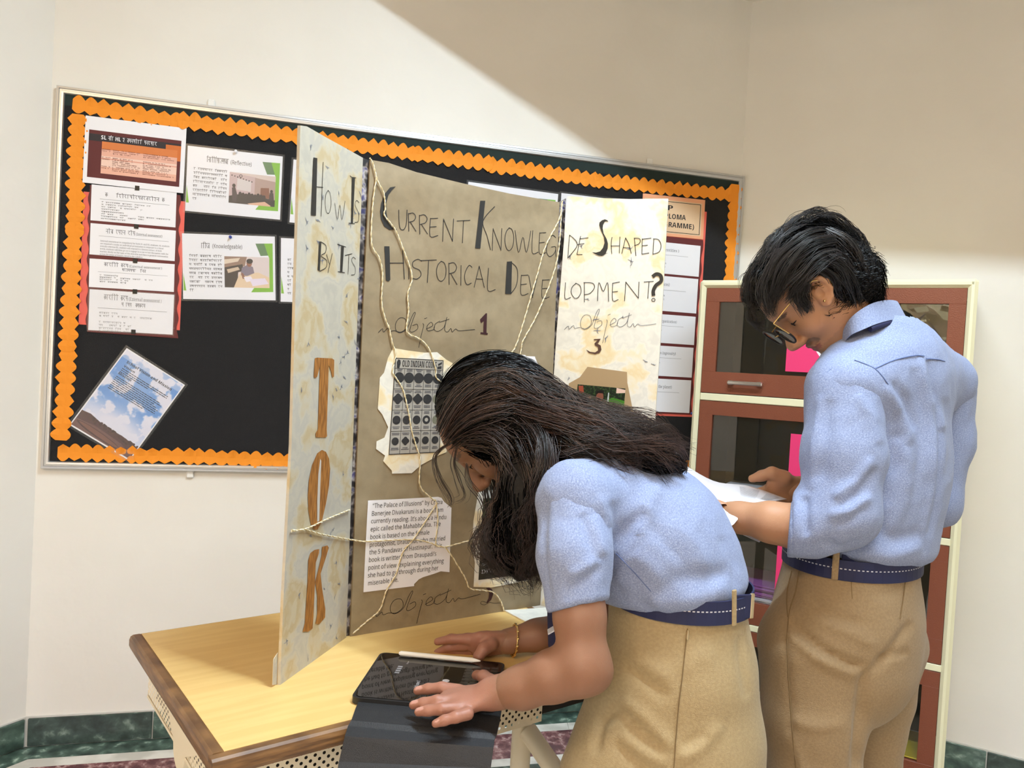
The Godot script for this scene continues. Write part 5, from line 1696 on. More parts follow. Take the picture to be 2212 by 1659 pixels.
	var rl: Array = [[0.0231,0.8191,0.0223,0.7692],[0.0231,0.8191,0.0334,0.8114,0.0414,0.8018,0.0397,0.791,0.0223,0.7692],[0.0486,0.816,0.0427,0.7766],[0.047,0.8106,0.0661,0.8125],[0.0435,0.7984,0.0576,0.8003],[0.0427,0.7766,0.0548,0.7766],[0.1192,0.8132,0.118,0.7999,0.1207,0.7784],[0.1364,0.8137,0.1371,0.7797],[0.1176,0.7945,0.1369,0.7946],[0.1488,0.8116,0.1426,0.779],[0.1488,0.8116,0.1572,0.7969,0.163,0.779],[0.1453,0.791,0.1596,0.7902],[0.1678,0.8107,0.1735,0.7737],[0.1672,0.8107,0.178,0.8099,0.181,0.8046,0.1774,0.7981,0.1688,0.7955],[0.1847,0.8092,0.1861,0.7769],[0.1848,0.8085,0.2033,0.8103],[0.1863,0.7947,0.1969,0.7959],[0.1861,0.7769,0.2006,0.7795],[0.2094,0.8083,0.2094,0.7769],[0.2081,0.8089,0.2194,0.8069,0.2254,0.7951,0.2223,0.782,0.2094,0.7769],[0.0204,0.7154,0.021,0.6811,0.0339,0.6833],[0.0449,0.7143,0.0363,0.706,0.0347,0.6937,0.0426,0.6824,0.0511,0.6836,0.057,0.6954,0.0539,0.709,0.0435,0.7143],[0.0634,0.7159,0.066,0.6739],[0.062,0.7159,0.0819,0.7148,0.0867,0.7054,0.0776,0.6931,0.065,0.6901],[0.0954,0.6772,0.0958,0.7163,0.1068,0.6976,0.1153,0.7165,0.12,0.6763],[0.1265,0.7153,0.1287,0.6792,0.141,0.6808],[0.1265,0.7153,0.1414,0.7181],[0.1276,0.6966,0.1385,0.6981],[0.1548,0.6784,0.1551,0.7183],[0.1551,0.7183,0.1842,0.6843],[0.1842,0.6843,0.1835,0.7186],[0.1942,0.7187,0.214,0.7202],[0.2048,0.7188,0.2043,0.6847],[0.2201,0.6816,0.2184,0.6789,0.2147,0.6788,0.2127,0.6814,0.2144,0.6843,0.2181,0.6844,0.2201,0.6816]]
	var ri := 0
	for k in [2, 4, 3, 3, 2, 4, 2, 1, 1, 2, 1, 3, 3, 2, 1]:
		strokes(rp, "handwritten_letter", rl.slice(ri, ri + k), 0.0014, M.ink, 5)
		ri += k
	blobs(rp, "marker_stroke", [[0.1091,0.8461,0.1066,0.8495,0.1009,0.8516,0.0947,0.8498,0.0894,0.8452,0.0891,0.8391,0.0941,0.8269,0.1012,0.8134,0.1033,0.8013,0.1005,0.7906,0.0947,0.7832,0.0857,0.7806,0.0762,0.7816,0.0809,0.7792,0.091,0.7745,0.0995,0.7734,0.1068,0.7778,0.111,0.7892,0.111,0.7999,0.1077,0.8093,0.1,0.8215,0.0972,0.8323,0.0975,0.839,0.0999,0.8456,0.1032,0.848]], M.marker)
	strokes(rp, "question_mark", [[0.2133,0.7315,0.2197,0.7355,0.2283,0.7322,0.2301,0.7209,0.2198,0.7119,0.215,0.7006,0.2157,0.6928]], 0.0075, M.marker, 5, 0.001)
	strokes(rp, "cursive_word", [[0.0238,0.6126,0.0323,0.6209,0.0348,0.6141,0.0441,0.6225,0.0475,0.6161,0.0578,0.6185,0.0726,0.6166,0.0842,0.628,0.0803,0.6442,0.0679,0.6455,0.0604,0.6336,0.0621,0.6194,0.0718,0.6152,0.0853,0.6252,0.0927,0.647,0.0983,0.6587,0.1008,0.6568,0.0959,0.6415,0.0914,0.6213,0.0974,0.6183,0.1076,0.626,0.1059,0.635,0.0965,0.6316],[0.1179,0.6372,0.1199,0.633,0.1164,0.6144,0.1123,0.5872],[0.1207,0.6475,0.1257,0.6495],[0.1257,0.6263,0.1387,0.6342,0.1348,0.641,0.1273,0.6327,0.1294,0.6232,0.1414,0.6268,0.1436,0.6373,0.1531,0.6444],[0.1436,0.6373,0.1419,0.6274,0.1502,0.6231,0.1623,0.6329,0.1669,0.6528],[0.1669,0.6528,0.1639,0.6288,0.1699,0.623,0.1764,0.631,0.1797,0.6237,0.1862,0.6302,0.1948,0.6272,0.2248,0.6319],[0.1519,0.6415,0.1716,0.6494]], 0.0009, M.ink_soft, 6)
	blobs(rp, "brush_numeral", [[0.0921,0.5946,0.1075,0.5961,0.1032,0.5875,0.1003,0.5855,0.1083,0.5818,0.1106,0.5725,0.1065,0.5655,0.0969,0.5621,0.0827,0.5644,0.076,0.5717,0.0854,0.567,0.0967,0.5662,0.1031,0.5708,0.1027,0.5775,0.0958,0.5813,0.0941,0.5853,0.1007,0.5926,0.0928,0.592]], M.brown_ink)
	ink_cracks(rp, 0.22, 0.8, 0.01, 36, 9)
	# hinge strips of bare painted card between the panels
	var hs := MB.new()
	var hl := pl([-0.0219,0.8956,-0.0098,0.8937,0,0,-0.0083,-0.0005])
	hs.prism(hl, -0.009, -0.0055, C)
	part("hinge_strip", hs, M.hinge_card, t)
	hs = MB.new()
	hs.prism(pl([0.4376,0.8894,0.4588,0.9021,0.4734,0.0004,0.4526,0]), -0.009, -0.0055, C)
	part("hinge_strip", hs, M.hinge_card, t)
	build_panel_papers(C, R)
	# twine strung over the panels
	var tw := [[[Vector3(-0.2857,1.6457,-1.4372),Vector3(-0.2804,1.6374,-1.4409),Vector3(-0.2763,1.6231,-1.4437),Vector3(-0.271,1.6066,-1.4474),Vector3(-0.2598,1.5861,-1.4552),Vector3(-0.2562,1.5587,-1.4578),Vector3(-0.2567,1.5458,-1.4574),Vector3(-0.2382,1.5235,-1.4703),Vector3(-0.2237,1.4922,-1.4804),Vector3(-0.2044,1.4401,-1.4939),Vector3(-0.2099,1.4051,-1.49),Vector3(-0.2071,1.3712,-1.492),Vector3(-0.209,1.3367,-1.4907),Vector3(-0.2025,1.3267,-1.4952),Vector3(-0.1825,1.3181,-1.5092),Vector3(-0.1654,1.2992,-1.5211),Vector3(-0.1522,1.2622,-1.5303),Vector3(-0.1487,1.2433,-1.5328),Vector3(-0.114,1.2227,-1.5569)], "twine from the left hinge down past the coin sheet"], [[Vector3(-0.2735,1.6111,-1.4457),Vector3(-0.277,1.5648,-1.4432),Vector3(-0.2759,1.4914,-1.444),Vector3(-0.2621,1.4655,-1.4536),Vector3(-0.255,1.4357,-1.4586),Vector3(-0.2535,1.3793,-1.4596),Vector3(-0.2411,1.3391,-1.4682),Vector3(-0.2401,1.3408,-1.469),Vector3(-0.2327,1.3102,-1.4741),Vector3(-0.2257,1.2871,-1.479),Vector3(-0.2296,1.2554,-1.4763),Vector3(-0.2249,1.2452,-1.4796),Vector3(-0.2093,1.2194,-1.4904),Vector3(-0.1976,1.1772,-1.4986),Vector3(-0.1897,1.1398,-1.5042),Vector3(-0.1795,1.1075,-1.5113),Vector3(-0.172,1.083,-1.5164),Vector3(-0.1695,1.0314,-1.5182),Vector3(-0.1441,1.0026,-1.536),Vector3(-0.1387,0.9981,-1.5397),Vector3(-0.1329,0.959,-1.5438),Vector3(-0.1344,0.9121,-1.5427),Vector3(-0.1237,0.9054,-1.5502)], "twine from the left hinge down across the coin chart to the typed note"], [[Vector3(0.0872,1.6427,-1.6973),Vector3(0.082,1.6014,-1.6936),Vector3(0.055,1.5375,-1.6748),Vector3(0.0382,1.4645,-1.6631),Vector3(0.0073,1.3327,-1.6416),Vector3(-0.0081,1.2987,-1.6308),Vector3(-0.0208,1.2691,-1.622)], "left one of the two twines hanging from the right hinge"], [[Vector3(0.086,1.6379,-1.6964),Vector3(0.0827,1.5122,-1.6942),Vector3(0.0481,1.398,-1.67),Vector3(0.019,1.3337,-1.6497),Vector3(0.0155,1.3177,-1.6473),Vector3(0.0118,1.2796,-1.6447)], "right one of the two twines hanging from the right hinge"], [[Vector3(-0.3365,0.9956,-1.2209),Vector3(-0.3253,0.9894,-1.265),Vector3(-0.3124,0.9717,-1.3158),Vector3(-0.2862,0.9408,-1.4188),Vector3(-0.2808,0.935,-1.4405),Vector3(-0.2568,0.9297,-1.4573),Vector3(-0.1729,0.9243,-1.5159),Vector3(-0.1237,0.9054,-1.5502),Vector3(-0.1106,0.9045,-1.5593),Vector3(-0.0628,0.9131,-1.5927),Vector3(-0.0407,0.9143,-1.6081)], "twine running sideways across the typed note from the left panel"], [[Vector3(-0.3366,0.9974,-1.2208),Vector3(-0.3253,0.9908,-1.2649),Vector3(-0.307,0.9936,-1.3371),Vector3(-0.2856,0.9953,-1.4209)], "short twine rising across the painted letter O"], [[Vector3(-0.1237,0.9054,-1.5502),Vector3(-0.1101,0.8955,-1.5596),Vector3(-0.0751,0.8375,-1.5841),Vector3(-0.0628,0.8115,-1.5927),Vector3(-0.0346,0.8031,-1.6123),Vector3(-0.0144,0.7957,-1.6264),Vector3(0.001,0.7772,-1.6371),Vector3(0.0111,0.7519,-1.6442)], "twine curving from the typed note to the numeral 2"], [[Vector3(-0.136,0.9951,-1.5416),Vector3(-0.1732,0.9298,-1.5157),Vector3(-0.194,0.9022,-1.5012),Vector3(-0.2041,0.8604,-1.4941),Vector3(-0.2194,0.8304,-1.4834),Vector3(-0.2295,0.7946,-1.4763),Vector3(-0.2519,0.7746,-1.4607),Vector3(-0.2728,0.7561,-1.4462)], "twine running down to the left hinge foot"]]
	for s in tw:
		var tt := thing("twine", s[1], "twine", Transform3D.IDENTITY, "twines strung on the display board")
		twine(tt, s[0])
	# loose marbled card lying flat by the foot of the panel
	var card := thing("marbled_card", "marbled card lying flat on the desk by the foot of the display", "card")
	var cb := MB.new()
	var q := [Vector3(0.0119,0.75,-1.6465), Vector3(0.0565,0.75,-1.5798), Vector3(0.1598,0.75,-1.6297), Vector3(0.1552,0.75,-1.7009)]
	var pp := PackedVector2Array()
	for p in q: pp.append(Vector2(p.x, -p.z))
	cb.prism(pp, 0.7505, 0.753, Transform3D(Basis(Vector3.RIGHT, Vector3.FORWARD, Vector3.UP), Vector3.ZERO))
	part("card_sheet", cb, M.marble_right, card)

func twine(parent: Node, pts: Array):
	# two cords twisted together
	var sm := smooth3(pts, 8)
	var dense := []
	for i in sm.size() - 1:
		var k: int = max(1, int(ceil(sm[i].distance_to(sm[i + 1]) / 0.0035)))
		for j in k: dense.append(sm[i].lerp(sm[i + 1], float(j) / k))
	dense.append(sm[sm.size() - 1])
	for s in 2:
		var b := MB.new()
		var p2 := []
		var ph := 0.0
		for i in dense.size():
			var t: Vector3 = (dense[min(i + 1, dense.size() - 1)] - dense[max(i - 1, 0)]).normalized()
			var u := t.cross(Vector3(0.3, 0.2, 1).normalized()).normalized()
			var w := t.cross(u)
			ph = i * 0.9 + s * PI
			p2.append(dense[i] + (u * cos(ph) + w * sin(ph)) * 0.0008)
		b.tube(p2, 0.0009, 5)
		part("cord", b, M.twine_white if s == 0 else M.twine_tan, parent)

func sheet_on(called: String, label: String, category: String, X: Transform3D, poly: Array, m: Material, z := 0.0010, lift := 0.0) -> Node3D:
	var t := thing(called, label, category, X * Transform3D(Basis.IDENTITY, Vector3(0, 0, z)))
	var b := MB.new()
	b.prism(pl(poly), 0.0, 0.0006, Transform3D.IDENTITY, Rect2(Vector2(0, 0), Vector2(0.5, 0.9)))
	part("paper", b, m, t)
	return t

func warp_quad(parent: Node, called: String, q: Array, m: Material, z: float):
	var p := pl(q)
	var b := MB.new()
	b.quad(Vector3(p[3].x, p[3].y, z), Vector3(p[2].x, p[2].y, z), Vector3(p[1].x, p[1].y, z), Vector3(p[0].x, p[0].y, z), Vector3(0, 0, 1))
	return part(called, b, m, parent)

func build_panel_papers(C: Transform3D, R: Transform3D):
	var sans := sfont()
	var bold := sfont("Droid Sans", 700)
	var serif := sfont("Droid Serif")
	# coin chart on torn marbled paper
	var ct := sheet_on("torn_backing", "torn marbled backing paper under the coin chart", "paper", C, [0.0564,0.5486,0.0878,0.5456,0.1245,0.5436,0.1525,0.546,0.1744,0.5321,0.189,0.5261,0.1902,0.473,0.1895,0.4155,0.1861,0.3462,0.171,0.3414,0.1306,0.3223,0.1103,0.3064,0.0678,0.307,0.0675,0.3127,0.0479,0.3318,0.0513,0.3422,0.0317,0.3554,0.0318,0.3697,0.0479,0.3768,0.0546,0.3969,0.041,0.4209,0.0308,0.4319,0.0318,0.4908,0.0399,0.5007,0.0462,0.5281], M.marble_right)
	var chart := thing("coin_chart", "black and white chart of old coins in clear film on the brown panel", "chart", C * Transform3D(Basis.IDENTITY, Vector3(0, 0, 0.002)))
	var q := pl([0.0619,0.5297,0.1665,0.53,0.1691,0.3473,0.0589,0.3445])
	warp_quad(chart, "printed_sheet", [0.0619,0.5297,0.1665,0.53,0.1691,0.3473,0.0589,0.3445], M.chart_grey, 0.0004)
	var at := func(x: float, y: float) -> Vector2: return (q[0].lerp(q[1], x)).lerp(q[3].lerp(q[2], x), y)
	var b := MB.new()
	for e in [0.0, 0.105, 0.32, 0.54, 0.76, 1.0]:
		b.stroke(PackedVector2Array([at.call(0, e), at.call(1, e)]), 0.0014 if e in [0.0, 1.0] else 0.0009, 0.0008)
	for e in 6:
		b.stroke(PackedVector2Array([at.call(e / 5.0, 0.0 if e in [0, 5] else 0.105), at.call(e / 5.0, 1)]), 0.0014 if e in [0, 5] else 0.0008, 0.0008)
	part("grid_lines", b, M.ink, chart)
	b = MB.new()
	var hx0: Vector2 = at.call(0.145, 0.085)
	var hx1: Vector2 = at.call(0.86, 0.085)
	var ang := (hx1 - hx0).angle()
	b.text("OLD INDIAN COINS", bold, 0.0, hx0.distance_to(hx1), 0.0, 0.0125, 0.0008, Transform3D(Basis(Vector3.BACK, ang), Vector3(hx0.x, hx0.y, 0)))
	part("printed_title", b, M.ink, chart)
	b = MB.new()
	b.flat(PackedVector2Array([at.call(0.04, 0.10), at.call(0.03, 0.04), at.call(0.06, 0.01), at.call(0.10, 0.02), at.call(0.11, 0.05), at.call(0.09, 0.10)]), 0.0008)
	part("portrait_print", b, M.ink, chart)
	b = MB.new()
	b.flat(PackedVector2Array([at.call(0.89, 0.04), at.call(0.98, 0.015), at.call(0.97, 0.04), at.call(0.90, 0.06)]), 0.0008)
	part("flag_print", b, M.ink, chart)
	b = MB.new()
	b.flat(PackedVector2Array([at.call(0.88, 0.07), at.call(0.97, 0.06), at.call(0.97, 0.09), at.call(0.88, 0.095)]), 0.0008)
	part("flag_print", b, M.ink, chart)
	for r in 4:
		for c in 5:
			var cc: Vector2 = at.call((c + 0.5) / 5.0, 0.20 + r * 0.222)
			var rx := 0.0105 * (1.0 - 0.09 * r)
			var ring := PackedVector2Array()
			for i in 20:
				var sq := 1.0 + (0.12 * cos(4.0 * TAU * i / 20) if (r == 1 and c in [0, 2]) or (r == 3 and c == 1) else 0.0)
				ring.append(cc + Vector2(cos(TAU * i / 20), sin(TAU * i / 20) * 1.0) * rx * sq)
			b = MB.new(); b.flat(ring, 0.0008)
			part("coin_print", b, M.coin_pale if (r == 1 and c == 4) or (r == 2 and c == 4) else M.ink, chart)
			if r == 2 and c == 3:
				var hole := PackedVector2Array()
				for i in 14: hole.append(cc + Vector2(cos(TAU * i / 14), sin(TAU * i / 14)) * rx * 0.45)
				b = MB.new(); b.flat(hole, 0.001)
				part("coin_hole", b, M.chart_grey, chart)
			b = MB.new()
			for k in 4:
				var yy: float = 0.20 + r * 0.222 + [-0.085, -0.07, 0.072, 0.088][k]
				var hw := rng.randf_range(0.035, 0.075)
				b.stroke(PackedVector2Array([at.call((c + 0.5) / 5.0 - hw, yy), at.call((c + 0.5) / 5.0 + hw, yy)]), 0.0016, 0.0008)
			part("caption_print", b, M.ink_soft, chart)
	warp_quad(chart, "clear_film", [0.0619,0.5297,0.1665,0.53,0.1691,0.3473,0.0589,0.3445], M.film_glossy, 0.0014)
	# typed notes
	var n1 := sheet_on("typed_note", "white typed note about a coin collection, partly behind the girl's head", "note", C, [0.2399,0.5475,0.3098,0.5508,0.367,0.5519,0.3702,0.5496,0.3935,0.5501,0.3943,0.5474,0.4028,0.5339,0.4173,0.5235,0.4179,0.4722,0.419,0.4309,0.2343,0.4382,0.2295,0.5022,0.2287,0.5323,0.2382,0.5393], M.paper_white)
	typed(n1, [["This is my coin collection. I have",0.2417,0.5365,0.3853,0.536],["been fond of collecting coins since I",0.2407,0.5215,0.4021,0.5218],["was a child and my collection",0.2403,0.5075,0.3818,0.507],["has grown every year since",0.2409,0.4932,0.381,0.4921]], sans, 0.0083)
	var n2 := sheet_on("typed_note", "white typed note about a book, lower left of the brown panel, torn at its foot", "note", C, [0.0208,0.2574,0.0815,0.2567,0.1725,0.2566,0.1805,0.2542,0.1874,0.2456,0.2051,0.2326,0.2087,0.1005,0.1883,0.1044,0.1727,0.101,0.1481,0.0968,0.1391,0.0937,0.129,0.0853,0.1292,0.0812,0.0213,0.0821,0.0206,0.1699], M.paper_white)
	typed(n2, [["“The Palace of Illusions” by Chitra",0.0306,0.2424,0.1829,0.2417],["Banerjee Divakaruni is a book I am",0.03,0.2276,0.1855,0.2257],["currently reading. It’s about a Hindu",0.0294,0.2132,0.1937,0.2104],["epic called the Mahabharata. The",0.0291,0.198,0.1816,0.1974],["book is based on the female",0.0294,0.1828,0.1568,0.1821],["protagonist, Draupadi, who married",0.0292,0.1679,0.1939,0.1672],["the 5 Pandavas of Hastinapur. This",0.0291,0.1534,0.1875,0.1532],["book is written from Draupadi’s",0.0288,0.139,0.1752,0.1374],["point of view  explaining everything",0.0285,0.1241,0.1936,0.1211],["she had to go through during her",0.0285,0.1094,0.1818,0.1079],["miserable life.",0.0299,0.0942,0.0931,0.0944]], sans, 0.0086)
	# book cover print on torn paper
	sheet_on("torn_backing", "torn marbled backing paper under the dark book cover print", "paper", C, [0.268,0.2625,0.2601,0.203,0.2605,0.1459,0.2694,0.1135,0.2693,0.0632,0.3141,0.0564,0.4107,0.06,0.4092,0.2378,0.3139,0.2662], M.marble_right)
	var bk := thing("book_cover_print", "dark green and black book cover print, partly behind the girl's hair", "print", C * Transform3D(Basis.IDENTITY, Vector3(0, 0, 0.002)))
	var bq := pl([0.2808,0.2476,0.3935,0.2506,0.3985,0.0765,0.2796,0.0764])
	warp_quad(bk, "printed_sheet", [0.2808,0.2476,0.3935,0.2506,0.3985,0.0765,0.2796,0.0764], M.book_print, 0.0004)
	b = MB.new()
	var bat := func(x: float, y: float) -> Vector2: return (bq[0].lerp(bq[1], x)).lerp(bq[3].lerp(bq[2], x), y)
	for l in [["CHITRA BANERJEE", 0.05, 0.83, 0.6, 0.0045], ["DIVAKARUNI", 0.05, 0.925, 0.92, 0.0075]]:
		var a0: Vector2 = bat.call(l[1], l[2])
		var a1: Vector2 = bat.call(l[3], l[2])
		b.text(l[0], serif, 0.0, a0.distance_to(a1), 0.0, l[4], 0.0009, Transform3D(Basis(Vector3.BACK, (a1 - a0).angle()), Vector3(a0.x, a0.y, 0)))
	part("printed_text", b, M.paper_grey, bk)
	# tan torn paper with the photo on the right panel
	sheet_on("torn_backing", "torn tan paper behind the photo on the right display panel", "paper", R, [0.082,0.5344,0.1695,0.5281,0.1717,0.5055,0.1863,0.4508,0.1966,0.4281,0.2015,0.3729,0.0494,0.3587,0.0418,0.496,0.0662,0.511], M.kraft_light)
	var ph := thing("photo_print", "photo of a man in a tan shirt in a garden, on the right display panel", "photo", R * Transform3D(Basis.IDENTITY, Vector3(0, 0, 0.002)))
	warp_quad(ph, "printed_sheet", [0.0624,0.4953,0.1687,0.4928,0.167,0.3992,0.059,0.3974], M.photo_man, 0.0004)

func typed(parent: Node, lines: Array, font: Font, cap: float):
	var b := MB.new()
	for l in lines:
		var a0 := Vector2(l[1], l[2])
		var a1 := Vector2(l[3], l[4])
		b.text(l[0], font, 0.0, a0.distance_to(a1), 0.0, cap, 0.0009, Transform3D(Basis(Vector3.BACK, (a1 - a0).angle()), Vector3(a0.x, a0.y, 0)))
	part("printed_text", b, M.ink, parent)

func skin_mat(c: Color) -> StandardMaterial3D:
	var m := mat(c, 0.5)
	m.vertex_color_use_as_albedo = true
	m.subsurf_scatter_enabled = true
	m.subsurf_scatter_strength = 0.12
	m.normal_enabled = true
	m.normal_scale = 0.12
	var t := ntex(noise(101, 0.3, 2), 256, 256, [], [])
	t.as_normal_map = true
	t.bump_strength = 3.0
	m.normal_texture = t
	m.uv1_triplanar = true
	m.uv1_scale = Vector3(9, 9, 9)
	return m

func cloth_mat(cols: Array, offs: Array, freq: float, scale: float, sd: int, rough := 0.85) -> StandardMaterial3D:
	var m := mat(Color(1, 1, 1), rough)
	m.albedo_texture = ntex(noise(sd, freq, 4), 512, 512, cols, offs)
	m.uv1_triplanar = true
	m.uv1_scale = Vector3(scale, scale, scale)
	m.rim_enabled = true
	m.rim = 0.2
	m.rim_tint = 0.6
	m.normal_enabled = true
	m.normal_scale = 0.35
	var t := ntex(noise(sd + 1, 0.3, 2), 256, 256, [], [])
	t.as_normal_map = true
	t.bump_strength = 3.0
	m.normal_texture = t
	return m

func people_materials():
	M.skin_girl = skin_mat(Color(1, 1, 1))
	M.shirt = cloth_mat([c8(118, 131, 168), c8(133, 146, 182), c8(160, 172, 202)], [0.25, 0.5, 0.8], 0.09, 7.0, 111)
	M.khaki = cloth_mat([c8(156, 136, 100), c8(168, 148, 110)], [0.3, 0.7], 0.05, 6.0, 121, 0.7)
	M.khaki_man = cloth_mat([c8(138, 116, 86), c8(150, 127, 95)], [0.3, 0.7], 0.05, 6.0, 131, 0.8)
	M.navy = mat(c8(26, 32, 72), 0.7)
	M.brass = mat(c8(214, 196, 160), 0.3, 0.9)
	M.gold = mat(c8(232, 196, 130), 0.25, 1.0)
	var hm := mat(Color(1, 1, 1), 0.36)
	hm.vertex_color_use_as_albedo = true
	hm.metallic_specular = 0.5
	M.hair = hm
	M.hair_base = mat(c8(16, 13, 14), 0.85)
	M.seam = mat(c8(92, 108, 152), 0.9)
	M.khaki_seam = mat(c8(120, 98, 66), 0.9)

func strands(b: MB, guide: Array, radius: Array, count: int, thick: float, c0: Color, c1: Color, wave := 0.004, curl := 3.0, steps := 18, spread := 1.0):
	# loose hair strands around a guide curve; radius gives the lock's half-width along it
	b.has_col = true
	var g := smooth3(guide, 5)
	var m := g.size() - 1
	var tang := []
	var su := []
	var sw := []
	var up := Vector3(0.2, 0.3, 1).normalized()
	for i in m + 1:
		var t: Vector3 = (g[min(i + 1, m)] - g[max(i - 1, 0)]).normalized()
		up = (up - t * up.dot(t)).normalized()
		tang.append(t); su.append(up); sw.append(t.cross(up))
	var nr := radius.size() - 1
	var clumps := []
	for c in maxi(3, count / 16): clumps.append([rng.randf() * TAU, sqrt(rng.randf()), rng.randf() * TAU, rng.randf_range(0.6, 1.3), rng.randf()])
	for s in count:
		var cl0: Array = clumps[rng.randi() % clumps.size()]
		var loose := 1.0 if rng.randf() < 0.25 else 0.22
		var a: float = cl0[0] + rng.randfn() * loose
		var rr: float = clampf(cl0[1] + rng.randfn() * loose * 0.5, 0.0, 1.15) * spread
		var ph: float = cl0[2] + rng.randfn() * loose * 0.8
		var wv: float = wave * cl0[3] * rng.randf_range(0.8, 1.2)
		var cl: float = curl * (0.8 + 0.35 * cl0[4])
		var e0 := rng.randf_range(0.0, 0.08)
		var e1 := rng.randf_range(0.82, 1.0)
		var lump: float = clampf(cl0[4] * 0.6 + rng.randf() * 0.4, 0.0, 1.0)
		b.cur = c0.lerp(c1, pow(lump, 2.2))
		var first := b.v.size()
		for i in steps + 1:
			var f: float = lerpf(e0, e1, float(i) / steps)
			var x := f * m
			var j: int = mini(int(x), m - 1)
			var fr := x - j
			var p: Vector3 = g[j].lerp(g[j + 1], fr)
			var u: Vector3 = su[j].lerp(su[j + 1], fr)
			var w: Vector3 = sw[j].lerp(sw[j + 1], fr)
			var y := f * nr
			var k: int = mini(int(y), nr - 1)
			var R: float = lerpf(radius[k], radius[k + 1], y - k)
			var aa := a + f * 0.6 * sin(ph)
			p += (u * cos(aa) + w * sin(aa)) * R * rr
			p += (u * sin(f * cl * TAU + ph) + w * cos(f * cl * TAU * 0.8 + ph * 1.7)) * wv * f
			var th := thick * (1.0 - 0.75 * pow(float(i) / steps, 3.0))
			for c in 3:
				var an := TAU * c / 3.0
				var dd := u * cos(an) + w * sin(an)
				b.vert(p + dd * th, dd)
		for i in steps:
			for c in 3:
				var q0 := first + i * 3 + c
				var q1 := first + i * 3 + (c + 1) % 3
				b.idx.append_array(PackedInt32Array([q0, q0 + 3, q1, q1, q0 + 3, q1 + 3]))

func fur(b: MB, f: Field, v0: int, v1: int, count: int, flow, length: float, thick: float, c0: Color, c1: Color, lift: float, wave: float, steps := 9, bare := Vector3(9, 9, 9)):
	# strands that start on the hair mass and follow it along the flow direction
	b.has_col = true
	for s in count:
		var i := rng.randi_range(v0, v1 - 1)
		if bare.distance_to(b.v[i]) < 0.048 and b.v[i].y < bare.y + 0.012: continue
		var p := b.v[i] + Vector3(rng.randf_range(-0.004, 0.004), rng.randf_range(-0.004, 0.004), rng.randf_range(-0.004, 0.004))
		var dl := length * rng.randf_range(0.6, 1.3) / steps
		var ph := rng.randf() * TAU
		var lf := lift * rng.randf_range(0.2, 1.2)
		var e := 0.004
		var k := rng.randf()
		b.cur = c0.lerp(c1, k * k * k)
		var first := b.v.size()
		for j in steps + 1:
			var d0 := f.at(p)
			var g := Vector3(f.at(p + Vector3(e, 0, 0)) - d0, f.at(p + Vector3(0, e, 0)) - d0, f.at(p + Vector3(0, 0, e)) - d0)
			g = g.normalized() if g.length_squared() > 1e-12 else b.n[i]
			var t: Vector3 = flow.call(p)
			t = (t - g * t.dot(g)).normalized()
			var sd := g.cross(t)
			p += g * clampf((lf * j / steps + 0.0008 - d0), -0.004, 0.006)
			var q := p + sd * sin(ph + j * 1.1) * wave * (0.3 + 0.7 * j / steps)
			var th := thick * (1.0 - 0.7 * pow(float(j) / steps, 3.0))
			for c in 3:
				var an := TAU * c / 3.0
				var dd := sd * cos(an) + g * sin(an)
				b.vert(q + dd * th, dd)
			p += t * dl
		for j in steps:
			for c in 3:
				var q0 := first + j * 3 + c
				var q1 := first + j * 3 + (c + 1) % 3
				b.idx.append_array(PackedInt32Array([q0, q1, q0 + 3, q1, q1 + 3, q0 + 3]))

func ribbon_loop(b: MB, tops: Array, bots: Array, th: float):
	# a closed band of cloth between two rings of points
	var n := tops.size()
	var c := Vector3.ZERO
	for p in tops: c += p / n
	for i in n:
		var j := (i + 1) % n
		var o0: Vector3 = (tops[i] - c); o0.y = 0; o0 = o0.normalized() * th
		var o1: Vector3 = (tops[j] - c); o1.y = 0; o1 = o1.normalized() * th
		b.quad(bots[i] + o0, bots[j] + o1, tops[j] + o1, tops[i] + o0, o0 + o1)
		b.quad(bots[i], bots[j], tops[j], tops[i], -o0 - o1)
		b.quad(tops[i], tops[j], tops[j] + o1, tops[i] + o0, Vector3.UP)
		b.quad(bots[i], bots[j], bots[j] + o1, bots[i] + o0, Vector3.DOWN)

func oval_belt(parent: Node, cx: Vector3, ax: Vector3, w: float, t: float, y0: float, y1: float, grow := 0.0):
	var b := MB.new()
	var tops := []
	var bots := []
	var az := Vector3(-ax.z, 0, ax.x)
	for i in 48:
		var a := TAU * i / 48
		var d := ax * cos(a) * w + az * sin(a) * t
		tops.append(Vector3(cx.x, y1, cx.z) + d)
		bots.append(Vector3(cx.x, y0, cx.z) + d * (1.0 + grow))
	ribbon_loop(b, tops, bots, 0.003)
	part("belt", b, M.navy, parent)
	# pale woven dashes round the middle of the belt
	b = MB.new()
	var ym := (y0 + y1) / 2 + 0.003
	for i in 110:
		var a := TAU * i / 110
		var d := ax * cos(a) * (w + 0.0034) + az * sin(a) * (t + 0.0034)
		var e := (ax * -sin(a) * w + az * cos(a) * t).normalized() * 0.0019
		var c := Vector3(cx.x, ym, cx.z) + d
		b.quad(c - e + Vector3(0, -0.0009, 0), c + e + Vector3(0, -0.0009, 0), c + e + Vector3(0, 0.0009, 0), c - e + Vector3(0, 0.0009, 0), d)
	part("belt_stitching", b, M.paper_grey, parent).set_meta("kind", "stuff")

func surface_line(f: Field, pts: Array, v: Vector3, lift := 0.0004) -> Array:
	var sm := smooth3(pts, 5)
	var o := []
	for p in sm: o.append(f.snap(p, v, lift))
	return o

func build_people():
	build_girl()
	build_man()

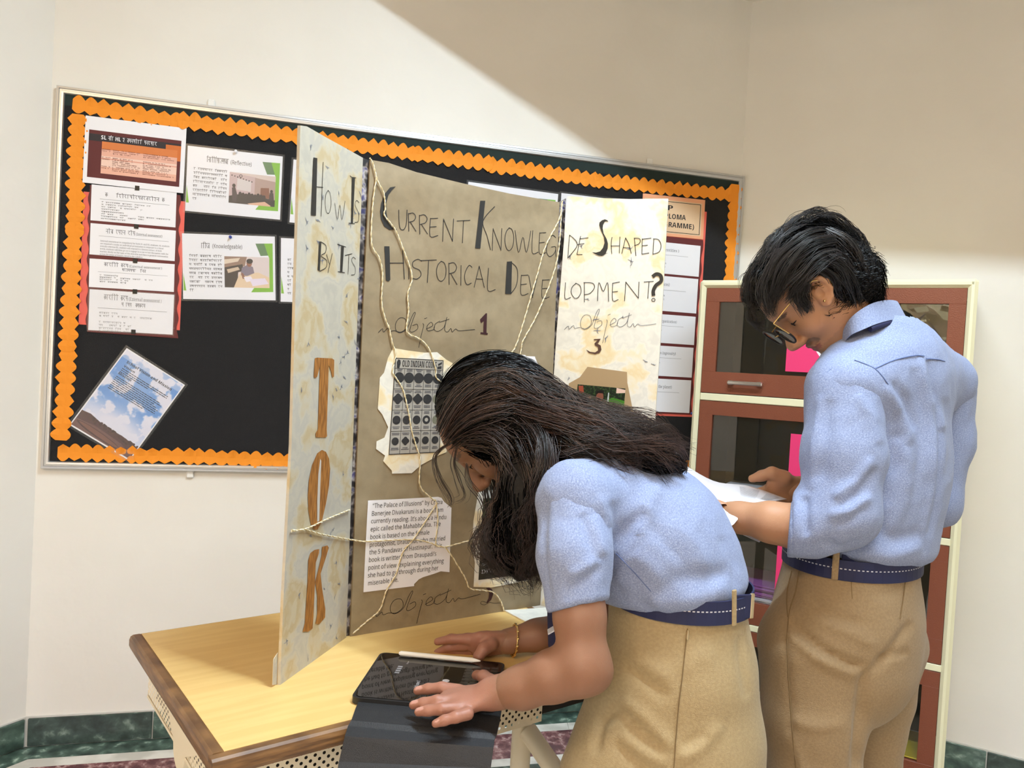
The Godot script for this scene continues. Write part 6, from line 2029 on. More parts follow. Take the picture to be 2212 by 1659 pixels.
func head_girl(skin: MB, C: Vector3, u: Vector3, n: Vector3, l: Vector3):
	var f := Field.new(C - Vector3(0.15, 0.15, 0.12), C + Vector3(0.15, 0.15, 0.12), 0.0036)
	head_shape(f, C, u, n, l, 1.0)
	var tint := func(p: Vector3, nn: Vector3) -> Color:
		var c := Color(0.255, 0.124, 0.074)
		var q := p - C
		var hn := q.dot(n)
		var hu := q.dot(u)
		var hl := absf(q.dot(l))
		if Vector2((hu + 0.058) / 0.008, hl / 0.02).length() < 1.0 and hn > 0.09: c = Color(0.48, 0.18, 0.15)
		# eyebrow
		if absf(hu - 0.034 - hl * 0.05) < 0.0035 and hl > 0.012 and hl < 0.05 and hn > 0.06: c = Color(0.10, 0.06, 0.045)
		return c
	f.mesh_into(skin, null, tint)

func head_shape(f: Field, C: Vector3, u: Vector3, n: Vector3, l: Vector3, s: float):
	f.ball(C - n * 0.008 + u * 0.018, l, u, Vector3(0.073, 0.100, 0.092) * s, 0.01)
	f.egg(C + u * 0.035 + n * 0.040, C - u * 0.070 + n * 0.050, l, 0.064 * s, 0.054 * s, 0.040 * s, 0.042 * s, 0.03)
	f.egg(C - u * 0.085 + n * 0.068 - l * 0.008, C - u * 0.085 + n * 0.068 + l * 0.008, l, 0.02, 0.018, 0.02, 0.018, 0.02)
	# brow, cheeks, nose, lips
	f.egg(C + u * 0.030 + n * 0.082 - l * 0.03, C + u * 0.030 + n * 0.082 + l * 0.03, u, 0.012, 0.012, 0.012, 0.012, 0.015)
	for sg in [-1.0, 1.0]:
		f.ball(C - u * 0.018 + n * 0.070 + l * 0.036 * sg, l, u, Vector3(0.022, 0.022, 0.020), 0.02)
		f.ball(C + u * 0.014 + n * 0.097 + l * 0.031 * sg, l, u, Vector3(0.015, 0.010, 0.012), 0.008, true)
		f.ball(C + u * 0.013 + n * 0.081 + l * 0.031 * sg, l, u, Vector3(0.0125, 0.0125, 0.0125), 0.003)
		f.ball(C - u * 0.030 + n * 0.103 + l * 0.011 * sg, l, u, Vector3(0.008, 0.008, 0.009), 0.006)
	f.cone(C + u * 0.022 + n * 0.088, C - u * 0.022 + n * 0.117, 0.008, 0.0105, 0.012)
	f.cone(C - u * 0.022 + n * 0.117, C - u * 0.030 + n * 0.105, 0.0105, 0.009, 0.006)
	f.egg(C - u * 0.051 + n * 0.094 - l * 0.012, C - u * 0.051 + n * 0.094 + l * 0.012, u, 0.006, 0.009, 0.006, 0.009, 0.006)
	f.egg(C - u * 0.063 + n * 0.091 - l * 0.010, C - u * 0.063 + n * 0.091 + l * 0.010, u, 0.0065, 0.009, 0.0065, 0.009, 0.006)

func eye_parts(parent: Node, C: Vector3, u: Vector3, n: Vector3, l: Vector3):
	# dark lash line and iris under the lowered lids
	for sg in [-1.0, 1.0]:
		var b := MB.new()
		var e: Vector3 = C + u * 0.013 + n * 0.081 + l * 0.031 * sg
		var pts := []
		for i in 9:
			var a := lerpf(-1.15, 1.15, i / 8.0)
			pts.append(e + (n * cos(a) * 0.98 + l * sin(a) * sg) * 0.0128 - u * (0.0045 - 0.0012 * absf(a)))
		b.tube(pts, [0.0004, 0.0009, 0.0012, 0.0013, 0.0013, 0.0013, 0.0012, 0.0010, 0.0005], 5)
		part("eyelash_line", b, M.ink, parent)
		b = MB.new()
		b.lathe([Vector2(0, 0.0005), Vector2(0.003, 0.0004), Vector2(0.0052, -0.0002)], 12, Transform3D(Basis(l, n, u), e + n * 0.0122 - u * 0.0052))
		part("iris", b, M.ink, parent)

func build_girl():
	var t := thing("person", "person with long dark hair, blue shirt and khaki skirt bending over a tablet", "person")
	var L := Vector3(-0.37, 0, 0.93)
	var toward := Vector3(-0.1799,0.1719,0.9685)
	# shirt body
	var f := Field.new(Vector3(0,0.8443,-1.5275), Vector3(0.4676,1.1921,-1.0155), 0.0062)
	f.egg(Vector3(0.292,0.9187,-1.2713), Vector3(0.2501,0.9899,-1.2931), L, 0.132, 0.116, 0.15, 0.122, 0.04)
	f.egg(Vector3(0.2501,0.9899,-1.2931), Vector3(0.186,1.0478,-1.3246), L, 0.15, 0.122, 0.165, 0.112, 0.04)
	f.cone(Vector3(0.1579,1.0701,-1.2651), Vector3(0.1073,1.0796,-1.1653), 0.075, 0.056, 0.04)
	f.cone(Vector3(0.1037,1.0808,-1.1654), Vector3(0.1096,1.0226,-1.1439), 0.052, 0.05, 0.03)
	f.cone(Vector3(0.1682,1.0715,-1.3552), Vector3(0.2149,1.0623,-1.485), 0.09, 0.06, 0.04)
	f.cone(Vector3(0.1479,1.0871,-1.3256), Vector3(0.085,1.0994,-1.3559), 0.07, 0.05, 0.03)
	f.below(Vector3(0.27, 0.9165, 0), Vector3(0.11, -1, 0), 0.028)
	var fo := Folds.new()
	fo.nz = noise(141, 9.0, 2)
	fo.namp = 0.0022
	fo.n2 = noise(241, 34.0, 2)
	fo.add([Vector3(0.2179,1.064,-1.1949),Vector3(0.1949,1.0375,-1.1943),Vector3(0.1711,1.0002,-1.1933),Vector3(0.1645,0.9639,-1.1924)], toward, 0.010, -0.011)
	fo.add([Vector3(0.2396,1.112,-1.1962),Vector3(0.2249,1.0788,-1.1953),Vector3(0.2039,1.0308,-1.1941)], toward, 0.012, 0.007)
	fo.add([Vector3(0.1711,1.0757,-1.1952),Vector3(0.1766,1.0437,-1.1944),Vector3(0.1695,1.0037,-1.1934)], toward, 0.009, -0.006)
	fo.add([Vector3(0.1492,1.0817,-1.1954),Vector3(0.1639,1.0502,-1.1946),Vector3(0.1617,1.0141,-1.1937)], toward, 0.010, 0.005)
	fo.add([Vector3(0.2041,1.0021,-1.1934),Vector3(0.2418,0.9718,-1.1926),Vector3(0.2789,0.9524,-1.1921)], toward, 0.012, 0.004)
	fo.add([Vector3(0.2232,1.0463,-1.1945),Vector3(0.2539,1.0121,-1.1936),Vector3(0.2918,0.9783,-1.1928)], toward, 0.009, -0.003)
	fo.add([Vector3(0.2586,1.0555,-1.1947),Vector3(0.297,1.0146,-1.1937),Vector3(0.3245,0.973,-1.1927)], toward, 0.012, 0.003)
	fo.add([Vector3(0.2496,0.9615,-1.1924),Vector3(0.2994,0.9715,-1.1926),Vector3(0.353,0.9782,-1.1928)], toward, 0.012, -0.006)
	fo.add([Vector3(0.2299,0.928,-1.1915),Vector3(0.2871,0.9348,-1.1917),Vector3(0.3507,0.9565,-1.1922)], toward, 0.014, 0.007)
	fo.add([Vector3(0.1819,0.9504,-1.1921),Vector3(0.2156,0.9272,-1.1915),Vector3(0.2525,0.9113,-1.1911)], toward, 0.008, -0.004)
	fo.add([Vector3(0.1766,0.9789,-1.1928),Vector3(0.1928,0.9475,-1.192),Vector3(0.2122,0.9234,-1.1914)], toward, 0.008, 0.004)
	fo.add([Vector3(0.3392,1.0313,-1.1941),Vector3(0.3596,0.9893,-1.1931),Vector3(0.3652,0.9537,-1.1922)], toward, 0.008, -0.003)
	var b := MB.new()
	f.mesh_into(b, fo.at)
	# near sleeve
	var sl := Field.new(Vector3(0.0077,0.8948,-1.2231), Vector3(0.1898,1.1519,-1.0139), 0.0052)
	sl.cone(Vector3(0.1037,1.0776,-1.1633), Vector3(0.1056,1.0078,-1.1185), 0.0565, 0.0525, 0.02)
	sl.cone(Vector3(0.1056,1.0078,-1.1185), Vector3(0.1122,0.9204,-1.0863), 0.0525, 0.043, 0.02)
	sl.below(Vector3(0.1101,0.9411,-1.0918), Vector3(0.0252,-0.0875,0.0322), 0.004)
	var fs := Folds.new()
	fs.nz = noise(143, 11.0, 2)
	fs.namp = 0.0018
	fs.n2 = noise(243, 38.0, 2)
	fs.add([Vector3(0.1388,1.0159,-1.0937),Vector3(0.1194,0.9983,-1.0933),Vector3(0.1003,0.986,-1.093)], toward, 0.007, 0.0045)
	fs.add([Vector3(0.141,1.0015,-1.0933),Vector3(0.1222,0.9833,-1.0929),Vector3(0.1043,0.973,-1.0926)], toward, 0.006, -0.003)
	fs.add([Vector3(0.1238,1.0711,-1.0951),Vector3(0.1388,1.039,-1.0943),Vector3(0.1428,1.0161,-1.0937)], toward, 0.009, 0.005)
	fs.add([Vector3(0.1085,1.0735,-1.0952),Vector3(0.1268,1.0416,-1.0944),Vector3(0.1352,1.0091,-1.0935)], toward, 0.008, -0.004)
	fs.add([Vector3(0.054,1.1034,-1.0959),Vector3(0.0554,1.0441,-1.0944),Vector3(0.064,0.9853,-1.0929),Vector3(0.0772,0.9398,-1.0918)], toward, 0.006, -0.004)
	sl.mesh_into(b, fs.at)
	part("shirt", b, M.shirt, t)
	for s in [[f, [Vector3(0.1776,0.9991,-1.1933),Vector3(0.2095,0.97,-1.1926),Vector3(0.25,0.9291,-1.1916)]], [sl, [Vector3(0.0492,1.1058,-1.096),Vector3(0.0799,1.1115,-1.0961),Vector3(0.107,1.111,-1.0961),Vector3(0.1368,1.0982,-1.0958)]]]:
		b = MB.new()
		b.tube(surface_line(s[0], s[1], toward, 0.0003), 0.0009, 5)
		part("seam", b, M.seam, t)
	# skirt
	var k := Field.new(Vector3(0.0882,0.4204,-1.4357), Vector3(0.4991,0.9496,-1.1113), 0.0066)
	k.egg(Vector3(0.2917,0.8874,-1.2605), Vector3(0.3032,0.7928,-1.2582), L, 0.117, 0.111, 0.128, 0.118, 0.02)
	k.egg(Vector3(0.3032,0.7928,-1.2582), Vector3(0.3107,0.6867,-1.2555), L, 0.128, 0.118, 0.135, 0.128, 0.02)
	k.egg(Vector3(0.3107,0.6867,-1.2555), Vector3(0.3052,0.5569,-1.2522), L, 0.135, 0.128, 0.14, 0.15, 0.02)
	k.egg(Vector3(0.3052,0.5569,-1.2522), Vector3(0.2998,0.45,-1.2495), L, 0.14, 0.15, 0.145, 0.155, 0.02)
	k.cone(Vector3(0.2324,0.7743,-1.2377), Vector3(0.2019,0.628,-1.224), 0.07, 0.09, 0.05)
	k.below(Vector3(0, 0.928, 0), Vector3(0, 1, 0), 0.004)
	k.below(Vector3(0, 0.47, 0), Vector3(0, -1, 0), 0.004)
	var fk := Folds.new()
	fk.nz = noise(147, 7.0, 2)
	fk.namp = 0.002
	fk.add([Vector3(0.1925,0.764,-1.1874),Vector3(0.169,0.7339,-1.1867),Vector3(0.1607,0.6902,-1.1856)], toward, 0.008, -0.008)
	fk.add([Vector3(0.1996,0.8291,-1.189),Vector3(0.2367,0.8097,-1.1886),Vector3(0.2702,0.79,-1.1881)], toward, 0.009, -0.005)
	fk.add([Vector3(0.2057,0.8475,-1.1895),Vector3(0.2428,0.828,-1.189),Vector3(0.2719,0.8225,-1.1889)], toward, 0.012, 0.004)
	fk.add([Vector3(0.1988,0.7787,-1.1878),Vector3(0.2361,0.7557,-1.1872),Vector3(0.2551,0.7388,-1.1868),Vector3(0.2814,0.7187,-1.1863)], toward, 0.009, 0.006)
	fk.add([Vector3(0.1961,0.7642,-1.1874),Vector3(0.2264,0.7371,-1.1867),Vector3(0.2637,0.7141,-1.1862)], toward, 0.008, -0.005)
	fk.add([Vector3(0.1983,0.7247,-1.1864),Vector3(0.2354,0.7053,-1.1859),Vector3(0.2722,0.6908,-1.1856)], toward, 0.008, 0.005)
	fk.add([Vector3(0.1917,0.7136,-1.1861),Vector3(0.229,0.6905,-1.1856),Vector3(0.2729,0.6786,-1.1853)], toward, 0.008, -0.004)
	fk.add([Vector3(0.2858,0.7045,-1.1859),Vector3(0.3137,0.7205,-1.1863),Vector3(0.3477,0.7548,-1.1872)], toward, 0.011, 0.005)
	fk.add([Vector3(0.2922,0.7193,-1.1863),Vector3(0.3268,0.7428,-1.1869)], toward, 0.008, -0.004)
	fk.add([Vector3(0.2861,0.8269,-1.189),Vector3(0.3064,0.8496,-1.1896),Vector3(0.3346,0.8584,-1.1898)], toward, 0.014, 0.003)
	fk.add([Vector3(0.3729,0.8822,-1.1904),Vector3(0.3789,0.8393,-1.1893),Vector3(0.3889,0.7895,-1.1881)], toward, 0.008, -0.004)
	fk.add([Vector3(0.2908,0.8955,-1.1907),Vector3(0.2861,0.8269,-1.189),Vector3(0.2822,0.7691,-1.1875),Vector3(0.2792,0.6826,-1.1854)], toward, 0.0035, -0.003)
	b = MB.new()
	k.mesh_into(b, fk.at)
	part("skirt", b, M.khaki, t)
	b = MB.new()
	b.tube(surface_line(k, [Vector3(0.2909,0.8933,-1.1907),Vector3(0.2868,0.8269,-1.189),Vector3(0.2829,0.7691,-1.1875),Vector3(0.2808,0.6539,-1.1846)], toward, 0.0), 0.0008, 5)
	part("skirt_seam", b, M.khaki_seam, t)
	b = MB.new()
	var zp := k.snap(Vector3(0.2915,0.8833,-1.1904), toward, 0.002)
	b.tube([zp + Vector3(0, 0.008, 0), zp, zp - Vector3(0, 0.006, 0)], [0.0012, 0.0026, 0.0014], 8)
	part("zip_pull", b, M.brass, t)
	# belt, belt tip, loops
	var bc: Vector3 = Vector3(0.2954,0.8831,-1.2624)
	oval_belt(t, bc, L, 0.119, 0.113, 0.9075, 0.9435, 0.0)
	belt_tip(t, Vector3(0.3587,0.9307,-1.1696), Vector3(0.3874,0.9284,-1.1865), 0.037)
	b = MB.new()
	b.box(Vector3(0.3544,0.9322,-1.1596), Vector3(0.009, 0.056, 0.004), Basis(Vector3.UP, 0.5) * Basis(Vector3.BACK, 0.08), 0.0015)
	part("belt_loop", b, M.khaki, t)
	# skin: head, neck, arms, hands, legs in one body
	var skin := MB.new()
	skin.has_col = true
	var hd := [Vector3(-0.0143,1.1714,-1.3977),Vector3(-0.885,0.4654,-0.0117),Vector3(-0.4655,-0.8848,0.0222),Vector3(0,0.0251,0.9997)]
	head_girl(skin, hd[0], hd[1], hd[2], hd[3])
	var sk := Color(0.255, 0.124, 0.074)
	var tint := func(p: Vector3, _n: Vector3) -> Color: return sk
	var core := Field.new(Vector3(-0.0877,0.7229,-1.6082), Vector3(0.3828,1.258,-1.0453), 0.011)
	core.cone(Vector3(0.0012,1.1353,-1.3968), Vector3(0.1096,1.0967,-1.3558), 0.052, 0.05, 0.03)
	core.egg(Vector3(0.1572,1.0637,-1.325), Vector3(0.2833,0.9105,-1.2711), L, 0.12, 0.085, 0.09, 0.08, 0.03)
	core.cone(Vector3(0.1634,1.0737,-1.3152), Vector3(0.1074,1.0775,-1.1653), 0.05, 0.04, 0.03)
	core.cone(Vector3(0.1659,1.0706,-1.3352), Vector3(0.2157,1.0489,-1.4847), 0.05, 0.045, 0.03)
	core.cone(Vector3(0.2159,1.0444,-1.4845), Vector3(0.2358,0.8775,-1.4904), 0.042, 0.036, 0.02)
	core.cone(Vector3(0.2358,0.8775,-1.4904), Vector3(0.2236,0.807,-1.4686), 0.036, 0.034, 0.02)
	core.mesh_into(skin, null, tint)
	var arm := Field.new(Vector3(-0.0754,0.75,-1.178), Vector3(0.2066,1.0328,-0.9909), 0.0048)
	arm.cone(Vector3(0.1083,1.008,-1.1185), Vector3(0.1145,0.9294,-1.0895), 0.037, 0.0362, 0.012)
	arm.cone(Vector3(0.1145,0.9294,-1.0895), Vector3(0.1206,0.8722,-1.0751), 0.0362, 0.035, 0.012)
	arm.cone(Vector3(0.1206,0.8722,-1.0751), Vector3(0.1237,0.8595,-1.0728), 0.035, 0.034, 0.012)
	arm.cone(Vector3(0.1235,0.8634,-1.0729), Vector3(0.0817,0.8432,-1.0844), 0.036, 0.0345, 0.014)
	arm.cone(Vector3(0.0817,0.8432,-1.0844), Vector3(0.0407,0.818,-1.1007), 0.0345, 0.029, 0.014)
	arm.cone(Vector3(0.0407,0.818,-1.1007), Vector3(0.0211,0.8099,-1.1075), 0.029, 0.0262, 0.014)
	arm.cone(Vector3(0.1409,0.8546,-1.0726), Vector3(0.1239,0.8569,-1.0727), 0.016, 0.028, 0.02)
	arm.mesh_into(skin, null, tint)
	var arm2 := Field.new(Vector3(-0.0484,0.6938,-1.537), Vector3(0.3069,0.8832,-1.3392), 0.0048)
	arm2.cone(Vector3(0.2278,0.8116,-1.4687), Vector3(0.1411,0.7981,-1.4283), 0.034, 0.0335, 0.014)
	arm2.cone(Vector3(0.1411,0.7981,-1.4283), Vector3(0.0718,0.7883,-1.4031), 0.0335, 0.027, 0.014)
	arm2.cone(Vector3(0.0718,0.7883,-1.4031), Vector3(0.0173,0.7787,-1.3878), 0.027, 0.0225, 0.014)
	arm2.mesh_into(skin, null, tint)
	girl_hands(skin, sk)
	# legs and feet
	var lg := Field.new(Vector3(0.10, -0.01, -1.50), Vector3(0.50, 0.60, -1.02), 0.012)
	for s in [-1.0, 1.0]:
		var hp: Vector3 = Vector3(0.285, 0, -1.25) + L * (0.075 * s)
		lg.cone(hp + Vector3(0, 0.58, 0), hp + Vector3(0, 0.42, 0), 0.062, 0.048, 0.02)
		lg.cone(hp + Vector3(0, 0.42, 0), hp + Vector3(0.01, 0.28, 0), 0.05, 0.046, 0.02)
		lg.cone(hp + Vector3(0.01, 0.28, 0), hp + Vector3(0, 0.09, 0), 0.046, 0.032, 0.02)
		lg.cone(hp + Vector3(0, 0.07, 0), hp + Vector3(-0.12, 0.04, -0.05), 0.036, 0.03, 0.02)
	lg.below(Vector3(0, 0.012, 0), Vector3(0, -1, 0), 0.004)
	lg.mesh_into(skin, null, tint)
	part("body", skin, M.skin_girl, t)
	for s in [-1.0, 1.0]:
		var hp: Vector3 = Vector3(0.285, 0, -1.25) + L * (0.075 * s)
		var sh := Field.new(hp + Vector3(-0.22, -0.01, -0.14), hp + Vector3(0.12, 0.12, 0.1), 0.009)
		sh.egg(hp + Vector3(0.02, 0.04, 0), hp + Vector3(-0.13, 0.03, -0.052), L, 0.042, 0.045, 0.042, 0.036, 0.02)
		sh.below(Vector3(0, 0.0, 0), Vector3(0, -1, 0), 0.004)
		sh.below(Vector3(0, 0.075, 0), Vector3(0, 1, 0), 0.004)
		b = MB.new()
		sh.mesh_into(b)
		part("shoe", b, M.black_plastic, t)
	eye_parts(t, hd[0], hd[1], hd[2], hd[3])
	girl_hair(t, hd[0], hd[1], hd[2], hd[3])
	# tie hanging straight down from the collar
	b = MB.new()
	var tp := [Vector3(0.0714,1.0987,-1.3259),Vector3(0.0816,1,-1.3034),Vector3(0.0915,0.8858,-1.2905),Vector3(0.0987,0.8101,-1.2836),Vector3(0.1014,0.7842,-1.2779)]
	b.tube(tp, [0.012, 0.02, 0.027, 0.029, 0.012], 12, true, 0.14, Vector3(0.9, 0, -0.4))
	part("tie", b, M.navy, t)
	for yy in [[1348, 1356], [1388, 1396], [1300, 1310]]:
		b = MB.new()
		var a0: Vector3 = tp[2].lerp(tp[3], (float(yy[0]) - 1300.0) / 100.0)
		b.box(a0 + Vector3(0, 0, 0.018), Vector3(0.03, 0.0022, 0.022), Basis(Vector3.BACK, 0.6), 0.0005)
		part("tie_stripe", b, M.paper_grey, t)

func belt_tip(t: Node, a: Vector3, c: Vector3, h: float):
	# loose belt end with a metal tip
	var b := MB.new()
	var d := (c - a).normalized()
	var nn := d.cross(Vector3.UP).normalized()
	b.box((a + c) / 2, Vector3(a.distance_to(c), h, 0.003), Basis(d, Vector3.UP, nn), 0.0008)
	part("belt_end", b, M.navy, t)
	b = MB.new()
	b.box(c + d * 0.003, Vector3(0.008, h + 0.002, 0.0045), Basis(d, Vector3.UP, nn), 0.0012)
	part("belt_tip", b, M.brass, t)

func girl_hands(skin: MB, sk: Color):
	var nails := [Vector3(-0.116,0.781,-1.1603), Vector3(-0.116,0.781,-1.1106), Vector3(-0.106,0.781,-1.0893), Vector3(-0.0782,0.781,-1.0557)]
	var wr0: Vector3 = Vector3(0.0343,0.8144,-1.1036)
	var wd0: Vector3 = Vector3(0.8885,0.3721,0.2685)
	var wr1: Vector3 = Vector3(0.0298,0.7795,-1.3899)
	var wd1: Vector3 = Vector3(0.9887,0.1474,-0.0275)
	var tint := func(p: Vector3, n: Vector3) -> Color:
		for q in nails:
			if p.distance_to(q) < 0.0072 and n.y > 0.45: return Color(0.50, 0.27, 0.22)
		return sk.lerp(Color(0.36, 0.155, 0.11), 0.6 * smoothstep(0.0, 0.06, minf((wr0 - p).dot(wd0), 1.0) if p.z > -1.27 else (wr1 - p).dot(wd1)))
	var h := Field.new(Vector3(-0.1648,0.7156,-1.2185), Vector3(0.0549,0.8378,-1.0569), 0.0026)
	h.cone(Vector3(0.0394,0.8177,-1.1012), Vector3(-0.0013,0.7995,-1.1163), 0.0288, 0.0228, 0.01)
	h.egg(Vector3(0,0.8006,-1.1153), Vector3(-0.0454,0.784,-1.1208), Vector3(0.006,0,0.0927), 0.024, 0.019, 0.036, 0.0125, 0.012)
	h.egg(Vector3(-0.0454,0.784,-1.1208), Vector3(-0.0626,0.783,-1.1239), Vector3(0.006,0,0.0927), 0.036, 0.0125, 0.033, 0.0105, 0.01)
	h.cone(Vector3(-0.0544,0.786,-1.1503), Vector3(-0.0794,0.786,-1.1568), 0.0098, 0.0088, 0.004)
	h.cone(Vector3(-0.0794,0.786,-1.1568), Vector3(-0.1008,0.781,-1.1624), 0.0088, 0.0078, 0.004)
	h.cone(Vector3(-0.1008,0.781,-1.1624), Vector3(-0.1173,0.775,-1.1676), 0.0078, 0.0066, 0.004)
	h.cone(Vector3(-0.0554,0.786,-1.1165), Vector3(-0.0817,0.787,-1.1077), 0.01, 0.0088, 0.004)
	h.cone(Vector3(-0.0817,0.787,-1.1077), Vector3(-0.102,0.781,-1.1124), 0.0088, 0.0078, 0.004)
	h.cone(Vector3(-0.102,0.781,-1.1124), Vector3(-0.1172,0.775,-1.1178), 0.0078, 0.0066, 0.004)
	h.cone(Vector3(-0.0516,0.785,-1.0933), Vector3(-0.073,0.785,-1.0876), 0.0096, 0.0084, 0.004)
	h.cone(Vector3(-0.073,0.785,-1.0876), Vector3(-0.093,0.78,-1.0917), 0.0084, 0.0075, 0.004)
	h.cone(Vector3(-0.093,0.78,-1.0917), Vector3(-0.1072,0.775,-1.0965), 0.0075, 0.0063, 0.004)
	h.cone(Vector3(-0.0362,0.784,-1.0799), Vector3(-0.0518,0.783,-1.07), 0.0092, 0.0078, 0.004)
	h.cone(Vector3(-0.0518,0.783,-1.07), Vector3(-0.0675,0.779,-1.0668), 0.0078, 0.007, 0.004)
	h.cone(Vector3(-0.0675,0.779,-1.0668), Vector3(-0.0795,0.774,-1.0662), 0.007, 0.0058, 0.004)
	h.cone(Vector3(-0.0051,0.796,-1.1618), Vector3(-0.018,0.792,-1.1924), 0.0125, 0.0095, 0.006)
	h.cone(Vector3(-0.018,0.792,-1.1924), Vector3(-0.0327,0.782,-1.224), 0.0095, 0.0075, 0.006)
	h.mesh_into(skin, null, tint)
	# far hand: pointing finger, curled fingers, thumb on the tablet's edge
	var g := Field.new(Vector3(-0.1598,0.6909,-1.4466), Vector3(0.0769,0.8313,-1.3282), 0.0026)
	g.egg(Vector3(0.0198,0.7788,-1.3878), Vector3(-0.0283,0.7728,-1.3827), Vector3(-0.0483,0.8609,0.4785), 0.022, 0.019, 0.031, 0.014, 0.012)
	g.cone(Vector3(-0.0206,0.7868,-1.378), Vector3(-0.0538,0.7825,-1.3799), 0.0115, 0.0095, 0.005)
	g.cone(Vector3(-0.0538,0.7825,-1.3799), Vector3(-0.0831,0.7798,-1.3829), 0.0095, 0.0082, 0.005)
	g.cone(Vector3(-0.0831,0.7798,-1.3829), Vector3(-0.1082,0.7715,-1.3877), 0.0082, 0.0068, 0.005)
	g.cone(Vector3(-0.0284,0.771,-1.3876), Vector3(-0.0602,0.7675,-1.3876), 0.011, 0.0092, 0.005)
	g.cone(Vector3(-0.0602,0.7675,-1.3876), Vector3(-0.0887,0.7607,-1.3924), 0.0092, 0.008, 0.005)
	g.cone(Vector3(-0.0887,0.7607,-1.3924), Vector3(-0.1087,0.7476,-1.3971), 0.008, 0.0066, 0.005)
	g.cone(Vector3(-0.024,0.7592,-1.3974), Vector3(-0.0533,0.755,-1.3972), 0.0105, 0.0088, 0.005)
	g.cone(Vector3(-0.0533,0.755,-1.3972), Vector3(-0.0801,0.7509,-1.3971), 0.0088, 0.0076, 0.005)
	g.cone(Vector3(-0.0801,0.7509,-1.3971), Vector3(-0.0966,0.7432,-1.397), 0.0076, 0.0064, 0.005)
	g.cone(Vector3(-0.0196,0.7507,-1.4071), Vector3(-0.0432,0.7459,-1.407), 0.0095, 0.008, 0.005)
	g.cone(Vector3(-0.0432,0.7459,-1.407), Vector3(-0.0659,0.7421,-1.4069), 0.008, 0.0066, 0.005)
	g.cone(Vector3(-0.0099,0.7811,-1.3629), Vector3(-0.0232,0.7758,-1.3528), 0.012, 0.0105, 0.006)
	g.cone(Vector3(-0.0232,0.7758,-1.3528), Vector3(-0.0313,0.7642,-1.3475), 0.0105, 0.0088, 0.006)
	g.cone(Vector3(-0.0313,0.7642,-1.3475), Vector3(-0.0332,0.7543,-1.3472), 0.0088, 0.007, 0.006)
	g.mesh_into(skin, null, tint)

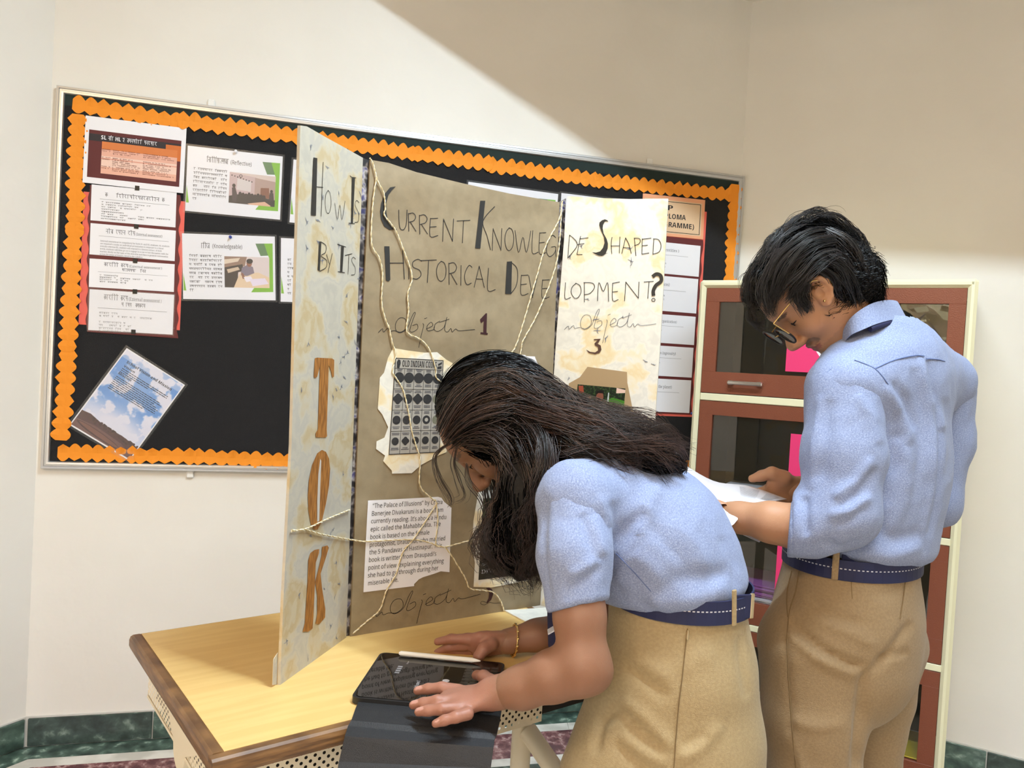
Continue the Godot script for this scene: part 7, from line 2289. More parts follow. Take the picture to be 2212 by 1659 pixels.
func girl_hair(t: Node, C: Vector3, u: Vector3, n: Vector3, l: Vector3):
	# scalp mass and the big locks, then loose strands over them
	var f := Field.new(Vector3(-0.1839,0.8834,-1.5879), Vector3(0.3421,1.3099,-1.1266), 0.0085)
	f.ball(C - n * 0.014 + u * 0.016, l, u, Vector3(0.087, 0.116, 0.104), 0.01)
	f.ball(C + n * 0.115 - u * 0.022 + l * 0.004, l, u, Vector3(0.066, 0.084, 0.075), 0.012, true)
	f.cone(Vector3(-0.0016,1.1903,-1.3282), Vector3(0.0696,1.1661,-1.2875), 0.075, 0.055, 0.03)
	f.cone(Vector3(0.0696,1.1661,-1.2875), Vector3(0.1509,1.1534,-1.2472), 0.055, 0.032, 0.03)
	f.cone(Vector3(0.1509,1.1534,-1.2472), Vector3(0.2245,1.146,-1.237), 0.032, 0.02, 0.03)
	f.cone(Vector3(0.2245,1.146,-1.237), Vector3(0.2681,1.1361,-1.2468), 0.02, 0.01, 0.03)
	f.cone(Vector3(0.0153,1.1852,-1.4181), Vector3(0.0918,1.1657,-1.3976), 0.075, 0.055, 0.03)
	f.cone(Vector3(0.0918,1.1657,-1.3976), Vector3(0.1798,1.1537,-1.3573), 0.055, 0.035, 0.03)
	f.cone(Vector3(0.1798,1.1537,-1.3573), Vector3(0.2582,1.1441,-1.337), 0.035, 0.02, 0.03)
	f.cone(Vector3(0.0386,1.1712,-1.2977), Vector3(0.0338,1.101,-1.2409), 0.05, 0.032, 0.03)
	f.cone(Vector3(0.0338,1.101,-1.2409), Vector3(0.0239,1.0379,-1.2343), 0.032, 0.032, 0.03)
	f.cone(Vector3(0.0239,1.0379,-1.2343), Vector3(0.0191,0.992,-1.2282), 0.032, 0.024, 0.03)
	f.cone(Vector3(0.0191,0.992,-1.2282), Vector3(0.0313,0.9601,-1.2273), 0.024, 0.012, 0.03)
	f.cone(Vector3(0.0394,1.1499,-1.2771), Vector3(0.0417,1.0831,-1.2154), 0.05, 0.026, 0.03)
	f.cone(Vector3(0.0417,1.0831,-1.2154), Vector3(0.0394,1.0182,-1.2088), 0.026, 0.02, 0.03)
	f.cone(Vector3(0.0394,1.0182,-1.2088), Vector3(0.0463,0.9735,-1.2077), 0.02, 0.01, 0.03)
	var b := MB.new()
	b.has_col = true
	b.cur = Color(0.012, 0.009, 0.010)
	f.mesh_into(b)
	var m1 := b.v.size()
	var base := MB.new()
	f.mesh_into(base)
	part("hair_base", base, M.hair_base, t)
	var flow := func(q: Vector3) -> Vector3:
		if q.y < C.y - 0.055 and q.x < C.x + 0.13: return Vector3(0.15 * sin(q.y * 60.0), -1, 0.1)
		if q.x > C.x + 0.085: return Vector3(1.0, -0.30, 0.12)
		return -n * 0.75 - u * 0.65 + Vector3(0, -0.15, 0.1)
	var drop := b.idx.size()
	fur(b, f, 0, m1, 2600, flow, 0.11, 0.00075, Color(0.010, 0.008, 0.009), Color(0.060, 0.036, 0.032), 0.010, 0.0035)
	var k0 := Color(0.010, 0.008, 0.009)
	var k1 := Color(0.080, 0.048, 0.042)
	var br := Color(0.125, 0.066, 0.050)
	# over the crown to the back
	var R := [0.020, 0.030, 0.034, 0.034, 0.030, 0.024, 0.018]
	strands(b, [Vector3(-0.1078,1.1618,-1.3575),Vector3(-0.0824,1.2237,-1.379),Vector3(-0.0184,1.2585,-1.3999),Vector3(0.0625,1.2236,-1.379),Vector3(0.151,1.1918,-1.3382),Vector3(0.2369,1.1744,-1.3178),Vector3(0.2982,1.1407,-1.3169)], R, 300, 0.0007, k0, br, 0.016, 3.4)
	strands(b, [Vector3(-0.1076,1.1502,-1.3072),Vector3(-0.0714,1.2133,-1.2987),Vector3(-0.0081,1.2404,-1.2944),Vector3(0.0658,1.2079,-1.2586),Vector3(0.1469,1.1819,-1.2279),Vector3(0.2311,1.1612,-1.2374),Vector3(0.2929,1.1347,-1.2567)], R, 330, 0.0007, k0, br, 0.018, 3.6)
	strands(b, [Vector3(-0.0992,1.1405,-1.3069),Vector3(-0.0508,1.1873,-1.2731),Vector3(0.0132,1.2028,-1.2685),Vector3(0.0768,1.183,-1.228),Vector3(0.1535,1.1646,-1.2125),Vector3(0.2172,1.148,-1.2171),Vector3(0.27,1.1315,-1.2367)], R, 330, 0.0007, k0, br, 0.018, 3.8)
	strands(b, [Vector3(-0.1,1.1779,-1.4279),Vector3(-0.0654,1.2307,-1.4492),Vector3(0.0028,1.256,-1.4699),Vector3(0.0829,1.2136,-1.4388),Vector3(0.1748,1.183,-1.398),Vector3(0.2626,1.1656,-1.3676),Vector3(0.3196,1.1331,-1.3567)], R, 220, 0.0007, k0, br, 0.018, 3.6)
	strands(b, [Vector3(-0.0771,1.149,-1.2971),Vector3(-0.0156,1.1749,-1.2628),Vector3(0.0449,1.1623,-1.2324),Vector3(0.0949,1.1572,-1.2023),Vector3(0.1597,1.1506,-1.1971),Vector3(0.2134,1.1359,-1.2118)], [0.02, 0.028, 0.03, 0.026, 0.022, 0.016], 240, 0.0007, k0, br, 0.018, 3.8)
	# falling beside the face
	var S := [0.018, 0.026, 0.026, 0.024, 0.024, 0.020, 0.012]
	strands(b, [Vector3(-0.0779,1.1519,-1.3072),Vector3(-0.0264,1.1624,-1.2674),Vector3(0.0133,1.1328,-1.2467),Vector3(0.019,1.0711,-1.2351),Vector3(-0.0025,1.0178,-1.2338),Vector3(-0.0073,0.9742,-1.2277),Vector3(0.0204,0.9425,-1.2269)], S, 240, 0.0007, k0, k1, 0.020, 3.6)
	strands(b, [Vector3(-0.0773,1.1529,-1.2972),Vector3(-0.0186,1.1638,-1.2575),Vector3(0.0248,1.1248,-1.2265),Vector3(0.032,1.0606,-1.2149),Vector3(0.0207,1.0014,-1.2134),Vector3(0.0343,0.9547,-1.2122),Vector3(0.061,0.9364,-1.2117)], S, 260, 0.0007, k0, k1, 0.020, 3.6)
	strands(b, [Vector3(-0.0307,1.1694,-1.2726),Vector3(0.0229,1.1606,-1.2374),Vector3(0.0451,1.1153,-1.1962),Vector3(0.046,1.0588,-1.1898),Vector3(0.0383,1.007,-1.1935),Vector3(0.0477,0.968,-1.1925),Vector3(0.0624,0.9379,-1.1918)], S, 240, 0.0007, k0, k1, 0.019, 3.8)
	strands(b, [Vector3(0.0137,1.1952,-1.2683),Vector3(0.0517,1.1641,-1.2175),Vector3(0.0562,1.1252,-1.1815),Vector3(0.0484,1.075,-1.1802),Vector3(0.0443,1.0239,-1.1839),Vector3(0.0526,0.978,-1.1828),Vector3(0.0693,0.9362,-1.1817)], [0.02, 0.024, 0.02, 0.018, 0.018, 0.014, 0.008], 180, 0.0007, k0, k1, 0.017, 3.6)
	strands(b, [Vector3(-0.0293,1.1422,-1.2769),Vector3(-0.0028,1.1111,-1.2612),Vector3(-0.003,1.0627,-1.2549),Vector3(-0.0217,1.0211,-1.2489),Vector3(-0.0308,0.983,-1.2479),Vector3(-0.0063,0.9518,-1.2421),Vector3(0.0319,0.939,-1.2418)], [0.008, 0.013, 0.016, 0.016, 0.017, 0.016, 0.010], 130, 0.0006, k0, br, 0.016, 4.0)
	strands(b, [Vector3(-0.0415,1.0866,-1.4956),Vector3(-0.0148,1.0197,-1.4739),Vector3(-0.0241,0.9636,-1.4425),Vector3(-0.0123,0.9171,-1.4213),Vector3(0.0322,0.8881,-1.4106)], [0.02, 0.025, 0.025, 0.022, 0.012], 120, 0.0007, k0, k1, 0.01, 3.0)
	# stray wisps in front of the face and curls at the tips
	strands(b, [Vector3(-0.1001,1.1418,-1.3169),Vector3(-0.1246,1.1179,-1.3063),Vector3(-0.1168,1.0805,-1.2954),Vector3(-0.093,1.0452,-1.2945),Vector3(-0.0971,1.0356,-1.2943)], [0.004, 0.008, 0.010, 0.012, 0.010], 14, 0.0005, k0, k1, 0.004, 1.5)
	strands(b, [Vector3(-0.0894,1.1345,-1.3168),Vector3(-0.093,1.1072,-1.3111),Vector3(-0.0819,1.0849,-1.3055),Vector3(-0.0723,1.0541,-1.3047),Vector3(-0.0891,1.0453,-1.3045)], [0.003, 0.006, 0.008, 0.010, 0.008], 10, 0.0005, k0, k1, 0.004, 1.5)
	strands(b, [Vector3(-0.0697,1.1079,-1.3161),Vector3(-0.0658,1.078,-1.3053),Vector3(-0.0433,1.0496,-1.2946),Vector3(-0.0341,1.0112,-1.2937),Vector3(-0.06,0.9863,-1.293)], [0.002, 0.006, 0.008, 0.010, 0.008], 12, 0.0005, k0, k1, 0.005, 1.5)
	strands(b, [Vector3(0.2329,1.1822,-1.298),Vector3(0.2638,1.1879,-1.2981),Vector3(0.2742,1.169,-1.2976),Vector3(0.2582,1.1486,-1.2971)], [0.006, 0.008, 0.008, 0.008], 10, 0.0004, k0, br, 0.006, 1.0)
	strands(b, [Vector3(0.1172,1.2205,-1.3389),Vector3(0.189,1.2051,-1.3285),Vector3(0.2619,1.1853,-1.328),Vector3(0.3119,1.1483,-1.3271)], [0.02, 0.028, 0.03, 0.025], 60, 0.0004, k0, br, 0.014, 2.0)
	b.idx = b.idx.slice(drop)
	part("hair", b, M.hair, t)

func build_man():
	var t := thing("person", "person with short dark hair in a rolled-sleeve blue shirt and khaki trousers reading papers", "person")
	var L := Vector3(-0.65, 0, 0.76)
	var toward := Vector3(-0.4098,0.0925,0.9075)
	# shirt body
	var f := Field.new(Vector3(0.4314,0.8845,-1.7416), Vector3(1.0165,1.4065,-1.2921), 0.0066)
	f.egg(Vector3(0.7314,1.2651,-1.5101), Vector3(0.7215,1.1197,-1.5064), L, 0.178, 0.112, 0.168, 0.118, 0.04)
	f.egg(Vector3(0.7215,1.1197,-1.5064), Vector3(0.693,0.953,-1.4923), L, 0.168, 0.118, 0.16, 0.132, 0.04)
	f.cone(Vector3(0.705,1.3269,-1.5017), Vector3(0.6,1.272,-1.3952), 0.08, 0.066, 0.05)
	f.cone(Vector3(0.7235,1.3281,-1.5217), Vector3(0.8836,1.2934,-1.6008), 0.08, 0.068, 0.05)
	f.cone(Vector3(0.6891,1.3662,-1.4926), Vector3(0.7245,1.3099,-1.5212), 0.062, 0.09, 0.04)
	f.below(Vector3(0.58, 0.966, 0), Vector3(-0.06, -1, 0), 0.03)
	var fo := Folds.new()
	fo.nz = noise(151, 8.0, 2)
	fo.namp = 0.0024
	fo.n2 = noise(251, 32.0, 2)
	fo.add([Vector3(0.6751,1.2744,-1.4003),Vector3(0.6963,1.242,-1.3995),Vector3(0.7105,1.2135,-1.3988),Vector3(0.7227,1.1764,-1.3978)], toward, 0.009, 0.008)
	fo.add([Vector3(0.6832,1.2791,-1.4004),Vector3(0.7125,1.2514,-1.3997),Vector3(0.7321,1.2021,-1.3985)], toward, 0.009, -0.006)
	fo.add([Vector3(0.7373,1.3325,-1.4018),Vector3(0.7534,1.2705,-1.4002),Vector3(0.7665,1.1873,-1.3981),Vector3(0.7688,1.1035,-1.396),Vector3(0.7551,1.0187,-1.3939)], toward, 0.007, 0.006)
	fo.add([Vector3(0.7475,1.3306,-1.4017),Vector3(0.7643,1.2711,-1.4002),Vector3(0.7774,1.1879,-1.3981),Vector3(0.7805,1.1041,-1.396),Vector3(0.7682,1.0111,-1.3937)], toward, 0.007, -0.006)
	fo.add([Vector3(0.7259,1.3109,-1.4012),Vector3(0.7381,1.2444,-1.3995),Vector3(0.7444,1.1776,-1.3979),Vector3(0.7351,1.0764,-1.3953)], toward, 0.009, -0.005)
	fo.add([Vector3(0.7623,1.2626,-1.4),Vector3(0.7767,1.2298,-1.3992),Vector3(0.7848,1.2051,-1.3986)], toward, 0.008, 0.005)
	fo.add([Vector3(0.6996,1.1835,-1.398),Vector3(0.7229,1.1428,-1.397),Vector3(0.7183,1.0754,-1.3953),Vector3(0.6966,1.0154,-1.3938)], toward, 0.012, 0.005)
	fo.add([Vector3(0.6944,1.2,-1.3984),Vector3(0.6941,1.1328,-1.3967),Vector3(0.6811,1.0649,-1.395)], toward, 0.011, -0.006)
	fo.add([Vector3(0.6621,1.0302,-1.3942),Vector3(0.7054,1.0075,-1.3936),Vector3(0.7551,1.0187,-1.3939)], toward, 0.013, -0.005)
	fo.add([Vector3(0.6396,0.9828,-1.393),Vector3(0.6987,0.9778,-1.3928),Vector3(0.7563,0.9978,-1.3933)], toward, 0.013, 0.006)
	fo.add([Vector3(0.7874,1.264,-1.4),Vector3(0.8047,1.1811,-1.398),Vector3(0.8018,1.1137,-1.3963)], toward, 0.008, -0.006)
	fo.add([Vector3(0.6091,1.3714,-1.4027),Vector3(0.6445,1.3398,-1.4019),Vector3(0.6785,1.3334,-1.4018)], toward, 0.012, 0.002)
	var b := MB.new()
	f.mesh_into(b, fo.at)
	# near sleeve, bent at the elbow, rolled cuff
	var sl := Field.new(Vector3(0.4481,0.9465,-1.4867), Vector3(0.7044,1.3436,-1.2471), 0.0062)
	sl.cone(Vector3(0.5977,1.2685,-1.3952), Vector3(0.5937,1.1516,-1.3672), 0.066, 0.0685, 0.02)
	sl.cone(Vector3(0.5937,1.1516,-1.3672), Vector3(0.5846,1.0554,-1.3498), 0.0685, 0.062, 0.02)
	sl.cone(Vector3(0.587,1.0555,-1.3498), Vector3(0.5356,1.0261,-1.359), 0.062, 0.050, 0.03)
	sl.cone(Vector3(0.5356,1.0261,-1.359), Vector3(0.4948,1.0135,-1.3687), 0.050, 0.043, 0.03)
	sl.below(Vector3(0.5085,1.0157,-1.3658), Vector3(-0.0398,0.0004,-0.015), 0.004)
	var fs := Folds.new()
	fs.nz = noise(153, 9.0, 2)
	fs.namp = 0.0024
	fs.n2 = noise(253, 34.0, 2)
	fs.add([Vector3(0.5154,1.2607,-1.2999),Vector3(0.5138,1.206,-1.2986),Vector3(0.5096,1.1434,-1.297),Vector3(0.5068,1.0965,-1.2958)], toward, 0.008, 0.005)
	fs.add([Vector3(0.5329,1.2539,-1.2998),Vector3(0.5335,1.176,-1.2978),Vector3(0.5254,1.1131,-1.2962)], toward, 0.010, -0.004)
	fs.add([Vector3(0.5791,1.2643,-1.3),Vector3(0.6047,1.2268,-1.2991),Vector3(0.6229,1.181,-1.2979)], toward, 0.010, 0.005)
	fs.add([Vector3(0.6125,1.1571,-1.2973),Vector3(0.5875,1.1167,-1.2963),Vector3(0.5502,1.0873,-1.2956)], toward, 0.009, 0.006)
	fs.add([Vector3(0.6173,1.1418,-1.2969),Vector3(0.5962,1.1016,-1.2959),Vector3(0.5591,1.0683,-1.2951)], toward, 0.008, -0.005)
	fs.add([Vector3(0.6122,1.0947,-1.2958),Vector3(0.5824,1.0696,-1.2951),Vector3(0.5442,1.0558,-1.2948)], toward, 0.009, 0.006)
	fs.add([Vector3(0.4997,1.0844,-1.2955),Vector3(0.5036,1.0573,-1.2948),Vector3(0.5089,1.0187,-1.2938)], toward, 0.007, -0.008)
	fs.add([Vector3(0.5311,1.0121,-1.2937),Vector3(0.5706,1.0027,-1.2934),Vector3(0.5931,1.0196,-1.2939)], toward, 0.007, -0.005)
	fs.add([Vector3(0.5527,1.0445,-1.2945),Vector3(0.5833,1.0541,-1.2947),Vector3(0.6053,1.0787,-1.2954)], toward, 0.008, -0.004)
	sl.mesh_into(b, fs.at)
	# rolled cuff band
	var cu := Field.new(Vector3(0.4171,0.8999,-1.435), Vector3(0.6054,1.1252,-1.3024), 0.005)
	cu.cone(Vector3(0.5232,1.0191,-1.3619), Vector3(0.5024,1.0135,-1.3667), 0.0515, 0.0475, 0.01)
	cu.below(Vector3(0.5052,1.0155,-1.3658), Vector3(-0.0398,0.0004,-0.015), 0.006)
	cu.below(Vector3(0.5338,1.0217,-1.3599), Vector3(0.0398,-0.0004,0.015), 0.006)
	cu.mesh_into(b)
	# far sleeve
	var s2 := Field.new(Vector3(0.7845,0.9171,-1.6914), Vector3(1.0335,1.3866,-1.5231), 0.0072)
	s2.cone(Vector3(0.8902,1.2752,-1.6104), Vector3(0.9035,1.1736,-1.6178), 0.066, 0.06, 0.02)
	s2.cone(Vector3(0.9035,1.1736,-1.6178), Vector3(0.886,1.0433,-1.6046), 0.06, 0.055, 0.02)
	s2.cone(Vector3(0.886,1.0433,-1.6046), Vector3(0.8824,1.0132,-1.6338), 0.055, 0.05, 0.02)
	s2.below(Vector3(0.8965,0.9956,-1.6034), Vector3(0.1, -1, 0), 0.01)
	s2.mesh_into(b, fs.at)
	part("shirt", b, M.shirt, t)
	# collar
	var tops := [Vector3(0.6089,1.3652,-1.4426),Vector3(0.6048,1.391,-1.4132),Vector3(0.6178,1.4105,-1.4037),Vector3(0.6483,1.429,-1.4142),Vector3(0.6949,1.4409,-1.4545),Vector3(0.742,1.4441,-1.5146),Vector3(0.7601,1.4358,-1.5744),Vector3(0.7331,1.4142,-1.5839),Vector3(0.6834,1.3863,-1.5532),Vector3(0.6408,1.3638,-1.5026)]
	var bots := [Vector3(0.6103,1.3488,-1.4372),Vector3(0.6061,1.3662,-1.4026),Vector3(0.6205,1.3772,-1.3879),Vector3(0.6551,1.3922,-1.3983),Vector3(0.711,1.4064,-1.4436),Vector3(0.762,1.4117,-1.5138),Vector3(0.7905,1.4085,-1.5937),Vector3(0.7535,1.3877,-1.6032),Vector3(0.6938,1.364,-1.5626),Vector3(0.6435,1.3486,-1.5022)]
	var ts := []
	var bs := []
	for i in tops.size():
		var m: int = tops.size()
		for j in 4:
			ts.append(tops[i].cubic_interpolate(tops[(i + 1) % m], tops[(i - 1 + m) % m], tops[(i + 2) % m], j / 4.0))
			bs.append(bots[i].cubic_interpolate(bots[(i + 1) % m], bots[(i - 1 + m) % m], bots[(i + 2) % m], j / 4.0))
	b = MB.new()
	ribbon_loop(b, ts, bs, 0.003)
	part("collar", b, M.shirt, t)
	b = MB.new()
	var tb := []
	for i in range(10, 24): tb.append(bs[i] + Vector3(0, -0.004, 0) + toward * -0.004)
	b.tube(tb, 0.006, 6)
	part("tie_band", b, M.navy, t)
	for s in [[f, [Vector3(0.6173,1.3164,-1.4014),Vector3(0.6542,1.3018,-1.401),Vector3(0.6783,1.2763,-1.4003)]], [f, [Vector3(0.6542,1.3026,-1.401),Vector3(0.6851,1.3203,-1.4015),Vector3(0.7221,1.3333,-1.4018),Vector3(0.7413,1.3353,-1.4018)]], [f, [Vector3(0.745,1.3304,-1.4017),Vector3(0.7641,1.3332,-1.4018),Vector3(0.7826,1.3334,-1.4018)]], [sl, [Vector3(0.5189,1.2952,-1.3008),Vector3(0.5374,1.3118,-1.3012),Vector3(0.5732,1.3138,-1.3013)]]]:
		b = MB.new()
		b.tube(surface_line(s[0], s[1], toward, 0.0002), 0.0011, 5)
		part("seam", b, M.seam, t)
	# trousers
	var k := Field.new(Vector3(0.4046,0.1993,-1.7064), Vector3(0.9298,1.0202,-1.3178), 0.0072)
	k.egg(Vector3(0.6756,0.943,-1.492), Vector3(0.6748,0.8306,-1.4892), L, 0.15, 0.118, 0.168, 0.128, 0.02)
	k.egg(Vector3(0.6748,0.8306,-1.4892), Vector3(0.6712,0.7674,-1.4876), L, 0.168, 0.128, 0.165, 0.135, 0.02)
	k.cone(Vector3(0.5875,0.7847,-1.428), Vector3(0.5932,0.6664,-1.42), 0.1, 0.09, 0.02)
	k.cone(Vector3(0.5932,0.6664,-1.42), Vector3(0.5988,0.5489,-1.4121), 0.09, 0.08, 0.02)
	k.cone(Vector3(0.5988,0.5489,-1.4121), Vector3(0.5982,0.3174,-1.4063), 0.08, 0.072, 0.02)
	k.cone(Vector3(0.7579,0.7633,-1.5375), Vector3(0.7662,0.6666,-1.5451), 0.096, 0.072, 0.02)
	k.cone(Vector3(0.7662,0.6666,-1.5451), Vector3(0.7671,0.5024,-1.5509), 0.072, 0.058, 0.02)
	k.cone(Vector3(0.7671,0.5024,-1.5509), Vector3(0.7657,0.2293,-1.5441), 0.058, 0.054, 0.02)
	k.below(Vector3(0, 0.957, 0), Vector3(0, 1, 0), 0.004)
	var fk := Folds.new()
	fk.nz = noise(157, 6.0, 2)
	fk.namp = 0.0025
	fk.add([Vector3(0.5033,0.8534,-1.3397),Vector3(0.5621,0.8163,-1.3388),Vector3(0.6119,0.7948,-1.3382),Vector3(0.643,0.7885,-1.3381)], toward, 0.008, -0.010)
	fk.add([Vector3(0.4962,0.8368,-1.3393),Vector3(0.5547,0.8037,-1.3385),Vector3(0.6126,0.7827,-1.3379),Vector3(0.6468,0.779,-1.3378)], toward, 0.009, 0.006)
	fk.add([Vector3(0.5176,0.8866,-1.3405),Vector3(0.5679,0.8571,-1.3398),Vector3(0.6253,0.8441,-1.3395),Vector3(0.6587,0.8258,-1.339)], toward, 0.011, 0.005)
	fk.add([Vector3(0.5333,0.8956,-1.3408),Vector3(0.5833,0.8701,-1.3401),Vector3(0.6405,0.8612,-1.3399)], toward, 0.009, -0.004)
	fk.add([Vector3(0.6532,0.781,-1.3379),Vector3(0.6762,0.8025,-1.3384),Vector3(0.6988,0.8321,-1.3392),Vector3(0.7212,0.8658,-1.34)], toward, 0.009, -0.007)
	fk.add([Vector3(0.6599,0.8056,-1.3385),Vector3(0.6921,0.8091,-1.3386),Vector3(0.7201,0.8139,-1.3387)], toward, 0.006, -0.006)
	fk.add([Vector3(0.643,0.7885,-1.3381),Vector3(0.6402,0.7236,-1.3364),Vector3(0.6399,0.6588,-1.3348),Vector3(0.6395,0.594,-1.3332)], toward, 0.009, -0.012)
	fk.add([Vector3(0.513,0.684,-1.3354),Vector3(0.5618,0.6786,-1.3353),Vector3(0.6179,0.6899,-1.3356)], toward, 0.010, 0.003)
	fk.add([Vector3(0.5143,0.6598,-1.3348),Vector3(0.5328,0.6203,-1.3338),Vector3(0.5507,0.589,-1.3331)], toward, 0.010, 0.004)
	fk.add([Vector3(0.4985,0.8531,-1.3397),Vector3(0.5063,0.7726,-1.3377),Vector3(0.5178,0.6842,-1.3355),Vector3(0.5314,0.5879,-1.333)], toward, 0.005, -0.003)
	fk.add([Vector3(0.6491,0.9103,-1.3411),Vector3(0.6779,0.9159,-1.3413),Vector3(0.7178,0.9263,-1.3415)], toward, 0.010, -0.003)
	b = MB.new()
	k.mesh_into(b, fk.at)
	# lower trouser legs to the shoes
	var lw := Field.new(Vector3(0.3749,-0.02,-1.7763), Vector3(0.9949,0.62,-1.1763), 0.012)
	var shoes := []
	for q in [Vector3(0.5982,0.3174,-1.4063), Vector3(0.7657,0.2293,-1.5441)]:
		lw.cone(Vector3(q.x, q.y, q.z), Vector3(q.x + 0.01, 0.06, q.z + 0.01), 0.066, 0.058, 0.02)
		shoes.append(Vector3(q.x + 0.01, 0, q.z + 0.01))
	lw.below(Vector3(0, 0.05, 0), Vector3(0, -1, 0), 0.004)
	lw.mesh_into(b)
	part("trousers", b, M.khaki_man, t)
	for hp in shoes:
		var sh := Field.new(hp + Vector3(-0.24, -0.01, -0.2), hp + Vector3(0.12, 0.12, 0.12), 0.01)
		sh.egg(hp + Vector3(0.03, 0.04, 0.02), hp + Vector3(-0.13, 0.03, -0.11), L, 0.045, 0.05, 0.045, 0.038, 0.02)
		sh.below(Vector3(0, 0.0, 0), Vector3(0, -1, 0), 0.004)
		b = MB.new()
		sh.mesh_into(b)
		part("shoe", b, M.black_plastic, t)
	for s in [[Vector3(0.4987,0.9341,-1.3417),Vector3(0.4929,0.8933,-1.3407),Vector3(0.4999,0.8572,-1.3398)], [Vector3(0.5156,0.9512,-1.3422),Vector3(0.5102,0.9024,-1.3409),Vector3(0.5015,0.8573,-1.3398),Vector3(0.5079,0.7727,-1.3377),Vector3(0.5194,0.6843,-1.3355),Vector3(0.533,0.588,-1.333)], [Vector3(0.6101,0.9404,-1.3419),Vector3(0.6146,0.9042,-1.341)], [Vector3(0.7095,0.9582,-1.3423),Vector3(0.7064,0.9135,-1.3412),Vector3(0.7006,0.8727,-1.3402)]]:
		b = MB.new()
		b.tube(surface_line(k, s, toward, 0.0), 0.0011, 5)
		part("trouser_seam", b, M.khaki_seam, t)
	var bc: Vector3 = Vector3(0.6765,0.9278,-1.4916)
	oval_belt(t, bc, L, 0.1525, 0.120, 0.932, 0.968, 0.0)
	belt_tip(t, Vector3(0.6021,0.9602,-1.3644), Vector3(0.6455,0.9525,-1.3682), 0.034)
	for q in [Vector3(0.5904,0.957,-1.3613), Vector3(0.7376,0.9581,-1.4224)]:
		b = MB.new()
		b.box(q, Vector3(0.012, 0.05, 0.004), Basis(Vector3.UP, 0.0), 0.0015)
		part("belt_loop", b, M.khaki_man, t)
	man_skin(t)

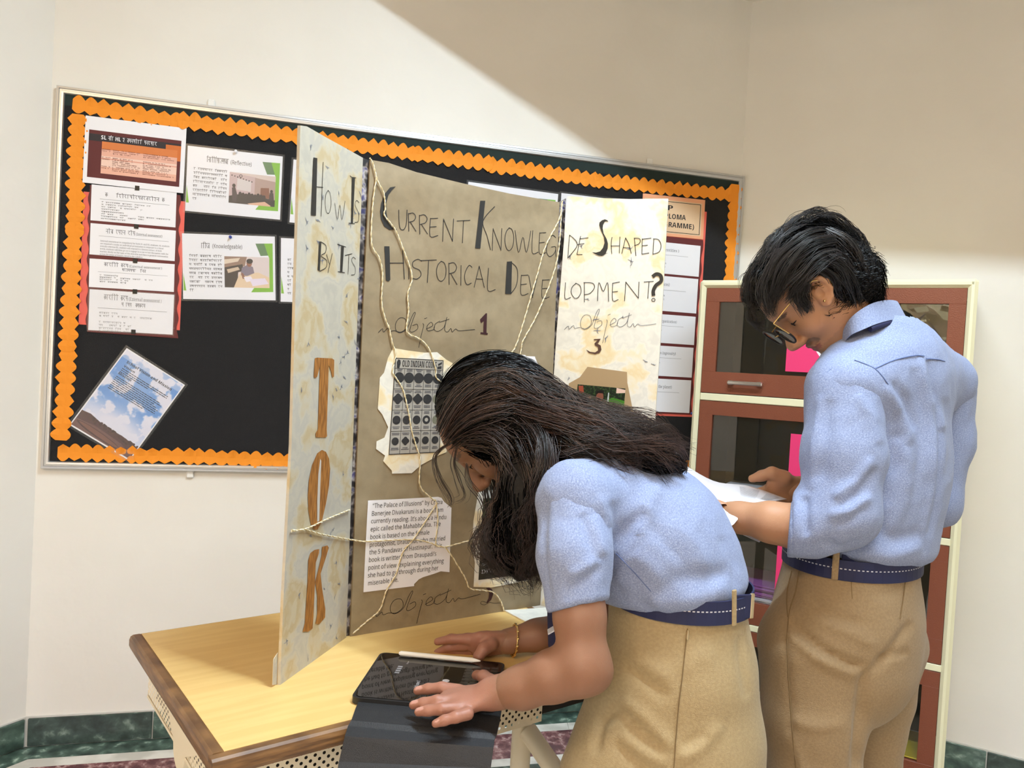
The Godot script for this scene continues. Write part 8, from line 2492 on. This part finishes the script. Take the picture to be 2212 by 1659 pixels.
func man_skin(t: Node):
	var skin := MB.new()
	skin.has_col = true
	var sk := Color(0.46, 0.238, 0.132)
	var hd := [Vector3(0.5714,1.4585,-1.475),Vector3(-0.8504,0.5259,-0.0132),Vector3(-0.5261,-0.8501,0.0214),Vector3(0,0.0251,0.9997)]
	var C: Vector3 = hd[0]
	var u: Vector3 = hd[1]
	var n: Vector3 = hd[2]
	var l: Vector3 = hd[3]
	var f := Field.new(C - Vector3(0.16, 0.18, 0.13), C + Vector3(0.16, 0.15, 0.13), 0.0036)
	head_shape(f, C, u, n, l, 1.03)
	# jaw, neck
	f.egg(C - u * 0.06 + n * 0.02, C - u * 0.092 + n * 0.066, l, 0.052, 0.045, 0.024, 0.02, 0.03)
	f.cone(Vector3(0.6039,1.4201,-1.479), Vector3(0.678,1.3749,-1.5029), 0.056, 0.06, 0.03)
	# near ear
	f.cone(Vector3(0.5273,1.4565,-1.3969), Vector3(0.5297,1.4625,-1.389), 0.004, 0.0045, 0.004)
	f.cone(Vector3(0.5297,1.4625,-1.389), Vector3(0.5371,1.4649,-1.3851), 0.0045, 0.0048, 0.004)
	f.cone(Vector3(0.5371,1.4649,-1.3851), Vector3(0.5489,1.4606,-1.385), 0.0048, 0.0048, 0.004)
	f.cone(Vector3(0.5489,1.4606,-1.385), Vector3(0.5587,1.449,-1.3867), 0.0048, 0.0046, 0.004)
	f.cone(Vector3(0.5587,1.449,-1.3867), Vector3(0.5628,1.4347,-1.3903), 0.0046, 0.0044, 0.004)
	f.cone(Vector3(0.5628,1.4347,-1.3903), Vector3(0.5593,1.4223,-1.394), 0.0044, 0.0052, 0.004)
	f.cone(Vector3(0.5593,1.4223,-1.394), Vector3(0.5543,1.4215,-1.398), 0.0052, 0.005, 0.004)
	f.cone(Vector3(0.5391,1.4551,-1.3928), Vector3(0.5492,1.4473,-1.3916), 0.004, 0.0045, 0.004)
	f.cone(Vector3(0.5492,1.4473,-1.3916), Vector3(0.5531,1.436,-1.3934), 0.0045, 0.004, 0.004)
	f.cone(Vector3(0.5531,1.436,-1.3934), Vector3(0.5494,1.4278,-1.3972), 0.004, 0.004, 0.004)
	f.cone(Vector3(0.5434,1.4497,-1.4027), Vector3(0.5553,1.4313,-1.4042), 0.01, 0.01, 0.008)
	f.cone(Vector3(0.539,1.4407,-1.3985), Vector3(0.5436,1.4328,-1.4003), 0.0045, 0.004, 0.006)
	f.ball(Vector3(0.5426,1.4385,-1.3904), l, u, Vector3(0.006, 0.008, 0.006), 0.004, true)
	var tint := func(p: Vector3, _n: Vector3) -> Color:
		var c := sk
		var q := p - C
		var hn := q.dot(n)
		var hu := q.dot(u)
		var hl := absf(q.dot(l))
		if Vector2((hu + 0.058) / 0.0085, hl / 0.022).length() < 1.0 and hn > 0.09: c = Color(0.26, 0.105, 0.085)
		elif hu < -0.036 and hu > -0.052 and hl < 0.03 and hn > 0.085: c = c.lerp(Color(0.10, 0.06, 0.045), 0.65)
		elif hu < -0.062 and hn > 0.03: c = c.lerp(Color(0.22, 0.12, 0.08), 0.35)
		if absf(hu - 0.031 - hl * 0.05) < 0.0032 and hl > 0.012 and hl < 0.046 and hn > 0.07: c = c.lerp(Color(0.03, 0.02, 0.018), 0.8)
		return c
	f.mesh_into(skin, null, tint)
	var flat := func(p: Vector3, _n: Vector3) -> Color: return sk
	# trunk inside the clothes, arms
	var core := Field.new(Vector3(0.411,0.7492,-1.7413), Vector3(0.8963,1.4615,-1.2598), 0.013)
	core.egg(Vector3(0.7223,1.2646,-1.5101), Vector3(0.7062,0.9921,-1.5032), Vector3(-0.65,0,0.76), 0.13, 0.08, 0.11, 0.085, 0.03)
	core.cone(Vector3(0.678,1.3749,-1.5029), Vector3(0.7153,1.3095,-1.5112), 0.058, 0.07, 0.04)
	core.cone(Vector3(0.7105,1.3093,-1.5012), Vector3(0.5977,1.2685,-1.3952), 0.05, 0.045, 0.04)
	core.cone(Vector3(0.7105,1.3093,-1.5012), Vector3(0.8872,1.28,-1.6055), 0.05, 0.045, 0.04)
	core.cone(Vector3(0.5977,1.2685,-1.3952), Vector3(0.5937,1.1516,-1.3672), 0.045, 0.044, 0.03)
	core.cone(Vector3(0.5937,1.1516,-1.3672), Vector3(0.584,1.0462,-1.3546), 0.044, 0.042, 0.03)
	core.cone(Vector3(0.8872,1.28,-1.6055), Vector3(0.8841,1.0432,-1.6046), 0.045, 0.04, 0.03)
	core.cone(Vector3(0.6906,0.9484,-1.4921), Vector3(0.6748,0.8306,-1.4892), 0.1, 0.11, 0.03)
	core.mesh_into(skin, null, flat)
	var arm := Field.new(Vector3(0.3289,0.9444,-1.495), Vector3(0.6549,1.1147,-1.3033), 0.005)
	arm.cone(Vector3(0.5826,1.0421,-1.3544), Vector3(0.5296,1.0206,-1.3639), 0.042, 0.04, 0.02)
	arm.cone(Vector3(0.5296,1.0206,-1.3639), Vector3(0.4821,1.0217,-1.3939), 0.04, 0.034, 0.02)
	arm.cone(Vector3(0.4821,1.0217,-1.3939), Vector3(0.4394,1.0197,-1.4339), 0.034, 0.026, 0.02)
	arm.cone(Vector3(0.4394,1.0197,-1.4339), Vector3(0.4234,1.0201,-1.4539), 0.026, 0.024, 0.02)
	arm.mesh_into(skin, null, flat)
	var arm2 := Field.new(Vector3(0.5024,0.9452,-1.6834), Vector3(0.9629,1.1413,-1.5258), 0.008)
	arm2.cone(Vector3(0.8844,1.0384,-1.6044), Vector3(0.7531,1.0218,-1.654), 0.04, 0.034, 0.02)
	arm2.cone(Vector3(0.7531,1.0218,-1.654), Vector3(0.6306,1.0496,-1.6247), 0.034, 0.026, 0.02)
	arm2.cone(Vector3(0.6306,1.0496,-1.6247), Vector3(0.5992,1.0573,-1.6149), 0.026, 0.023, 0.02)
	arm2.mesh_into(skin, null, flat)
	# far hand holding the papers: thumb above, fingers below
	var g := Field.new(Vector3(0.4516,0.9865,-1.649), Vector3(0.6537,1.1389,-1.5611), 0.0028)
	g.egg(Vector3(0.5991,1.0592,-1.615), Vector3(0.568,1.0621,-1.61), Vector3(-0.0455,0.8135,0.5797), 0.023, 0.018, 0.034, 0.017, 0.012)
	g.cone(Vector3(0.5744,1.0782,-1.5954), Vector3(0.5481,1.0863,-1.5956), 0.015, 0.0125, 0.007)
	g.cone(Vector3(0.5481,1.0863,-1.5956), Vector3(0.528,1.0787,-1.6004), 0.0125, 0.0105, 0.007)
	g.cone(Vector3(0.528,1.0787,-1.6004), Vector3(0.5107,1.0712,-1.6053), 0.0105, 0.0082, 0.007)
	g.cone(Vector3(0.5778,1.058,-1.6149), Vector3(0.5544,1.0492,-1.6247), 0.012, 0.01, 0.006)
	g.cone(Vector3(0.5544,1.0492,-1.6247), Vector3(0.5365,1.0407,-1.6345), 0.01, 0.0085, 0.006)
	g.cone(Vector3(0.5784,1.0464,-1.6146), Vector3(0.5581,1.0357,-1.6244), 0.012, 0.01, 0.006)
	g.cone(Vector3(0.5581,1.0357,-1.6244), Vector3(0.5449,1.0313,-1.6343), 0.01, 0.0085, 0.006)
	g.cone(Vector3(0.5866,1.0391,-1.6145), Vector3(0.5684,1.0266,-1.6241), 0.0115, 0.0095, 0.006)
	g.cone(Vector3(0.5684,1.0266,-1.6241), Vector3(0.5571,1.0242,-1.6341), 0.0095, 0.008, 0.006)
	g.cone(Vector3(0.5927,1.0336,-1.6143), Vector3(0.5815,1.0195,-1.624), 0.0105, 0.0085, 0.006)
	g.mesh_into(skin, null, flat)
	# near hand under the sheet
	var g2 := Field.new(Vector3(0.3174,0.9575,-1.5094), Vector3(0.4789,1.0756,-1.4382), 0.0032)
	g2.egg(Vector3(0.426,1.0202,-1.4539), Vector3(0.4037,1.0196,-1.4689), Vector3(-0.0227,0.4218,0.8897), 0.023, 0.018, 0.036, 0.015, 0.012)
	for q in [[Vector3(0.3965,1.0308,-1.4542), Vector3(0.3737,1.0302,-1.4792)], [Vector3(0.4009,1.023,-1.469), Vector3(0.3742,1.0221,-1.494)], [Vector3(0.4053,1.015,-1.4838), Vector3(0.3802,1.0124,-1.5088)], [Vector3(0.4127,1.009,-1.4937), Vector3(0.3904,1.0037,-1.5185)], [Vector3(0.4084,1.0351,-1.4443), Vector3(0.3865,1.0451,-1.4496)]]:
		g2.cone(q[0], q[1], 0.011, 0.0075, 0.006)
	g2.mesh_into(skin, null, flat)
	part("body", skin, M.skin_girl, t)
	eye_parts(t, C, u, n, l)
	var b := MB.new()
	b.lathe([Vector2(0, 0.0026), Vector2(0.0018, 0.0018), Vector2(0.0026, 0), Vector2(0.0018, -0.0018), Vector2(0, -0.0026)], 12, Transform3D(Basis.IDENTITY, Vector3(0.5504,1.4256,-1.3891)))
	part("ear_stud", b, M.gold, t)
	man_hair(t, C, u, n, l)
	# spectacles
	var gl := thing("spectacles", "gold-armed spectacles with dark round rims on the face of the boy", "glasses")
	b = MB.new()
	var hinge: Vector3 = Vector3(0.4667,1.3809,-1.403)
	b.tube([hinge, Vector3(0.4836,1.4067,-1.3986), Vector3(0.502,1.4347,-1.3923), Vector3(0.5242,1.459,-1.3829), Vector3(0.5536,1.4651,-1.3851), Vector3(0.5633,1.4546,-1.3908)], 0.0012, 8)
	part("temple_arm", b, M.gold, gl)
	for sg in [1.0, -1.0]:
		var c: Vector3 = C + n * 0.120 + u * 0.008 + l * (0.033 * sg)
		var ring := []
		for i in 29:
			var a := TAU * i / 28
			ring.append(c + (u * sin(a) * 0.021 + l * cos(a) * 0.025) - n * 0.002 * absf(cos(a)))
		b = MB.new()
		b.tube(ring, 0.0019, 8, false)
		part("rim", b, M.black_plastic, gl)
		b = MB.new()
		for i in 28:
			b.tri(c, ring[i], ring[i + 1], n)
		part("lens", b, M.dark_lens, gl)
	b = MB.new()
	b.tube([C + n * 0.120 + u * 0.012 + l * 0.010, C + n * 0.124 + u * 0.014, C + n * 0.120 + u * 0.012 - l * 0.010], 0.0012, 6)
	part("bridge", b, M.gold, gl)
	b = MB.new()
	b.tube([C + n * 0.118 + u * 0.010 + l * 0.058, hinge], 0.0014, 6)
	part("end_piece", b, M.gold, gl)
	b = MB.new()
	var c2: Vector3 = C + n * 0.118 + u * 0.010 - l * 0.058
	b.tube([c2, c2 - n * 0.09 - u * 0.005 - l * 0.018, c2 - n * 0.125 - u * 0.02 - l * 0.018], 0.0012, 6)
	part("temple_arm", b, M.gold, gl)
	held_papers()

func man_hair(t: Node, C: Vector3, u: Vector3, n: Vector3, l: Vector3):
	var f := Field.new(C - Vector3(0.17, 0.14, 0.14), C + Vector3(0.17, 0.18, 0.14), 0.006)
	f.ball(C - n * 0.018 + u * 0.016, l, u, Vector3(0.083, 0.106, 0.098), 0.01)
	f.ball(C + n * 0.112 - u * 0.034, l, u, Vector3(0.14, 0.092, 0.080), 0.008, true)
	# keep the skin round and below the ear free
	f.ball(Vector3(0.5482,1.4213,-1.389), l, u, Vector3(0.05, 0.033, 0.040), 0.008, true)
	f.cone(Vector3(0.6267,1.4787,-1.4555), Vector3(0.6585,1.4232,-1.4791), 0.05, 0.034, 0.02)
	f.cone(Vector3(0.6613,1.4897,-1.5358), Vector3(0.6785,1.4303,-1.5243), 0.05, 0.034, 0.02)
	f.cone(Vector3(0.4625,1.4671,-1.4352), Vector3(0.4499,1.4417,-1.4445), 0.03, 0.016, 0.02)
	f.cone(Vector3(0.4811,1.4671,-1.5052), Vector3(0.4647,1.4392,-1.5045), 0.03, 0.016, 0.02)
	f.cone(Vector3(0.5102,1.4398,-1.4065), Vector3(0.5272,1.4072,-1.4056), 0.012, 0.005, 0.01)
	var b := MB.new()
	b.has_col = true
	b.cur = Color(0.012, 0.011, 0.012)
	f.mesh_into(b)
	var m1 := b.v.size()
	var base := MB.new()
	f.mesh_into(base)
	part("hair_base", base, M.hair_base, t)
	var drop := b.idx.size()
	var whorl: Vector3 = C - n * 0.085 - u * 0.035
	var flow := func(q: Vector3) -> Vector3: return (q - whorl).normalized() + u * 0.25 * sin(q.y * 40.0)
	fur(b, f, 0, m1, 5200, flow, 0.042, 0.0006, Color(0.010, 0.009, 0.010), Color(0.060, 0.055, 0.056), 0.012, 0.0045, 9, Vector3(0.5498,1.4276,-1.3941))
	var k0 := Color(0.010, 0.009, 0.010)
	var k1 := Color(0.055, 0.050, 0.052)
	var R := [0.012, 0.018, 0.018, 0.012]
	# fringe and crown, waves running from the whorl forward and down
	for q in [[Vector3(0.5647,1.557,-1.4274),Vector3(0.5068,1.546,-1.4071),Vector3(0.4634,1.4974,-1.4059),Vector3(0.4403,1.4425,-1.4145)], [Vector3(0.5802,1.5735,-1.4678),Vector3(0.516,1.5594,-1.4575),Vector3(0.4669,1.5044,-1.4561),Vector3(0.4431,1.4432,-1.4646)], [Vector3(0.5866,1.59,-1.5083),Vector3(0.5251,1.564,-1.5076),Vector3(0.4791,1.5029,-1.5061),Vector3(0.4531,1.4385,-1.5045)], [Vector3(0.5641,1.5359,-1.4019),Vector3(0.5115,1.5173,-1.3814),Vector3(0.4747,1.4705,-1.3852),Vector3(0.4579,1.4169,-1.3989)], [Vector3(0.5695,1.5138,-1.3913),Vector3(0.5253,1.4961,-1.3709),Vector3(0.4922,1.4621,-1.375),Vector3(0.4753,1.4171,-1.3889)], [Vector3(0.5292,1.567,-1.4477),Vector3(0.4811,1.5309,-1.4268),Vector3(0.4502,1.4738,-1.4253),Vector3(0.4409,1.4231,-1.434)], [Vector3(0.4928,1.5375,-1.4369),Vector3(0.4605,1.5013,-1.436),Vector3(0.4373,1.4571,-1.4349),Vector3(0.4327,1.4105,-1.4437)], [Vector3(0.475,1.5149,-1.4063),Vector3(0.4565,1.4718,-1.4053),Vector3(0.4521,1.43,-1.4092),Vector3(0.4645,1.3889,-1.4132)]]:
		strands(b, q, R, 170, 0.0006, k0, k1, 0.009, 1.6, 14)
	for q in [[Vector3(0.5535,1.5807,-1.468),Vector3(0.5843,1.5824,-1.4581),Vector3(0.621,1.5464,-1.4472),Vector3(0.6543,1.4977,-1.4559)], [Vector3(0.5523,1.5546,-1.4173),Vector3(0.5812,1.5285,-1.4017),Vector3(0.615,1.4892,-1.4057),Vector3(0.6462,1.4424,-1.4245)], [Vector3(0.5381,1.517,-1.3964),Vector3(0.5684,1.4965,-1.3859),Vector3(0.5996,1.4621,-1.395),Vector3(0.6341,1.4162,-1.4239)], [Vector3(0.5255,1.4893,-1.3807),Vector3(0.5581,1.4743,-1.3773),Vector3(0.5816,1.4481,-1.3897),Vector3(0.6138,1.4133,-1.4238)], [Vector3(0.6045,1.591,-1.5083),Vector3(0.6514,1.5577,-1.5075),Vector3(0.6791,1.4952,-1.4959),Vector3(0.6853,1.433,-1.4943)], [Vector3(0.5104,1.4637,-1.3801),Vector3(0.5068,1.448,-1.3897),Vector3(0.5092,1.4281,-1.3972),Vector3(0.5285,1.4004,-1.4035)]]:
		strands(b, q, [0.010, 0.017, 0.016, 0.009], 150, 0.0006, k0, k1, 0.005, 1.6, 12)
	for q in [[Vector3(0.5372,1.5693,-1.4577),Vector3(0.5422,1.5887,-1.4582),Vector3(0.5749,1.594,-1.4584),Vector3(0.6063,1.5776,-1.4579)], [Vector3(0.4962,1.5393,-1.447),Vector3(0.5074,1.5701,-1.4477),Vector3(0.5492,1.5874,-1.4582),Vector3(0.5841,1.585,-1.4581)], [Vector3(0.461,1.4928,-1.4358),Vector3(0.4659,1.5274,-1.4367),Vector3(0.4952,1.5565,-1.4474),Vector3(0.5323,1.5777,-1.4579)], [Vector3(0.4539,1.4667,-1.4351),Vector3(0.43,1.4653,-1.4351),Vector3(0.4228,1.4409,-1.4345),Vector3(0.4307,1.4225,-1.434)], [Vector3(0.459,1.4335,-1.4443),Vector3(0.4433,1.4067,-1.4436),Vector3(0.4529,1.39,-1.4432),Vector3(0.4706,1.3824,-1.443)]]:
		strands(b, q, [0.010, 0.014, 0.014, 0.012], 70, 0.0005, k0, k1, 0.010, 1.8, 14)
	b.idx = b.idx.slice(drop)
	part("hair", b, M.hair, t)

func held_papers():
	var rows := [[Vector3(0.3719,1.09,-1.6157),Vector3(0.4368,1.0597,-1.615),Vector3(0.51,1.0541,-1.6148),Vector3(0.5817,1.0345,-1.5943)], [Vector3(0.3669,1.0663,-1.5451),Vector3(0.4209,1.0524,-1.5348),Vector3(0.4826,1.0502,-1.5247),Vector3(0.5292,1.0418,-1.5145)], [Vector3(0.3617,1.0322,-1.4742),Vector3(0.4067,1.0359,-1.4443),Vector3(0.4468,1.0452,-1.4296),Vector3(0.4715,1.0501,-1.4297)], [Vector3(0.3669,0.9923,-1.4132),Vector3(0.3946,1.0039,-1.3985),Vector3(0.416,1.0127,-1.3987),Vector3(0.4313,1.0283,-1.4141)]]
	var t := thing("held_sheet", "white printed sheet curling in the hands of the boy", "paper")
	var b := MB.new()
	var N := 16
	var grid := []
	for i in N + 1:
		var y := float(i) / N * 3.0
		var k: int = mini(int(y), 2)
		var fy := y - k
		var row := []
		for j in N + 1:
			var x := float(j) / N * 3.0
			var m: int = mini(int(x), 2)
			var fx := x - m
			var pr := []
			for r in [maxi(k - 1, 0), k, k + 1, mini(k + 2, 3)]:
				pr.append(rows[r][m].cubic_interpolate(rows[r][m + 1], rows[r][maxi(m - 1, 0)], rows[r][mini(m + 2, 3)], fx))
			row.append(pr[1].cubic_interpolate(pr[2], pr[0], pr[3], fy))
		grid.append(row)
	var up := Vector3(0, 1, 0.4)
	for i in N:
		for j in N:
			b.quad(grid[i][j], grid[i][j + 1], grid[i + 1][j + 1], grid[i + 1][j], up)
			var o := Vector3(0, -0.0005, 0)
			b.quad(grid[i][j] + o, grid[i][j + 1] + o, grid[i + 1][j + 1] + o, grid[i + 1][j] + o, -up)
	part("paper", b, M.paper_white, t)
	b = MB.new()
	for i in range(2, 8):
		for j in [[9, 12], [13, 15]]:
			for s in 3:
				var a: Vector3 = grid[i][j[0]].lerp(grid[i + 1][j[0]], s / 3.0) + Vector3(0, 0.0008, 0)
				var c: Vector3 = grid[i][j[1]].lerp(grid[i + 1][j[1]], s / 3.0) + Vector3(0, 0.0008, 0)
				b.quad(a, c, c + Vector3(0, 0.0003, 0.0014), a + Vector3(0, 0.0003, 0.0014), up)
	part("printed_text", b, M.ink_soft, t)
	t = thing("held_sheet", "second white sheet whose corner hangs below the forearm of the boy", "paper")
	b = MB.new()
	var q := [Vector3(0.4043,0.9995,-1.4934),Vector3(0.4849,0.9952,-1.4633),Vector3(0.4904,0.983,-1.448),Vector3(0.4798,0.974,-1.4428),Vector3(0.4471,0.9882,-1.4531)]
	for i in range(1, 4):
		b.tri(q[0], q[i], q[i + 1], Vector3(0, 0.5, 1))
		b.tri(q[0] - Vector3(0, 0.0008, 0), q[i] - Vector3(0, 0.0008, 0), q[i + 1] - Vector3(0, 0.0008, 0), Vector3(0, -0.5, -1))
	part("paper", b, M.paper_white, t)

func build_tablet():
	var A: Vector3 = Vector3(-0.2166,0.763,-1.3529)
	var B: Vector3 = Vector3(0.0033,0.763,-1.3302)
	var D: Vector3 = Vector3(0.0139,0.763,-1.1475)
	var Cc: Vector3 = Vector3(-0.2045,0.763,-1.1573)
	var ex := ((B - A) + (D - Cc)).normalized()
	var w := (A.distance_to(B) + Cc.distance_to(D)) / 2
	var ez := Vector3.UP.cross(ex) * -1.0
	var hgt := ((Cc - A).dot(ez) + (D - B).dot(ez)) / 2
	var c := (A + B + Cc + D) / 4.0
	# local frame: x right, y away from the viewer, z up
	var X := Transform3D(Basis(ex, -ez, Vector3.UP), Vector3(c.x, 0.7515, c.z))
	var t := thing("tablet", "black tablet computer with lit-off dark screen and open black cover, over the desk edge", "tablet", X)
	var body := PackedVector2Array()
	var hw := w / 2
	var hh := hgt / 2
	for q in [[1, 1, 0.0], [-1, 1, PI / 2], [-1, -1, PI], [1, -1, PI * 1.5]]:
		for i in 7:
			var a: float = q[2] + i * PI / 12
			body.append(Vector2(q[0] * (hw - 0.012), q[1] * (hh - 0.012)) + Vector2(cos(a), sin(a)) * 0.012)
	var b := MB.new()
	b.prism(body, 0.0, 0.010)
	part("case", b, M.black_plastic, t)
	b = MB.new()
	var rim := PackedVector2Array()
	for p in body: rim.append(p * Vector2(1.0 - 0.004 / hw, 1.0 - 0.004 / hh))
	b.prism(rim, 0.010, 0.0113)
	part("screen_glass", b, M.screen, t)
	# what the dark screen shows: text, small icons, a round button and a keyboard
	b = MB.new()
	b.text("wish me l", sfont("Droid Serif"), 0.0, 0.034, 0.0, 0.0052, 0.0115, Transform3D(Basis(Vector3.BACK, PI / 2), Vector3(-0.018, -0.050, 0)))
	part("screen_text", b, M.screen_pale, t)
	b = MB.new()
	b.text("Done", sfont(), 0.0, 0.012, 0.0, 0.0028, 0.0115, Transform3D(Basis(Vector3.BACK, PI / 2), Vector3(-0.052, 0.048, 0)))
	part("screen_text", b, M.screen_pale, t)
	for i in 4:
		b = MB.new()
		b.rect(-0.066, 0.006 + i * 0.0085, -0.058, 0.012 + i * 0.0085, 0.0115)
		part("screen_icon", b, M.screen_grey, t)
	b = MB.new()
	var disc := PackedVector2Array()
	for i in 20: disc.append(Vector2(0.022, -0.006) + Vector2(cos(TAU * i / 20), sin(TAU * i / 20)) * 0.0058)
	b.flat(disc, 0.0115)
	part("screen_button", b, M.screen_pale, t)
	var key := MB.new()
	key.rect(-0.0058, -0.0036, 0.0058, 0.0036, 0.0)
	var km := key.mesh()
	for r in 4:
		for k in 11:
			var o := part("screen_key", km, M.screen_key, t)
			o.position = Vector3(0.052 + r * 0.0145, -0.070 + k * 0.0125 + r * 0.002, 0.0115)
			o.scale = Vector3(1, 1.3, 1)
	# open cover: hinge strip on the desk, then folded down over the front edge
	var rows := [[Vector3(-0.206,0.7555,-1.1776), Vector3(0.0126,0.7555,-1.1671)], [Vector3(-0.2051,0.756,-1.1381), Vector3(0.0104,0.756,-1.1258)], [Vector3(-0.2036,0.755,-1.1015), Vector3(0.0066,0.755,-1.086)], [Vector3(-0.2066,0.75,-1.0946), Vector3(0.0037,0.75,-1.0782)], [Vector3(-0.2061,0.7463,-1.0719), Vector3(0.003,0.7469,-1.0619)], [Vector3(-0.2105,0.7154,-1.0611), Vector3(0.0008,0.723,-1.0513)], [Vector3(-0.2103,0.7058,-1.0509), Vector3(0.0003,0.715,-1.0421)], [Vector3(-0.223,0.6405,-1.0593), Vector3(-0.0016,0.652,-1.0505)]]
	var cv := MB.new()
	var inv := X.affine_inverse()
	for i in rows.size() - 1:
		var p0: Vector3 = inv * (rows[i][0] as Vector3)
		var p1: Vector3 = inv * (rows[i][1] as Vector3)
		var p2: Vector3 = inv * (rows[i + 1][1] as Vector3)
		var p3: Vector3 = inv * (rows[i + 1][0] as Vector3)
		var nn := (p3 - p0).cross(p1 - p0).normalized()
		if nn.z < -0.2 or (absf(nn.z) <= 0.2 and nn.y > 0): nn = -nn
		cv.quad(p0, p1, p2, p3, nn)
		cv.quad(p0 - nn * 0.003, p1 - nn * 0.003, p2 - nn * 0.003, p3 - nn * 0.003, -nn)
		cv.quad(p0, p3, p3 - nn * 0.003, p0 - nn * 0.003, p0 - p1)
		cv.quad(p1, p2, p2 - nn * 0.003, p1 - nn * 0.003, p1 - p0)
	part("cover", cv, M.cover_black, t)
	# white stylus along the far edge
	var st := thing("stylus", "white stylus lying along the far edge of the tablet", "stylus")
	b = MB.new()
	b.tube([Vector3(-0.1695,0.768,-1.3315), Vector3(-0.1662,0.768,-1.3312), Vector3(-0.0414,0.768,-1.319), Vector3(-0.027,0.768,-1.317)], [0.002, 0.0042, 0.0042, 0.001], 12)
	part("barrel", b, M.white_metal, st)
	# bracelet on the far wrist
	var br := thing("bracelet", "thin gold bracelet on the far wrist of the girl", "bracelet")
	b = MB.new()
	var cen: Vector3 = Vector3(0.0307,0.7802,-1.3929)
	var ax: Vector3 = (Vector3(0.0545,0.0096,-0.0152)).normalized()
	ax = (ax + Vector3(0.0, -0.25, 0.1)).normalized()
	var e1 := ax.cross(Vector3.UP).normalized()
	var e2 := ax.cross(e1)
	var ring := []
	for i in 41: ring.append(cen + (e1 * cos(TAU * i / 40) + e2 * sin(TAU * i / 40)) * 0.0275)
	b.tube(ring, 0.0016, 8, false)
	for i in 14:
		var p: Vector3 = ring[i * 40 / 14]
		b.box(p, Vector3(0.005, 0.005, 0.005), Basis(ax, e1, e2), 0.001)
	part("gold_links", b, M.gold, br)
